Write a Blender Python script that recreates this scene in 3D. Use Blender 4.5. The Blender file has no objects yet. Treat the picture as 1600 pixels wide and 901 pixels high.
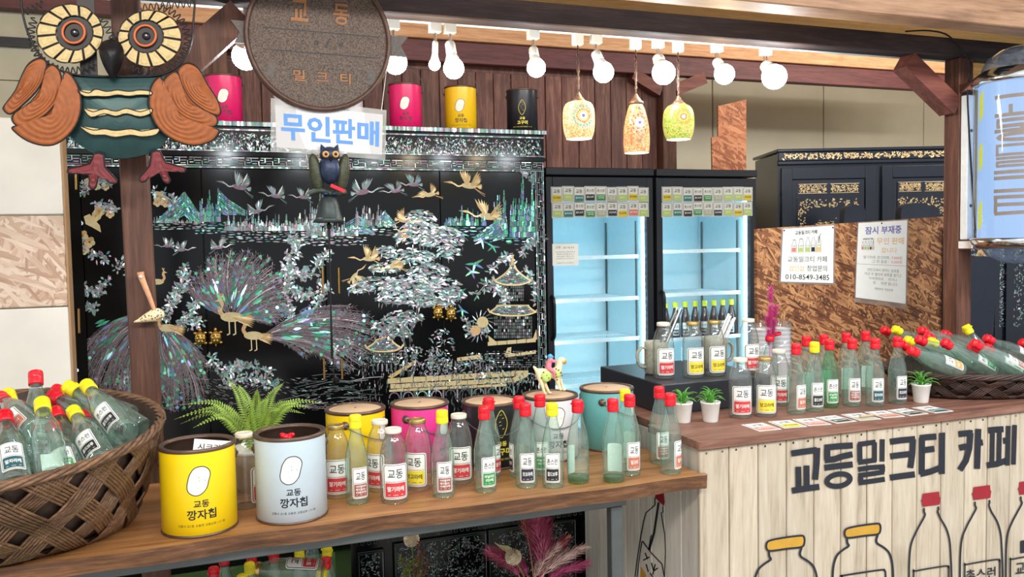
import bpy, bmesh, math, random
from math import sin, cos, pi, radians, sqrt, atan2
from mathutils import Vector, Matrix, Euler

scene = bpy.context.scene
COL = scene.collection

# ------------------------------------------------------------------ camera
FPX, YAW, PITCH, ROLL, CAMZ = 1300.0, radians(20), radians(-3.1), radians(-1.1), 1.5
_f = Vector((sin(YAW) * cos(PITCH), cos(YAW) * cos(PITCH), sin(PITCH)))
_r0 = Vector((cos(YAW), -sin(YAW), 0.0))
_u0 = _r0.cross(_f)
_r = _r0 * cos(ROLL) + _u0 * sin(ROLL)
_u = -_r0 * sin(ROLL) + _u0 * cos(ROLL)
cam_data = bpy.data.cameras.new('camera')
cam_data.sensor_width = 36.0
cam_data.lens = FPX / 1600.0 * 36.0
cam_data.clip_start = 0.05
cam_data.clip_end = 100
cam = bpy.data.objects.new('camera', cam_data)
COL.objects.link(cam)
cam.matrix_world = Matrix(((_r.x, _u.x, -_f.x, 0), (_r.y, _u.y, -_f.y, 0), (_r.z, _u.z, -_f.z, CAMZ), (0, 0, 0, 1)))
scene.camera = cam

# ------------------------------------------------------------------ world, light, exposure
scene.view_settings.view_transform = 'Standard'
scene.view_settings.look = 'None'
scene.view_settings.gamma = 1.0
scene.view_settings.exposure = 0.10
scene.cycles.use_denoising = True
scene.cycles.max_bounces = 8
scene.cycles.transparent_max_bounces = 32
scene.cycles.sample_clamp_indirect = 10.0
scene.cycles.caustics_reflective = False
scene.cycles.caustics_refractive = False

world = bpy.data.worlds.new('daylit_hall')
scene.world = world
world.use_nodes = True
_bg = world.node_tree.nodes['Background']
_bg.inputs['Color'].default_value = (0.86, 0.93, 1.0, 1)
_bg.inputs['Strength'].default_value = 0.95


def area_light(name, loc, target, sx, sy, power, color):
    d = bpy.data.lights.new(name, 'AREA')
    d.shape = 'RECTANGLE'
    d.size, d.size_y = sx, sy
    d.energy = power
    d.color = color
    o = bpy.data.objects.new(name, d)
    COL.objects.link(o)
    o.location = loc
    o.rotation_euler = (Vector(target) - Vector(loc)).to_track_quat('-Z', 'Y').to_euler()
    return o


# unseen fill lights added in front of the stall, and one in the room behind
area_light('hall_fill_left', (-0.9, -0.8, 3.2), (0.2, 2.4, 0.7), 1.5, 0.22, 60, (1.0, 0.90, 0.76))
area_light('hall_fill_middle', (1.0, -1.4, 3.2), (1.0, 2.4, 0.7), 1.5, 0.22, 45, (1.0, 0.96, 0.90))
area_light('hall_fill_right', (3.0, -0.6, 3.2), (2.4, 2.4, 0.7), 1.5, 0.22, 75, (0.93, 0.97, 1.0))
area_light('back_room_fill', (4.7, 3.5, 3.0), (4.7, 6.3, 1.5), 2.4, 0.5, 60, (1.0, 0.95, 0.86))

# ------------------------------------------------------------------ measuring: a pixel of the 1600x901 frame -> a point
CAM = Vector((0, 0, CAMZ))


def ray(px, py):
    return _f * FPX + _r * (px - 800) - _u * (py - 450.5)


def atY(px, py, Y):
    d = ray(px, py)
    return CAM + d * (Y / d.y)


def atX(px, py, X):
    d = ray(px, py)
    return CAM + d * (X / d.x)


def atZ(px, py, Z):
    d = ray(px, py)
    return CAM + d * ((Z - CAMZ) / d.z)


# ------------------------------------------------------------------ mesh building
_jit = random.Random(99)


class MB:
    def __init__(self):
        self.v, self.f, self.m, self.s = [], [], [], []

    def add(self, verts, faces, mat=0, smooth=False):
        n = len(self.v)
        self.v.extend([tuple(p) for p in verts])
        for q in faces:
            self.f.append(tuple(i + n for i in q))
            self.m.append(mat)
            self.s.append(smooth)

    def poly(self, pts, mat=0):
        self.add(pts, [tuple(range(len(pts)))], mat)

    def box(self, c, s, mat=0, rot=None):
        x, y, z = s[0] / 2, s[1] / 2, s[2] / 2
        p = [Vector(q) for q in ((-x, -y, -z), (x, -y, -z), (x, y, -z), (-x, y, -z), (-x, -y, z), (x, -y, z), (x, y, z), (-x, y, z))]
        if rot is not None:
            p = [rot @ q for q in p]
        c = Vector(c)
        self.add([q + c for q in p], [(0, 3, 2, 1), (4, 5, 6, 7), (0, 1, 5, 4), (1, 2, 6, 5), (2, 3, 7, 6), (3, 0, 4, 7)], mat)

    def span(self, a, b, mat=0):
        self.box([(a[i] + b[i]) / 2 for i in range(3)], [abs(b[i] - a[i]) for i in range(3)], mat)

    def tube(self, pts, r, n=8, mat=0, closed=False, caps=True, smooth=True, flat=1.0):
        pts = [Vector(p) for p in pts]
        L = len(pts)
        rr = r if isinstance(r, (list, tuple)) else [r] * L
        rings = []
        up = None
        for i, p in enumerate(pts):
            a = pts[(i - 1) % L] if (closed or i) else p
            b = pts[(i + 1) % L] if (closed or i < L - 1) else p
            t = (b - a)
            if t.length < 1e-9:
                t = Vector((0, 0, 1))
            t.normalize()
            if up is None:
                up = Vector((0, 0, 1)) if abs(t.z) < 0.9 else Vector((0, 1, 0))
            x = t.cross(up)
            if x.length < 1e-6:
                x = t.orthogonal()
            x.normalize()
            y = x.cross(t).normalized()
            up = y
            rings.append([p + (x * cos(2 * pi * k / n) + y * (sin(2 * pi * k / n) * flat)) * rr[i] for k in range(n)])
        vs = [q for ring in rings for q in ring]
        fs = []
        for i in range(L if closed else L - 1):
            j = (i + 1) % L
            for k in range(n):
                k2 = (k + 1) % n
                fs.append((i * n + k, i * n + k2, j * n + k2, j * n + k))
        self.add(vs, fs, mat, smooth)
        if caps and not closed:
            self.add(rings[0], [tuple(reversed(range(n)))], mat)
            self.add(rings[-1], [tuple(range(n))], mat)

    def lathe(self, prof, n=24, mat=0, smooth=True, c=(0, 0, 0), M=None):
        c = Vector(c)
        vs, fs = [], []
        for (r, z) in prof:
            for k in range(n):
                vs.append(Vector((r * cos(2 * pi * k / n), r * sin(2 * pi * k / n), z)))
        for i in range(len(prof) - 1):
            for k in range(n):
                k2 = (k + 1) % n
                fs.append((i * n + k, i * n + k2, (i + 1) * n + k2, (i + 1) * n + k))
        if M is not None:
            vs = [M @ q for q in vs]
        self.add([q + c for q in vs], fs, mat, smooth)

    def ball(self, c, r, n=12, m=8, mat=0, M=None):
        if not isinstance(r, (list, tuple)):
            r = (r, r, r)
        c = Vector(c)
        vs = [Vector((0, 0, -r[2]))]
        for i in range(1, m):
            a = -pi / 2 + pi * i / m
            for k in range(n):
                vs.append(Vector((r[0] * cos(a) * cos(2 * pi * k / n), r[1] * cos(a) * sin(2 * pi * k / n), r[2] * sin(a))))
        vs.append(Vector((0, 0, r[2])))
        fs = [(0, 1 + (k + 1) % n, 1 + k) for k in range(n)]
        for i in range(m - 2):
            for k in range(n):
                a, b = 1 + i * n, 1 + (i + 1) * n
                fs.append((a + k, a + (k + 1) % n, b + (k + 1) % n, b + k))
        e = len(vs) - 1
        a = 1 + (m - 2) * n
        fs += [(e, a + k, a + (k + 1) % n) for k in range(n)]
        if M is not None:
            vs = [M @ q for q in vs]
        self.add([q + c for q in vs], fs, mat, True)

    def prism(self, front, back, mat=0, side=None):
        """two matching loops of 3D points"""
        n = len(front)
        self.add(list(front) + list(back), [tuple(range(n)), tuple(range(2 * n - 1, n - 1, -1))], mat)
        self.add(list(front) + list(back), [(i, i + n, (i + 1) % n + n, (i + 1) % n) for i in range(n)], mat if side is None else side)

    def build(self, name, mats, parent=None, loc=None, world=False, fix=False):
        me = bpy.data.meshes.new(name)
        vs = self.v
        if world and parent is not None:
            L = parent.location
            if parent.parent is not None:
                L = L + parent.parent.location
            vs = [(p[0] - L.x, p[1] - L.y, p[2] - L.z) for p in vs]
        elif world and loc is not None:
            vs = [(p[0] - loc[0], p[1] - loc[1], p[2] - loc[2]) for p in vs]
        me.from_pydata(vs, [], self.f)
        if not isinstance(mats, (list, tuple)):
            mats = [mats]
        for m in mats:
            me.materials.append(m)
        me.polygons.foreach_set('material_index', self.m)
        me.polygons.foreach_set('use_smooth', self.s)
        if fix:
            b = bmesh.new()
            b.from_mesh(me)
            bmesh.ops.recalc_face_normals(b, faces=b.faces)
            b.to_mesh(me)
            b.free()
        me.update()
        o = bpy.data.objects.new(name, me)
        COL.objects.link(o)
        if parent is not None:
            o.parent = parent
        if loc is not None:
            o.location = loc
        return o


class MBJ(MB):
    """inlay: every piece lies a hair's breadth higher or lower than its neighbours"""
    def add(self, verts, faces, mat=0, smooth=False):
        j = _jit.uniform(0.0, 0.0008)
        MB.add(self, [(p[0], p[1] - j, p[2]) for p in verts], faces, mat, smooth)


def bevel(o, w=0.003, seg=2):
    m = o.modifiers.new('bevel', 'BEVEL')
    m.width = w
    m.segments = seg
    m.limit_method = 'ANGLE'
    return o


def tag(o, label=None, cat=None, group=None, kind=None):
    if label:
        o['label'] = label
    if cat:
        o['category'] = cat
    if group:
        o['group'] = group
    if kind:
        o['kind'] = kind
    return o


def thing(name, label, cat, loc=(0, 0, 0), rot=(0, 0, 0), group=None):
    o = bpy.data.objects.new(name, None)
    o.empty_display_size = 0.05
    COL.objects.link(o)
    o.location = loc
    o.rotation_euler = rot
    return tag(o, label, cat, group)


def dup(root, label=None, loc=None, rot=None, group=None):
    r = root.copy()
    COL.objects.link(r)
    if loc is not None:
        r.location = loc
    if rot is not None:
        r.rotation_euler = rot
    if label:
        r['label'] = label
    if group:
        r['group'] = group
    for ch in list(root.children):
        c = ch.copy()
        COL.objects.link(c)
        c.parent = r
        for g in list(ch.children):
            d = g.copy()
            COL.objects.link(d)
            d.parent = c
    return r


def structure(o):
    o['kind'] = 'structure'
    return o


# ------------------------------------------------------------------ lettering (flat print): 2D triangles of a line of text
_text_cache = {}


def text2d(body, bold=0.0, shear=0.0):
    key = (body, bold, shear)
    if key in _text_cache:
        return _text_cache[key]
    c = bpy.data.curves.new('lettering', 'FONT')
    c.body = body
    c.resolution_u = 2
    c.offset = bold
    c.shear = shear
    o = bpy.data.objects.new('lettering', c)
    COL.objects.link(o)
    dg = bpy.context.evaluated_depsgraph_get()
    me = bpy.data.meshes.new_from_object(o.evaluated_get(dg))
    vs = [(v.co.x, v.co.y) for v in me.vertices]
    fs = [tuple(p.vertices) for p in me.polygons]
    bpy.data.objects.remove(o)
    bpy.data.curves.remove(c)
    bpy.data.meshes.remove(me)
    x0, x1 = min(v[0] for v in vs), max(v[0] for v in vs)
    y0, y1 = min(v[1] for v in vs), max(v[1] for v in vs)
    vs = [((x - x0) / (x1 - x0), (y - y0) / (y1 - y0)) for x, y in vs]
    _text_cache[key] = (vs, fs, (x1 - x0) / (y1 - y0))
    return _text_cache[key]


def slice_add(mb, tris, fn, mat, step):
    """put flat convex polygons on a curved face: cut them into columns of width step first"""
    for poly in tris:
        x0, x1 = min(p[0] for p in poly), max(p[0] for p in poly)
        k0, k1 = math.floor(x0 / step), math.floor(x1 / step)
        if k0 == k1:
            mb.poly([fn(*p) for p in poly], mat)
            continue
        for k in range(k0, k1 + 1):
            q = poly
            for lim, sg in ((k * step, 1), ((k + 1) * step, -1)):
                out = []
                for a, b in zip(q, q[1:] + q[:1]):
                    ia, ib = (a[0] - lim) * sg >= 0, (b[0] - lim) * sg >= 0
                    if ia:
                        out.append(a)
                    if ia != ib:
                        t = (lim - a[0]) / (b[0] - a[0])
                        out.append((lim, a[1] + (b[1] - a[1]) * t))
                q = out
                if len(q) < 3:
                    break
            if len(q) >= 3:
                mb.poly([fn(*p) for p in q], mat)


def put_text(mb, body, cx, cy, w, h, fn, mat=0, bold=0.0, shear=0.0, step=0):
    """fn maps flat (x, y) to a 3D point; the text fills the box w x h centred on (cx, cy); h None keeps the aspect"""
    vs, fs, asp = text2d(body, bold, shear)
    if h is None:
        h = w / asp
    if w is None:
        w = h * asp
    P = [(cx + (x - 0.5) * w, cy + (y - 0.5) * h) for x, y in vs]
    if step:
        slice_add(mb, [[P[i] for i in q] for q in fs], fn, mat, step)
    else:
        mb.add([fn(*p) for p in P], fs, mat)


def stroke2d(mb, pts, w, fn, mat=0, closed=False, taper=False):
    """a flat brush stroke of width w along 2D points"""
    P = [Vector((p[0], p[1])) for p in pts]
    L = len(P)
    a, b = [], []
    for i, p in enumerate(P):
        q0 = P[(i - 1) % L] if (closed or i) else p
        q1 = P[(i + 1) % L] if (closed or i < L - 1) else p
        t0 = (p - q0).normalized() if (p - q0).length > 1e-9 else None
        t1 = (q1 - p).normalized() if (q1 - p).length > 1e-9 else None
        t = (t0 or Vector((0, 0))) + (t1 or Vector((0, 0)))
        if t.length < 1e-6:
            t = t1 or t0
        t.normalize()
        n = Vector((-t.y, t.x))
        k = 1.0
        if t0 and t1:
            k = min(1.6, 1.0 / max(0.5, (t0.dot(t))))
        ww = w * (1 - 0.8 * i / (L - 1)) if taper else w
        a.append(fn(*(p + n * ww * 0.5 * k)))
        b.append(fn(*(p - n * ww * 0.5 * k)))
    fs = [(i, (i + 1) % L, (i + 1) % L + L, i + L) for i in range(L if closed else L - 1)]
    mb.add(a + b, fs, mat)


def smooth_pts(pts, n=4, closed=False):
    """Catmull-Rom through points of any dimension"""
    P = [Vector(p) for p in pts]
    L = len(P)
    out = []
    for i in range(L if closed else L - 1):
        if closed:
            p0, p1, p2, p3 = P[(i - 1) % L], P[i], P[(i + 1) % L], P[(i + 2) % L]
        else:
            p0, p1, p2, p3 = P[max(i - 1, 0)], P[i], P[i + 1], P[min(i + 2, L - 1)]
        for k in range(n):
            t = k / n
            out.append(0.5 * ((2 * p1) + (p2 - p0) * t + (2 * p0 - 5 * p1 + 4 * p2 - p3) * t * t + (3 * p1 - p0 - 3 * p2 + p3) * t ** 3))
    if not closed:
        out.append(P[-1])
    return out

# ------------------------------------------------------------------ materials
def srgb(r, g, b):
    def c(x):
        x /= 255.0
        return x / 12.92 if x <= 0.04045 else ((x + 0.055) / 1.055) ** 2.4
    return (c(r), c(g), c(b), 1.0)


class NT:
    def __init__(self, name):
        self.mat = bpy.data.materials.new(name)
        self.mat.use_nodes = True
        self.t = self.mat.node_tree
        self.p = self.t.nodes.get('Principled BSDF')
        self.out = self.t.nodes.get('Material Output')

    def n(self, kind, **kw):
        nd = self.t.nodes.new('ShaderNode' + kind)
        for k, v in kw.items():
            if k in nd.inputs:
                nd.inputs[k].default_value = v
            else:
                setattr(nd, k, v)
        return nd

    def l(self, a, b):
        self.t.links.new(a, b)

    def ramp(self, fac, stops, interp='LINEAR'):
        nd = self.t.nodes.new('ShaderNodeValToRGB')
        nd.color_ramp.interpolation = interp
        e = nd.color_ramp.elements
        while len(e) < len(stops):
            e.new(0.5)
        for el, (pos, col) in zip(e, stops):
            el.position = pos
            el.color = col
        self.l(fac, nd.inputs['Fac'])
        return nd.outputs['Color']

    def coord(self, scale=(1, 1, 1), rot=(0, 0, 0), kind='Object', rand=False):
        tc = self.n('TexCoord')
        mp = self.n('Mapping')
        mp.inputs['Scale'].default_value = scale
        mp.inputs['Rotation'].default_value = rot
        self.l(tc.outputs[kind], mp.inputs['Vector'])
        if rand:
            oi = self.n('ObjectInfo')
            mul = self.n('Math', operation='MULTIPLY')
            mul.inputs[1].default_value = 37.0
            self.l(oi.outputs['Random'], mul.inputs[0])
            cx = self.n('CombineXYZ')
            self.l(mul.outputs[0], cx.inputs[0])
            self.l(mul.outputs[0], cx.inputs[1])
            self.l(cx.outputs[0], mp.inputs['Location'])
        return mp.outputs['Vector']

    def turned(self, ang, scale):
        """object coordinates turned about Y, then stretched"""
        a = self.coord((1, 1, 1), (0, ang, 0))
        mp = self.n('Mapping')
        mp.inputs['Scale'].default_value = scale
        self.l(a, mp.inputs['Vector'])
        return mp.outputs['Vector']

    def noise(self, vec, scale, detail=4.0, rough=0.55, dist=0.0):
        nd = self.n('TexNoise')
        nd.inputs['Scale'].default_value = scale
        nd.inputs['Detail'].default_value = detail
        nd.inputs['Roughness'].default_value = rough
        nd.inputs['Distortion'].default_value = dist
        if vec is not None:
            self.l(vec, nd.inputs['Vector'])
        return nd.outputs['Fac']

    def bump(self, height, strength=0.3, dist=0.002):
        b = self.n('Bump')
        b.inputs['Strength'].default_value = strength
        b.inputs['Distance'].default_value = dist
        self.l(height, b.inputs['Height'])
        self.l(b.outputs['Normal'], self.p.inputs['Normal'])

    def mix(self, fac, a, b, mode='MIX'):
        nd = self.n('MixRGB', blend_type=mode)
        for sock, val in ((nd.inputs['Fac'], fac), (nd.inputs['Color1'], a), (nd.inputs['Color2'], b)):
            if isinstance(val, (int, float)):
                sock.default_value = val
            elif isinstance(val, tuple):
                sock.default_value = val
            else:
                self.l(val, sock)
        return nd.outputs['Color']

    def rand_value(self, col, amt=0.25):
        """vary the brightness from object to object"""
        oi = self.n('ObjectInfo')
        mr = self.n('MapRange')
        mr.inputs['To Min'].default_value = 1 - amt
        mr.inputs['To Max'].default_value = 1 + amt
        self.l(oi.outputs['Random'], mr.inputs['Value'])
        hs = self.n('HueSaturation')
        self.l(mr.outputs['Result'], hs.inputs['Value'])
        self.l(col, hs.inputs['Color'])
        return hs.outputs['Color']


def plain(name, col, rough=0.5, metal=0.0, vary=0.06, scale=30.0, bump=0.0, spec=0.5, coat=0.0):
    t = NT(name)
    v = t.coord()
    f = t.noise(v, scale, 3)
    c = tuple(col)
    lo = tuple(max(0, x * (1 - vary)) for x in c[:3]) + (1,)
    hi = tuple(min(1, x * (1 + vary)) for x in c[:3]) + (1,)
    t.l(t.ramp(f, [(0.3, lo), (0.7, hi)]), t.p.inputs['Base Color'])
    t.p.inputs['Roughness'].default_value = rough
    t.p.inputs['Metallic'].default_value = metal
    t.p.inputs['Specular IOR Level'].default_value = spec
    t.p.inputs['Coat Weight'].default_value = coat
    if bump:
        t.bump(f, bump, 0.002)
    return t.mat


def emit(name, col, strength):
    t = NT(name)
    t.p.inputs['Base Color'].default_value = (0.02, 0.02, 0.02, 1)
    t.p.inputs['Emission Color'].default_value = col
    t.p.inputs['Emission Strength'].default_value = strength
    return t.mat


def wood(name, cols, axis='x', rough=0.55, scale=1.0, bump=0.25, vary=0.15, knots=True):
    """grain runs along the given object axis"""
    t = NT(name)
    s = {'x': (1.2, 14, 14), 'y': (14, 1.2, 14), 'z': (14, 14, 1.2)}[axis]
    v = t.coord(tuple(k * scale for k in s), rand=True)
    a = t.noise(v, 2.2, 6, 0.6, 0.6)
    b = t.noise(v, 9.0, 3, 0.6)
    m = t.mix(0.35, a, b)
    c = t.ramp(m, [(0.30, cols[0]), (0.48, cols[1]), (0.68, cols[2])])
    if knots:
        k = t.noise(t.coord((1.6, 1.6, 1.6), rand=True), 2.4, 2)
        c = t.mix(t.ramp(k, [(0.62, (0, 0, 0, 1)), (0.75, (0.6, 0.6, 0.6, 1))]), c, cols[0])
    c = t.rand_value(c, vary)
    t.l(c, t.p.inputs['Base Color'])
    t.p.inputs['Roughness'].default_value = rough
    t.bump(m, bump, 0.003)
    return t.mat


def osb(name, cols, scale=1.0, rough=0.6, plane='xz'):
    """strands pressed flat at all angles, with stained gaps between them"""
    t = NT(name)
    tot = None
    warp = t.noise(t.coord((1, 1, 1)), 5 * scale, 2)
    for i, ang in enumerate((0.1, 0.75, 1.45, 2.2, 2.75)):
        v = t.turned(ang, (9 * scale, 9 * scale, 60 * scale))
        vo = t.n('TexVoronoi')
        vo.inputs['Scale'].default_value = 1.5
        vo.inputs['Randomness'].default_value = 1.0
        t.l(v, vo.inputs['Vector'])
        sp = t.n('SeparateColor')
        t.l(vo.outputs['Color'], sp.inputs['Color'])
        f = t.noise(t.turned(ang + 0.06, (14 * scale, 14 * scale, 220 * scale)), 1.5, 4)
        one = t.mix(0.4, sp.outputs[0], f)
        msk = t.ramp(sp.outputs[1], [(0.62, (0, 0, 0, 1)), (0.66, (1, 1, 1, 1))])
        tot = one if tot is None else t.mix(msk, tot, one)
    m = t.mix(0.25, tot, warp)
    t.l(t.ramp(m, [(0.22, cols[0]), (0.45, cols[1]), (0.68, cols[2])]), t.p.inputs['Base Color'])
    t.p.inputs['Roughness'].default_value = rough
    t.bump(m, 0.6, 0.004)
    return t.mat


def shell(name, stops, rough=0.22, metal=0.45, tilt=0.55):
    """mother of pearl: every sliver has a tint of its own, streaked inside, and lies at a slightly different tilt"""
    t = NT(name)
    g = t.n('NewGeometry')
    ns = t.noise(t.coord((1, 1, 1)), 40, 3, 0.7, 1.5)
    m = t.mix(0.42, g.outputs['Random Per Island'], ns)
    t.l(t.ramp(m, stops), t.p.inputs['Base Color'])
    wn = t.n('TexWhiteNoise', noise_dimensions='1D')
    t.l(g.outputs['Random Per Island'], wn.inputs['W'])
    sub = t.n('VectorMath', operation='SUBTRACT')
    t.l(wn.outputs['Color'], sub.inputs[0])
    sub.inputs[1].default_value = (0.5, 0.5, 0.5)
    sc = t.n('VectorMath', operation='SCALE')
    sc.inputs['Scale'].default_value = tilt
    t.l(sub.outputs[0], sc.inputs[0])
    ad = t.n('VectorMath', operation='ADD')
    t.l(sc.outputs[0], ad.inputs[0])
    t.l(g.outputs['Normal'], ad.inputs[1])
    nm = t.n('VectorMath', operation='NORMALIZE')
    t.l(ad.outputs[0], nm.inputs[0])
    t.l(nm.outputs[0], t.p.inputs['Normal'])
    t.p.inputs['Roughness'].default_value = rough
    t.p.inputs['Metallic'].default_value = metal
    return t.mat


def thin_glass(name, centre, edge, gloss=0.03, film=0.0, filmcol=(0.8, 0.95, 0.9, 1), refl=1.0):
    """a glass wall: clear face-on, deeper tint and more reflection where the wall is seen edge-on"""
    t = NT(name)
    t.t.nodes.remove(t.p)
    lw = t.n('LayerWeight')
    lw.inputs['Blend'].default_value = 0.45
    tr = t.n('BsdfTransparent')
    t.l(t.ramp(lw.outputs['Facing'], [(0.35, centre), (0.97, edge)]), tr.inputs['Color'])
    gl = t.n('BsdfGlossy')
    gl.inputs['Roughness'].default_value = gloss
    fr = t.n('Fresnel')
    fr.inputs['IOR'].default_value = 1.5
    geo = t.n('NewGeometry')
    mul = t.n('Math', operation='MULTIPLY')
    mul.inputs[1].default_value = refl
    t.l(fr.outputs[0], mul.inputs[0])
    # the inside of the wall shows no total reflection
    lim = t.n('Math', operation='MINIMUM')
    lim.inputs[1].default_value = 0.6
    t.l(mul.outputs[0], lim.inputs[0])
    back = t.n('Math', operation='MULTIPLY_ADD')
    back.inputs[1].default_value = -0.9
    back.inputs[2].default_value = 1.0
    t.l(geo.outputs['Backfacing'], back.inputs[0])
    m2 = t.n('Math', operation='MULTIPLY')
    t.l(lim.outputs[0], m2.inputs[0])
    t.l(back.outputs[0], m2.inputs[1])
    mx = t.n('MixShader')
    t.l(m2.outputs[0], mx.inputs[0])
    t.l(tr.outputs[0], mx.inputs[1])
    t.l(gl.outputs[0], mx.inputs[2])
    last = mx.outputs[0]
    if film:
        df = t.n('BsdfDiffuse')
        df.inputs['Color'].default_value = filmcol
        tl = t.n('BsdfTranslucent')
        tl.inputs['Color'].default_value = filmcol
        ad = t.n('MixShader')
        t.l(df.outputs[0], ad.inputs[1])
        t.l(tl.outputs[0], ad.inputs[2])
        m3 = t.n('MixShader')
        ns = t.noise(t.coord(rand=True), 60, 4)
        if film < 0.2:
            t.l(t.ramp(ns, [(0.35, (film * 0.5,) * 3 + (1,)), (0.75, (film * 1.8,) * 3 + (1,))]), m3.inputs[0])
        else:
            m3.inputs[0].default_value = film
        t.l(last, m3.inputs[1])
        t.l(ad.outputs[0], m3.inputs[2])
        last = m3.outputs[0]
    t.l(last, t.out.inputs['Surface'])
    return t.mat


M = {}
M['white_plastic'] = plain('white_plastic', srgb(236, 234, 226), 0.35)
M['paper'] = plain('paper_white', srgb(240, 239, 233), 0.5, vary=0.02)
M['ink'] = plain('ink_black', srgb(24, 25, 28), 0.5)
M['navy'] = plain('paint_navy', srgb(26, 29, 40), 0.55, vary=0.15, scale=60)
M['red_plastic'] = plain('red_plastic', srgb(222, 22, 40), 0.3)
M['yellow_plastic'] = plain('yellow_plastic', srgb(246, 226, 30), 0.3)
M['chrome'] = plain('chrome', srgb(232, 232, 232), 0.12, 1.0, vary=0.02)
M['steel'] = plain('steel_grey', srgb(92, 96, 96), 0.45, 0.5)
M['gold'] = plain('gold_metal', srgb(205, 165, 90), 0.25, 0.9)
M['brass'] = plain('brass', srgb(196, 150, 84), 0.3, 0.8)
M['black_metal'] = plain('black_metal', srgb(30, 32, 36), 0.4, 0.3)
M['black_plastic'] = plain('black_plastic', srgb(34, 36, 44), 0.42)
M['lacquer'] = plain('black_lacquer', srgb(13, 13, 15), 0.14, 0.0, vary=0.2, scale=6, spec=0.3)
M['lacquer_blue'] = plain('dark_lacquer', srgb(22, 27, 40), 0.2, 0.0, vary=0.15, scale=6)
M['dark_wood'] = wood('dark_timber', (srgb(34, 24, 24), srgb(58, 43, 41), srgb(88, 66, 60)), 'x', 0.6)
M['dark_wood_z'] = wood('dark_timber_upright', (srgb(58, 32, 24), srgb(92, 56, 42), srgb(124, 82, 62)), 'z', 0.6)
M['red_wood'] = wood('reddish_timber', (srgb(70, 32, 26), srgb(110, 56, 44), srgb(140, 80, 62)), 'x', 0.6)
M['purple_wood'] = wood('wine_timber', (srgb(60, 28, 30), srgb(92, 46, 46), srgb(116, 62, 58)), 'x', 0.55)
M['light_wood'] = wood('pale_timber', (srgb(176, 118, 78), srgb(214, 158, 112), srgb(236, 188, 144)), 'x', 0.6)
M['fascia_wood'] = wood('fascia_timber', (srgb(112, 78, 54), srgb(158, 118, 88), srgb(186, 146, 112)), 'x', 0.6)
M['ceiling_wood'] = wood('ceiling_boards', (srgb(206, 150, 90), srgb(236, 186, 120), srgb(250, 212, 150)), 'x', 0.6)
M['wall_plank'] = wood('brown_wall_plank', (srgb(66, 36, 30), srgb(108, 66, 56), srgb(150, 106, 88)), 'z', 0.6, vary=0.22)
M['shelf_wood'] = wood('shelf_slab_wood', (srgb(106, 68, 38), srgb(152, 104, 62), srgb(182, 134, 84)), 'x', 0.4, 1.0, 0.15)
M['shelf_edge'] = wood('shelf_bark_edge', (srgb(58, 36, 22), srgb(96, 62, 38), srgb(140, 96, 60)), 'x', 0.7, 1.5, 0.5)
M['counter_wood'] = wood('counter_top_wood', (srgb(74, 46, 38), srgb(116, 78, 64), srgb(146, 106, 88)), 'x', 0.5, 1.0, 0.2)
M['white_plank'] = wood('whitewashed_plank', (srgb(150, 134, 114), srgb(188, 173, 152), srgb(206, 193, 174)), 'z', 0.6, 1.0, 0.2, vary=0.06)
M['grey_plank'] = wood('whitewashed_end_plank', (srgb(180, 170, 160), srgb(212, 202, 192), srgb(228, 220, 210)), 'z', 0.6, 1.0, 0.2, vary=0.08)
M['osb_dark'] = osb('chipboard_stained', (srgb(62, 30, 18), srgb(128, 76, 44), srgb(200, 146, 96)), 1.35)
M['osb_red'] = osb('chipboard_reddish', (srgb(120, 62, 36), srgb(170, 100, 62), srgb(200, 134, 92)), 0.8)
M['osb_pale'] = osb('chipboard_pale', (srgb(170, 132, 110), srgb(208, 176, 152), srgb(230, 206, 186)), 0.9)
M['cream_wall'] = plain('cream_panel', srgb(216, 206, 184), 0.6, vary=0.04, scale=4)
M['cream_wall_2'] = plain('cream_block', srgb(190, 182, 158), 0.7, vary=0.06, scale=8)
M['white_board'] = plain('white_board', srgb(232, 226, 216), 0.6, vary=0.05, scale=6, bump=0.1)
M['tan_edge'] = plain('tan_board_edge', srgb(176, 138, 100), 0.7)
M['white_paint'] = plain('white_paint', srgb(238, 238, 236), 0.4)
M['cream'] = plain('cream_straw', srgb(206, 180, 126), 0.6, vary=0.14, scale=90, bump=0.3)
M['candle'] = plain('can_lid_tan', srgb(196, 164, 132), 0.45, vary=0.05)
M['rim'] = plain('can_rim_steel', srgb(108, 86, 74), 0.35, 0.6, vary=0.2)
M['pot_white'] = plain('pot_white', srgb(238, 236, 230), 0.4)
M['soil'] = plain('soil', srgb(52, 38, 30), 0.9, vary=0.5, scale=120, bump=0.8)


def floor_mat():
    t = NT('green_painted_floor')
    a = t.noise(t.coord(), 3.0, 6)
    b = t.noise(t.coord(), 11.0, 5, 0.7)
    c = t.ramp(a, [(0.35, srgb(62, 98, 56)), (0.65, srgb(96, 130, 80))])
    c = t.mix(t.ramp(b, [(0.60, (0, 0, 0, 1)), (0.68, (0.9, 0.9, 0.9, 1))]), c, srgb(150, 126, 100))
    t.l(c, t.p.inputs['Base Color'])
    t.p.inputs['Roughness'].default_value = 0.5
    t.bump(b, 0.2, 0.002)
    return t.mat


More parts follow.
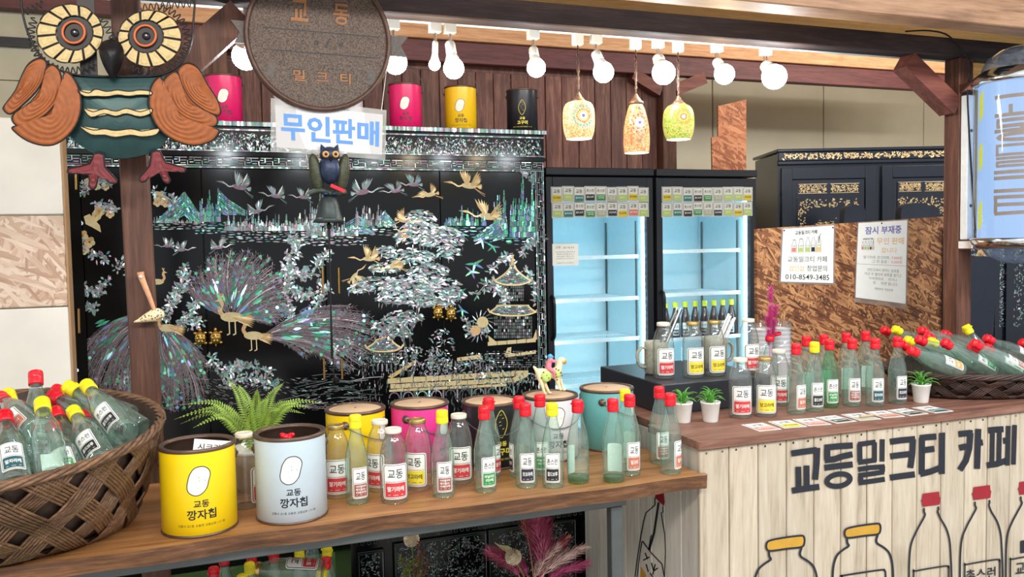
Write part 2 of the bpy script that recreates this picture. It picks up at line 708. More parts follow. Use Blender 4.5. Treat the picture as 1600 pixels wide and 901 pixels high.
M['floor'] = floor_mat()
M['hall_floor'] = plain('hall_floor_concrete', srgb(188, 184, 176), 0.5, vary=0.08, scale=5)  # unseen floor, made pale to bounce light up under the shelf
G1 = (0.01, 0.01, 0.012, 1)
M['pearl'] = shell('pearl_inlay', [(0.12, srgb(88, 88, 94)), (0.30, srgb(150, 152, 152)), (0.40, srgb(120, 184, 160)), (0.48, srgb(176, 176, 174)), (0.56, srgb(196, 150, 190)), (0.64, srgb(214, 214, 206)), (0.74, srgb(120, 186, 202)), (0.84, srgb(170, 168, 160)), (0.94, srgb(240, 234, 224))])
M['pearl_dim'] = shell('pearl_inlay_dim', [(0.10, srgb(60, 62, 66)), (0.35, srgb(128, 132, 132)), (0.5, srgb(92, 134, 120)), (0.62, srgb(136, 114, 134)), (0.85, srgb(176, 176, 170))])
M['pearl_green'] = shell('pearl_inlay_green', [(0.12, srgb(50, 96, 90)), (0.30, srgb(90, 200, 160)), (0.42, srgb(120, 150, 150)), (0.52, srgb(110, 170, 220)), (0.62, srgb(170, 140, 200)), (0.74, srgb(110, 214, 150)), (0.9, srgb(196, 226, 214))])
M['pearl_plum'] = shell('pearl_inlay_plume', [(0.12, srgb(74, 56, 66)), (0.35, srgb(132, 108, 118)), (0.5, srgb(96, 112, 112)), (0.65, srgb(158, 130, 142)), (0.8, srgb(110, 130, 120)), (0.95, srgb(196, 196, 180))], 0.22, 0.35, 0.4)
M['pearl_gold'] = shell('pearl_inlay_gold', [(0.1, srgb(176, 130, 78)), (0.4, srgb(220, 190, 130)), (0.6, srgb(240, 222, 176)), (0.8, srgb(214, 166, 118)), (0.95, srgb(246, 238, 214))], 0.3, 0.15, 0.3)
M['bottle_glass'] = thin_glass('aqua_bottle_glass', (0.90, 0.97, 0.94, 1), (0.26, 0.52, 0.43, 1), 0.025, 0.10, (0.74, 0.97, 0.88, 1), 2.2)
M['bottle_green'] = thin_glass('green_bottle_glass', (0.60, 0.88, 0.68, 1), (0.10, 0.38, 0.20, 1), 0.025, 0.08, (0.45, 0.88, 0.55, 1), 2.2)
M['clear_glass'] = thin_glass('clear_jar_glass', (0.94, 0.95, 0.93, 1), (0.42, 0.46, 0.44, 1), 0.025, 0.06, (0.95, 0.97, 0.95, 1), 2.2)
M['door_glass'] = thin_glass('cooler_door_glass', (0.95, 0.98, 1.0, 1), (0.8, 0.9, 0.95, 1), 0.01)
M['film'] = thin_glass('laminate_film', (0.9, 0.9, 0.88, 1), (0.7, 0.7, 0.7, 1), 0.08, 0.30, (0.9, 0.88, 0.84, 1))
M['dome_glass'] = thin_glass('grey_dome_glass', (0.80, 0.82, 0.84, 1), (0.35, 0.37, 0.40, 1), 0.04, 0.14, (0.7, 0.72, 0.74, 1), 2.5)
M['tube_glass'] = thin_glass('clear_tube_glass', (0.97, 0.98, 1.0, 1), (0.6, 0.68, 0.75, 1), 0.02)

# ================================================================== the setting
R = random.Random(7)
mb = MB()
mb.span((-3.2, 1.86, -0.05), (8.0, 7.2, 0.0))
floor = structure(mb.build('floor', M['floor']))
mb = MB()
mb.span((-4.0, -4.0, -0.05), (8.0, 1.858, 0.0))
mb.build('hall_floor', M['hall_floor'], floor)

# back wall of upright brown planks, behind the big wardrobe
WY = 5.05
XL = atY(196, 100, 5.05).x                       # where the cream blocks give way to brown planks
mb = MB()
mb.span((XL, WY + 0.02, 0.0), (3.0, WY + 0.06, 2.76))
wall_back = structure(mb.build('wall_back', M['wall_plank']))
x = XL
pl_m = {}
while x < 2.90:
    w = 0.118
    mb = MB()
    mb.box((0, 0, 0), (w - 0.004, 0.022, 1.30))
    if 'w' not in pl_m:
        o = bevel(mb.build('plank', M['wall_plank'], wall_back), 0.003, 1)
        pl_m['w'] = o.data
    else:
        o = bpy.data.objects.new('plank', pl_m['w'])
        COL.objects.link(o)
        o.parent = wall_back
        bevel(o, 0.003, 1)
    o.location = (x + w / 2, WY + 0.006 + R.uniform(-0.002, 0.002), 1.93)
    x += w
# cream sandwich panels at the far right
mb = MB()
mb.span((1.6, 6.34, 0.0), (8.0, 6.40, 3.4))
wall_right = structure(mb.build('wall_right', M['cream_wall']))
xs = [2.0, 3.0, 4.205, 5.405, 6.612, 7.8]
for a, b in zip(xs, xs[1:]):
    mb = MB()
    mb.span((a + 0.006, 6.315, 0.0), (b - 0.006, 6.338, 3.4))
    bevel(mb.build('panel', M['cream_wall'], wall_right), 0.004, 1)
mb = MB()
mb.span((7.94, -2.5, 0.0), (8.0, 6.34, 3.4))
structure(mb.build('wall_side', M['cream_wall']))
# cream block wall at the far left
mb = MB()
mb.span((-3.2, 5.04, 0.0), (XL - 0.002, 5.10, 3.03))
wall_left = structure(mb.build('wall_left', M['cream_wall_2']))
z = 0.0
k = 0
while z < 2.9:
    x = -3.2 + (0.2 if k % 2 else 0.0)
    while x < XL - 0.02:
        mb = MB()
        mb.span((x + 0.002, 5.022, z + 0.002), (min(x + 0.396, XL - 0.003), 5.04, z + 0.196))
        mb.build('block', M['cream_wall_2'], wall_left)
        x += 0.4
    z += 0.2
    k += 1
mb = MB()
mb.span((-3.2, 4.97, 2.570), (atY(48, 65, 5.0).x, 5.02, 2.612))
structure(mb.build('trim_1', M['black_metal']))
mb = MB()
mb.span((-3.2, 4.93, 2.75), (XL - 0.003, 5.02, 3.03))
structure(mb.build('trim_2', M['purple_wood']))
# ceiling boards over the stall
mb = MB()
mb.span((-3.2, 2.35, 3.06), (8.0, 7.2, 3.10))
ceiling = structure(mb.build('ceiling', M['ceiling_wood']))
y = 2.4
i = 0
while y < 6.3:
    mb = MB()
    mb.span((-3.0, y + 0.003, 3.035 + R.uniform(-0.002, 0.002)), (7.6, y + 0.177, 3.058))
    mb.build('board', M['ceiling_wood'], ceiling)
    y += 0.18


def beam_box(name, a, b, mat, label, bev=0.004):
    c = [(a[i] + b[i]) / 2 for i in range(3)]
    m_ = MB()
    m_.box((0, 0, 0), [abs(b[i] - a[i]) for i in range(3)])
    o = m_.build(name, mat, loc=c)
    tag(o, label, 'beam')
    return bevel(o, bev, 1)


# rear timbers: pale beam with a wine-coloured rail under it
beam_box('timber_beam', (XL, 4.93, 2.741), (5.6, 5.03, 2.845), M['light_wood'], 'pale beam along the back wall above the wine-red rail', 0.004)
beam_box('timber_rail', (XL, 4.96, 2.611), (5.6, 5.03, 2.739), M['purple_wood'], 'wine-red rail along the top of the brown plank wall')
# front timbers: blackened beam carrying the lamps, paler fascia in front of it
BZ = 2.205
beam_box('timber_beam', (-1.9, 2.53, BZ), (3.9, 2.605, BZ + 0.072), M['dark_wood'], 'blackened horizontal beam that carries the row of bulbs')
beam_box('timber_beam', (-1.9, 2.20, 2.232), (3.9, 2.30, 2.352), M['fascia_wood'], 'pale knotty fascia beam across the top right of the photo')
# corrugated dark roof edge above the fascia
mb = MB()
pts_a, pts_b = [], []
for i in range(0, 241):
    x = 1.9 + i * 0.0125
    zz = 2.372 + 0.010 * sin(i * 2 * pi / 8)
    pts_a.append((x, 2.12, zz))
    pts_b.append((x, 2.55, zz + 0.03))
n = len(pts_a)
mb.add(pts_a + pts_b, [(i, i + 1, n + i + 1, n + i) for i in range(n - 1)], 0, True)
mb.add([(p[0], p[1], p[2] + 0.004) for p in pts_a + pts_b], [(i, n + i, n + i + 1, i + 1) for i in range(n - 1)], 0, True)
tag(mb.build('roof_sheet', M['black_plastic']), 'dark corrugated roof sheet lying on the pale fascia, top right', 'roof')


def post(name, x0, x1, y0, y1, z0, z1, mat, label, dx=0.0):
    m_ = MB()
    p = [(x0 + dx, y0, z0), (x1 + dx, y0, z0), (x1 + dx, y1, z0), (x0 + dx, y1, z0), (x0, y0, z1), (x1, y0, z1), (x1, y1, z1), (x0, y1, z1)]
    o0 = ((x0 + x1) / 2 + dx, (y0 + y1) / 2, z0)
    p = [(q[0] - o0[0], q[1] - o0[1], q[2] - o0[2]) for q in p]
    m_.add(p, [(0, 3, 2, 1), (4, 5, 6, 7), (0, 1, 5, 4), (1, 2, 6, 5), (2, 3, 7, 6), (3, 0, 4, 7)])
    o = m_.build(name, mat, loc=o0)
    tag(o, label, 'post')
    return bevel(o, 0.004, 1)


post('timber_post', -0.226, -0.153, 2.53, 2.605, 0.0, BZ, M['dark_wood_z'], 'dark brown post behind the owl, a spotted shell hanging on it', 0.022)
post('timber_post', 2.831, 2.906, 2.53, 2.605, 0.0, BZ, M['dark_wood_z'], 'reddish brown post beside the glass pole lamp')
post('timber_post', 2.906, 3.010, 4.95, 5.03, 0.0, 2.609, M['dark_wood_z'], 'back post at the right end of the brown plank wall')
post('timber_post', 0.06, 0.14, 4.95, 5.03, 0.0, 2.609, M['dark_wood_z'], 'dark stud standing before the plank wall above the leftmost pink can')


def brace(a, b, w, y0, y1, mat, label, end=0.0):
    """slanted timber in the XZ plane from a to b"""
    a, b = Vector(a), Vector(b)
    d = (b - a).normalized()
    nrm = Vector((-d.y, d.x)) * (w / 2)
    q = [a + nrm, a - nrm, b - nrm, b + nrm]
    c = (a + b) / 2
    m_ = MB()
    fr = [(p.x - c.x, y0 - (y0 + y1) / 2, p.y - c.y) for p in q]
    bk = [(p.x - c.x, y1 - (y0 + y1) / 2, p.y - c.y) for p in q]
    m_.prism(fr, bk)
    o = m_.build('timber_brace', mat, loc=(c.x, (y0 + y1) / 2, c.y), fix=True)
    tag(o, label, 'brace')
    return bevel(o, 0.004, 1)


p1, p2 = atY(1408, 84, 2.53), atY(1492, 190, 2.53)
brace((p1.x + 0.05, BZ - 0.026), (2.828, p2.z + 0.06), 0.072, 2.532, 2.602, M['red_wood'], 'slanted brace between the blackened beam and the right post')
brace((0.115, BZ - 0.03), (-0.15, 1.92), 0.085, 2.532, 2.575, M['dark_wood_z'], 'slanted brown brace behind the owl, left of the round sign')
q1, q2 = atY(1102, 88, 4.96), atY(1056, 140, 4.96)
brace((q1.x, 2.607), (3.014, q2.z), 0.08, 4.955, 5.025, M['red_wood'], 'slanted brace right of the back post')
q1, q2 = atY(990, 84, 4.96), atY(1040, 142, 4.96)
brace((q1.x, 2.607), (2.902, q2.z), 0.075, 4.955, 5.025, M['red_wood'], 'slanted brace left of the back post')

# stack of board squares standing at the left, white - chipboard - white
lt = thing('partition_panel', 'free-standing panel of white and chipboard squares at the left edge', 'panel', (-0.75, 3.02, 0.0))
for z0, z1, m_ in ((0.0, 0.755, M['osb_pale']), (0.76, 1.049, M['white_board']), (1.053, 1.322, M['white_board']), (1.326, 1.617, M['osb_pale']), (1.621, 1.925, M['white_board'])):
    mb = MB()
    mb.span((-0.70, 0.0, z0), (0.318, 0.022, z1))
    bevel(mb.build('board', m_, lt), 0.003, 1)
mb = MB()
mb.span((0.3185, 0.0, 0.0), (0.324, 0.08, 1.925))
mb.build('edge_strip', M['tan_edge'], lt)

# chipboard offcuts standing on the coolers
for quad, lab, yy, dm in ((((3.112, 1.935), (3.325, 1.935), (3.327, 2.405), (3.112, 2.355)), 'taller chipboard offcut standing on the right cooler', 4.62, 0.012),
                          (((3.046, 1.935), (3.24, 1.935), (3.24, 2.18), (3.044, 2.15)), 'shorter chipboard offcut leaning in front of the taller one', 4.59, 0.012)):
    cx = sum(q[0] for q in quad) / 4
    mb = MB()
    mb.prism([(q[0] - cx, -dm / 2, q[1] - 1.935) for q in quad], [(q[0] - cx, dm / 2, q[1] - 1.935) for q in quad])
    tag(mb.build('chipboard_offcut', M['osb_red'], loc=(cx, yy, 1.935), fix=True), lab, 'board')

# chipboard partition behind the counter
mb = MB()
q = [(2.178, 0.0), (3.26, 0.0), (3.26, 1.588), (2.178, 1.541)]
mb.prism([(a - 2.7, -0.009, b) for a, b in q], [(a - 2.7, 0.009, b) for a, b in q])
tag(mb.build('chipboard_partition', M['osb_dark'], loc=(2.7, 2.96, 0.0), fix=True), 'brown chipboard partition behind the counter, carrying the two notices', 'partition')

# ================================================================== the inlaid wardrobe
CY = 4.07                                       # plane of the doors
CX0, CX1, CZ0, CZ1 = -0.575, 1.672, 0.10, 2.085
wd = thing('inlaid_wardrobe', 'huge black lacquer wardrobe inlaid with mother of pearl cranes, peacocks and a pagoda', 'wardrobe', ((CX0 + CX1) / 2, CY + 0.3, 0.0))
mb = MB()
mb.span((CX0, CY + 0.022, CZ0), (CX1, CY + 0.6, CZ1 - 0.02))
mb.span((CX0 + 0.02, CY + 0.02, 0.0), (CX1 - 0.02, CY + 0.58, CZ0))
mb.build('carcass', M['lacquer'], wd, world=True)


def P2(px, py):
    """wardrobe pixel -> (x, z) on the door plane"""
    p = atY(px, py, CY)
    return p.x, p.z


def wfn(off):
    def fn(px, py):
        p = atY(px, py, CY)
        return (p.x, CY - off, p.z)
    return fn


# cornice, border, doors
CO0, CO1 = 1.902, 2.062                         # cornice panel z range
mb = MB()
mb.span((CX0 - 0.012, CY - 0.02, CZ1 - 0.024), (CX1 + 0.012, CY + 0.6, CZ1))
bevel(mb.build('top_board', M['lacquer'], wd, world=True), 0.004, 1)
mb = MB()
mb.span((CX0, CY - 0.004, 1.945), (CX1, CY + 0.022, CZ1 - 0.024))
mb.span((CX0 - 0.006, CY - 0.014, 1.925), (CX1 + 0.006, CY + 0.022, 1.943))
mb.build('cornice', M['lacquer'], wd, world=True)
DZ0, DZ1 = 0.30, 1.868
mb = MB()
mb.span((CX0, CY - 0.002, DZ1 + 0.002), (CX1, CY + 0.022, 1.925))
mb.span((CX1 - 0.055, CY - 0.002, CZ0), (CX1, CY + 0.022, DZ1))
mb.span((CX0, CY - 0.002, CZ0), (CX0 + 0.06, CY + 0.022, DZ1))
mb.span((CX0 + 0.06, CY - 0.002, CZ0), (CX1 - 0.055, CY + 0.022, DZ0 - 0.004))
mb.build('face_frame', M['lacquer'], wd, world=True)
d_x = [CX0 + 0.061, P2(319, 400)[0], P2(508, 400)[0], P2(690, 400)[0], CX1 - 0.056]
for a, b in zip(d_x, d_x[1:]):
    mb = MB()
    mb.span((a + 0.0015, CY, DZ0), (b - 0.0015, CY + 0.02, DZ1))
    bevel(mb.build('door', M['lacquer'], wd, world=True), 0.002, 1)
# hinge pins
for px, py0, py1 in ((123, 482, 520), (136, 596, 620), (118, 262, 296), (504, 418, 458), (529, 418, 458), (506, 560, 592), (534, 560, 592)):
    a, b = atY(px, py0, CY - 0.006), atY(px + 1, py1, CY - 0.006)
    mb = MB()
    mb.tube([a, b], 0.005, 8)
    mb.build('hinge_pin', M['brass'], wd, world=True)
# turtle pulls: shell, head, feet
for px, py in ((313, 528), (337, 527), (684, 488), (704, 490)):
    c = atY(px, py, CY)
    mb = MB()
    mb.ball((c.x, CY - 0.006, c.z), (0.026, 0.016, 0.032), 14, 8)
    mb.ball((c.x, CY - 0.008, c.z + 0.037), (0.008, 0.008, 0.011), 8, 6)
    mb.ball((c.x, CY - 0.006, c.z - 0.036), (0.003, 0.003, 0.009), 6, 4)
    for sx in (-1, 1):
        for sz in (-1, 1):
            mb.ball((c.x + sx * 0.022, CY - 0.006, c.z + sz * 0.024), (0.009, 0.006, 0.007), 8, 5)
    for k in range(7):
        a = k * 2 * pi / 6
        r_ = 0 if k == 6 else 0.014
        mb.ball((c.x + r_ * cos(a), CY - 0.018, c.z + 1.15 * r_ * sin(a)), (0.007, 0.005, 0.008), 6, 4)
    mb.build('turtle_pull', M['gold'], wd, world=True)
for px, py in ((336, 567), (707, 544)):
    c = atY(px, py, CY)
    mb = MB()
    mb.lathe([(0, -0.006), (0.008, -0.006), (0.013, 0), (0.013, 0.004)], 14, c=(c.x, CY, c.z), M=Matrix.Rotation(radians(90), 3, 'X'))
    mb.build('lock_plate', M['brass'], wd, world=True)

# ---- inlay helpers, all in wardrobe pixels
R = random.Random(11)
IN = wfn(0.0007)
IN2 = wfn(0.0013)


def leaf(mb_, x, y, l, w, a, mat=0, fn=IN, tip=0.0):
    c, s = cos(a), sin(a)
    pts = [(-l, 0), (-l * 0.3, w), (l * 0.4, w * 0.8), (l, tip * w), (l * 0.4, -w * 0.8), (-l * 0.3, -w)]
    mb_.poly([fn(x + p * c - q * s, y + p * s + q * c) for p, q in pts], mat)


def shards(mb_, cx, cy, rx, ry, n, l=(2.0, 4.5), w=(0.7, 1.4), ang=None, jit=0.6, mat=0):
    for _ in range(n):
        a, r_ = R.uniform(0, 2 * pi), sqrt(R.random())
        x, y = cx + rx * r_ * cos(a), cy + ry * r_ * sin(a)
        t = (R.uniform(0, pi) if ang is None else ang(x, y) + R.uniform(-jit, jit))
        leaf(mb_, x, y, R.uniform(*l), R.uniform(*w), t, mat)


def pad(mb_, cx, cy, rx, ry, dens=0.13):
    """a cloud of pine needles: fans of slivers along an arched pad"""
    n = int(rx * ry * pi * dens * 1.2)
    for _ in range(n):
        a, r_ = R.uniform(0, 2 * pi), sqrt(R.random())
        x, y = cx + rx * r_ * cos(a), cy + ry * r_ * sin(a) - 0.25 * ry * (1 - (r_ * cos(a)) ** 2)
        if (int(x * 0.16 + 3 * sin(y * 0.3)) + int(y * 0.25)) % 4 == 0 and R.random() < 0.7:
            continue
        t = 0.5 * (x - cx) / rx + R.uniform(-0.45, 0.45)
        leaf(mb_, x, y, R.uniform(2.4, 5.2), R.uniform(0.8, 1.6), t)
    for k in range(int(rx / 5)):
        x = cx + R.uniform(-0.9, 0.9) * rx
        leaf(mb_, x, cy + ry * R.uniform(0.7, 1.05), R.uniform(3, 6), 0.7, pi / 2 + R.uniform(-0.3, 0.3))


def blossom(mb_, x, y, r_, mat=0, core=1):
    for k in range(5):
        a = k * 2 * pi / 5 + 0.3
        cx, cy = x + cos(a) * r_ * 0.55, y + sin(a) * r_ * 0.55
        mb_.poly([IN(cx + cos(t * pi / 4) * r_ * 0.48, cy + sin(t * pi / 4) * r_ * 0.48) for t in range(8)], mat)
    mb_.poly([IN2(x + cos(t * pi / 3) * r_ * 0.25, y + sin(t * pi / 3) * r_ * 0.25) for t in range(6)], core)


def bush(mb_, pts, n, spread=9, l=(2.5, 5), w=(1.0, 2.0), mat=0):
    """leaves along a twig given by points"""
    sp = smooth_pts([(p[0], p[1]) for p in pts], 6)
    stroke2d(mb_, sp, 1.3, IN, mat)
    for _ in range(int(n * 1.35)):
        p = R.choice(sp)
        a = R.uniform(0, 2 * pi)
        d = R.uniform(0.1, 1) * spread
        leaf(mb_, p.x + cos(a) * d, p.y + sin(a) * d, R.uniform(*l), R.uniform(*w), a + R.uniform(-0.6, 0.6), mat)


def crane(x, y, s, flip=1, tilt=0.0, wing=(-2.0, -1.2), mat=0, legs=True, name='crane_inlay'):
    """flying crane: neck and bill, body, two feathered wings, tail, trailing legs; s = length in pixels"""
    m_ = MBJ()

    def F(u, v, o=IN):
        c, t = cos(tilt), sin(tilt)
        u, v = u * s, v * s
        return o(x + flip * (u * c - v * t), y + u * t + v * c)
    m_.poly([F(0.20 * cos(a * pi / 6), 0.075 * sin(a * pi / 6)) for a in range(12)], mat)
    nk = smooth_pts([(-0.16, 0.0), (-0.27, 0.04), (-0.36, 0.0), (-0.46, -0.04)], 4)
    stroke2d(m_, nk, 0.035, lambda u, v: F(u, v, IN2), mat)
    m_.poly([F(-0.44, -0.065), F(-0.50, -0.065), F(-0.66, -0.03), F(-0.49, -0.012), F(-0.44, -0.01)], mat)
    for wi, wa in enumerate(wing):
        L_ = 0.46 if wi == 0 else 0.42
        bx = -0.06 + 0.12 * wi
        for k in range(6):
            a = wa + (k - 1.0) * 0.16
            l_ = L_ * (1 - 0.08 * k)
            ex, ey = bx + cos(a) * l_, sin(a) * l_
            nx, ny = -sin(a) * 0.03, cos(a) * 0.03
            m_.poly([F(bx - nx, -0.02 - ny), F(bx + (ex - bx) * 0.6 - nx, ey * 0.6 - ny), F(ex, ey), F(bx + (ex - bx) * 0.6 + nx, ey * 0.6 + ny), F(bx + nx, -0.02 + ny)], mat)
    for k in range(4):
        a = -0.35 + k * 0.22
        leaf_l = 0.13
        m_.poly([F(0.16, 0.0), F(0.16 + leaf_l * cos(a) - 0.012, leaf_l * sin(a) + 0.02), F(0.18 + leaf_l * 1.2 * cos(a), leaf_l * 1.2 * sin(a)), F(0.17 + leaf_l * cos(a), leaf_l * sin(a) - 0.02)], mat)
    if legs:
        for k in (0, 1):
            stroke2d(m_, [(0.12, 0.04), (0.30, 0.13 + 0.03 * k), (0.42, 0.18 + 0.05 * k)], 0.014, F, mat)
    o = m_.build(name, M['pearl'], wd, world=True)
    return o


for (x, y, s, fl, ti, wg, gold) in (
        (733, 290, 62, 1, 0.10, (-1.95, -1.1), 1), (762, 338, 70, 1, 0.15, (-2.1, -0.95), 1),
        (672, 304, 44, 1, -0.2, (-2.9, -1.3), 1), (632, 344, 48, -1, -0.1, (-0.6, -1.4), 1),
        (577, 404, 52, 1, 0.0, (-1.7, -1.1), 1), (612, 416, 54, 1, -0.2, (-0.4, -0.1), 1), (553, 432, 42, 1, 2.3, (-1.9, -1.3), 1), (626, 364, 34, 1, 0.9, (-1.3, -0.6), 1),
        (374, 292, 58, 1, 0.2, (-1.75, -1.2), 0), (431, 306, 44, 1, 0.15, (-2.2, -1.1), 0), (402, 330, 44, -1, 0.3, (-2.0, -0.9), 0),
        (474, 308, 38, 1, 0.1, (-2.0, -1.1), 0), (566, 300, 56, -1, 0.15, (-2.1, -1.2), 0), (618, 298, 42, 1, -0.1, (-2.3, -1.3), 0), (646, 288, 44, 1, 0.05, (-2.0, -1.2), 0),
        (342, 386, 40, -1, 0.15, (-2.2, -0.9), 0), (262, 384, 34, 1, 0.0, (-1.8, -1.1), 0), (284, 390, 36, -1, 0.1, (-1.9, -1.2), 0)):
    o = crane(x, y, s, fl, ti, wg)
    if gold:
        o.data.materials[0] = M['pearl_gold']
        tag(o, 'golden crane in the inlay')
# swallows
mb = MBJ()
for x, y, s, a in ((753, 376, 10, 0.4), (742, 412, 12, -0.5), (737, 424, 10, 0.2), (717, 458, 11, -0.6), (722, 484, 9, 0.5), (770, 385, 9, 0.1)):
    for da in (0.0, 1.0, 2.3, 3.6):
        leaf(mb, x + cos(a + da) * s * 0.5, y + sin(a + da) * s * 0.5, s * 0.8, s * 0.16, a + da)
tag(mb.build('swallow_inlay', M['pearl_green'], wd, world=True), kind='stuff')

# mountains: needle peaks over water, and banded ridges
def needles(x0, x1, y, h, n, name, mat='pearl_green', waters=5, low=0.35):
    m_ = MBJ()
    for i in range(n):
        x = x0 + (x1 - x0) * (i + R.random()) / n
        hh = h * (low + (1 - low) * R.random() ** 2.2)
        w = R.uniform(1.4, 3.0)
        for k in range(max(2, int(hh / 8))):
            t0, t1 = k / max(2, int(hh / 8)), (k + 0.85) / max(2, int(hh / 8))
            w0, w1 = w * (1 - t0 * 0.8), w * (1 - t1 * 0.8)
            dx = R.uniform(-0.6, 0.6)
            m_.poly([IN(x - w0 + dx, y - hh * t0), IN(x + w0 * 0.2 + dx, y - hh * t0 + 0.8), IN(x + w0 + dx, y - hh * t0), IN(x + w1 + dx, y - hh * t1), IN(x - w1 + dx, y - hh * t1)])
    for k in range(waters):
        yy = y + 3 + k * 3.6
        x = x0 - 8
        while x < x1 + 8:
            l_ = R.uniform(4, 13)
            leaf(m_, x + l_ / 2, yy + R.uniform(-1.4, 1.4), l_ / 2, R.uniform(0.6, 1.2), R.uniform(-0.1, 0.1))
            x += l_ + R.uniform(0.5, 3)
    return tag(m_.build(name, M[mat], wd, world=True), kind='stuff')


def ridge(pts, base, name, step=3.2, mat='pearl_green'):
    """a peak drawn as nested bands that follow its outline"""
    m_ = MBJ()
    for k in range(12):
        off = k * step
        line = [(px, py + off) for px, py in pts if True]
        line = [(px, min(py, base)) for px, py in line]
        seg = []
        for (ax, ay), (bx, by) in zip(line, line[1:]):
            n_ = max(1, int(sqrt((bx - ax) ** 2 + (by - ay) ** 2) / 6))
            for j in range(n_):
                p = (ax + (bx - ax) * j / n_, ay + (by - ay) * j / n_)
                q_ = (ax + (bx - ax) * (j + 0.9) / n_, ay + (by - ay) * (j + 0.9) / n_)
                if min(p[1], q_[1]) < base - 1:
                    stroke2d(m_, [p, q_], 1.7 if k % 3 else 2.4, IN)
    return tag(m_.build(name, M[mat], wd, world=True), kind='stuff')


needles(312, 345, 346, 64, 15, 'mountain_inlay')
needles(352, 500, 360, 34, 62, 'mountain_inlay', 'pearl')
needles(484, 516, 352, 76, 14, 'mountain_inlay', 'pearl')
needles(478, 560, 368, 34, 34, 'mountain_inlay', 'pearl', 4)
needles(556, 610, 352, 34, 22, 'mountain_inlay', 'pearl', 4)
needles(696, 760, 352, 34, 18, 'mountain_inlay')
needles(772, 792, 366, 80, 12, 'mountain_inlay', 'pearl_green', 3)
needles(798, 840, 370, 108, 22, 'mountain_inlay', 'pearl_green', 3, 0.45)
needles(240, 318, 348, 14, 24, 'mountain_inlay', 'pearl', 3)
ridge([(245, 345), (268, 324), (288, 300), (300, 318), (312, 336)], 347, 'ridge_inlay')
ridge([(340, 296), (356, 312), (384, 330)], 336, 'ridge_inlay')
ridge([(540, 350), (560, 338), (586, 356)], 366, 'ridge_inlay')
ridge([(590, 352), (600, 330), (618, 350)], 354, 'ridge_inlay')
ridge([(740, 372), (770, 350), (790, 336)], 376, 'ridge_inlay')
ridge([(694, 350), (705, 340), (716, 351)], 353, 'ridge_inlay')

# the big pine over the right pair of doors
mb = MBJ()
for a in ((655, 344, 26, 13), (648, 372, 34, 12), (690, 374, 40, 16), (640, 402, 40, 12), (600, 420, 24, 8), (668, 424, 34, 12), (590, 446, 44, 12), (640, 446, 40, 14), (688, 448, 34, 13), (700, 396, 20, 10),
          (558, 452, 16, 7), (620, 466, 34, 12), (672, 470, 44, 13), (712, 462, 16, 8), (656, 356, 30, 10), (604, 392, 16, 7), (632, 496, 30, 10), (600, 508, 22, 8), (618, 520, 26, 9)):
    pad(mb, *a)
tag(mb.build('pine_inlay', M['pearl'], wd, world=True), kind='stuff')
mb = MBJ()
for pts, w in (([(655, 470), (652, 495), (640, 520), (648, 560), (640, 590)], 8), ([(640, 500), (630, 520), (634, 560), (628, 585)], 6), ([(655, 480), (668, 470), (690, 466)], 4)):
    sp = smooth_pts(pts, 6)
    for k in range(len(sp) - 1):
        for j in range(3):
            p = sp[k]
            leaf(mb, p.x + R.uniform(-w, w) * 0.45, p.y + R.uniform(-3, 3), R.uniform(3, 6), R.uniform(0.6, 1.2), atan2(sp[k + 1].y - p.y, sp[k + 1].x - p.x) + R.uniform(-0.2, 0.2))
tag(mb.build('trunk_inlay', M['pearl_dim'], wd, world=True), kind='stuff')
# shrubs and rocks near the foot
mb = MBJ()
for a in ((650, 560, 40, 20, 150), (690, 540, 20, 28, 80), (600, 520, 30, 10, 60), (690, 575, 40, 14, 110), (745, 570, 30, 20, 130), (790, 590, 50, 12, 110), (700, 600, 60, 8, 80), (576, 560, 20, 12, 40), (545, 545, 22, 14, 50)):
    shards(mb, *a[:4], a[4], (1.6, 4), (0.6, 1.3))
bush(mb, [(520, 560), (532, 530), (548, 536)], 40, 9)
bush(mb, [(600, 500), (625, 505), (640, 498)], 50, 9)
bush(mb, [(745, 460), (765, 440), (780, 452), (790, 470)], 90, 12)
bush(mb, [(770, 420), (790, 400), (800, 412)], 60, 10)
bush(mb, [(815, 395), (830, 380), (845, 372)], 60, 9)
bush(mb, [(820, 420), (832, 440), (836, 470)], 40, 8)
bush(mb, [(728, 500), (735, 520), (748, 512), (760, 520)], 50, 10)
tag(mb.build('shrub_inlay', M['pearl'], wd, world=True), kind='stuff')
# water and grass strokes at the bottom
mb = MBJ()
for _ in range(1500):
    x = R.uniform(250, 845)
    y = R.uniform(566, 640)
    if x < 505 and y < 590:
        continue
    leaf(mb, x, y, R.uniform(2, 5), 0.5, (pi / 2 + R.uniform(-0.3, 0.3)) if x > 560 else 0.35 * sin(x * 0.06) + R.uniform(-0.2, 0.2))
for k in range(26):
    x0, y0 = R.uniform(430, 560), R.uniform(590, 640)
    stroke2d(mb, smooth_pts([(x0 + t * 9, y0 - 10 * sin(t * 0.35 + k) * 0.4 - t * 0.8) for t in range(6)], 3), 1.0, IN)
tag(mb.build('water_inlay', M['pearl_dim'], wd, world=True), kind='stuff')

# chrysanthemum discs
mb = MBJ()
for x, y, r_ in ((754, 503, 9), (743, 516, 8)):
    mb.poly([IN2(x + r_ * cos(t * pi / 8), y + r_ * sin(t * pi / 8)) for t in range(16)])
mb.build('chrysanthemum_inlay', M['pearl_gold'], wd, world=True)
mb = MBJ()
for x, y in ((754, 503), (743, 516)):
    for k in range(14):
        a = k * 2 * pi / 14
        leaf(mb, x + cos(a) * 14, y + sin(a) * 14, 6, 0.8, a + 0.4)
tag(mb.build('stem_inlay', M['pearl'], wd, world=True), kind='stuff')


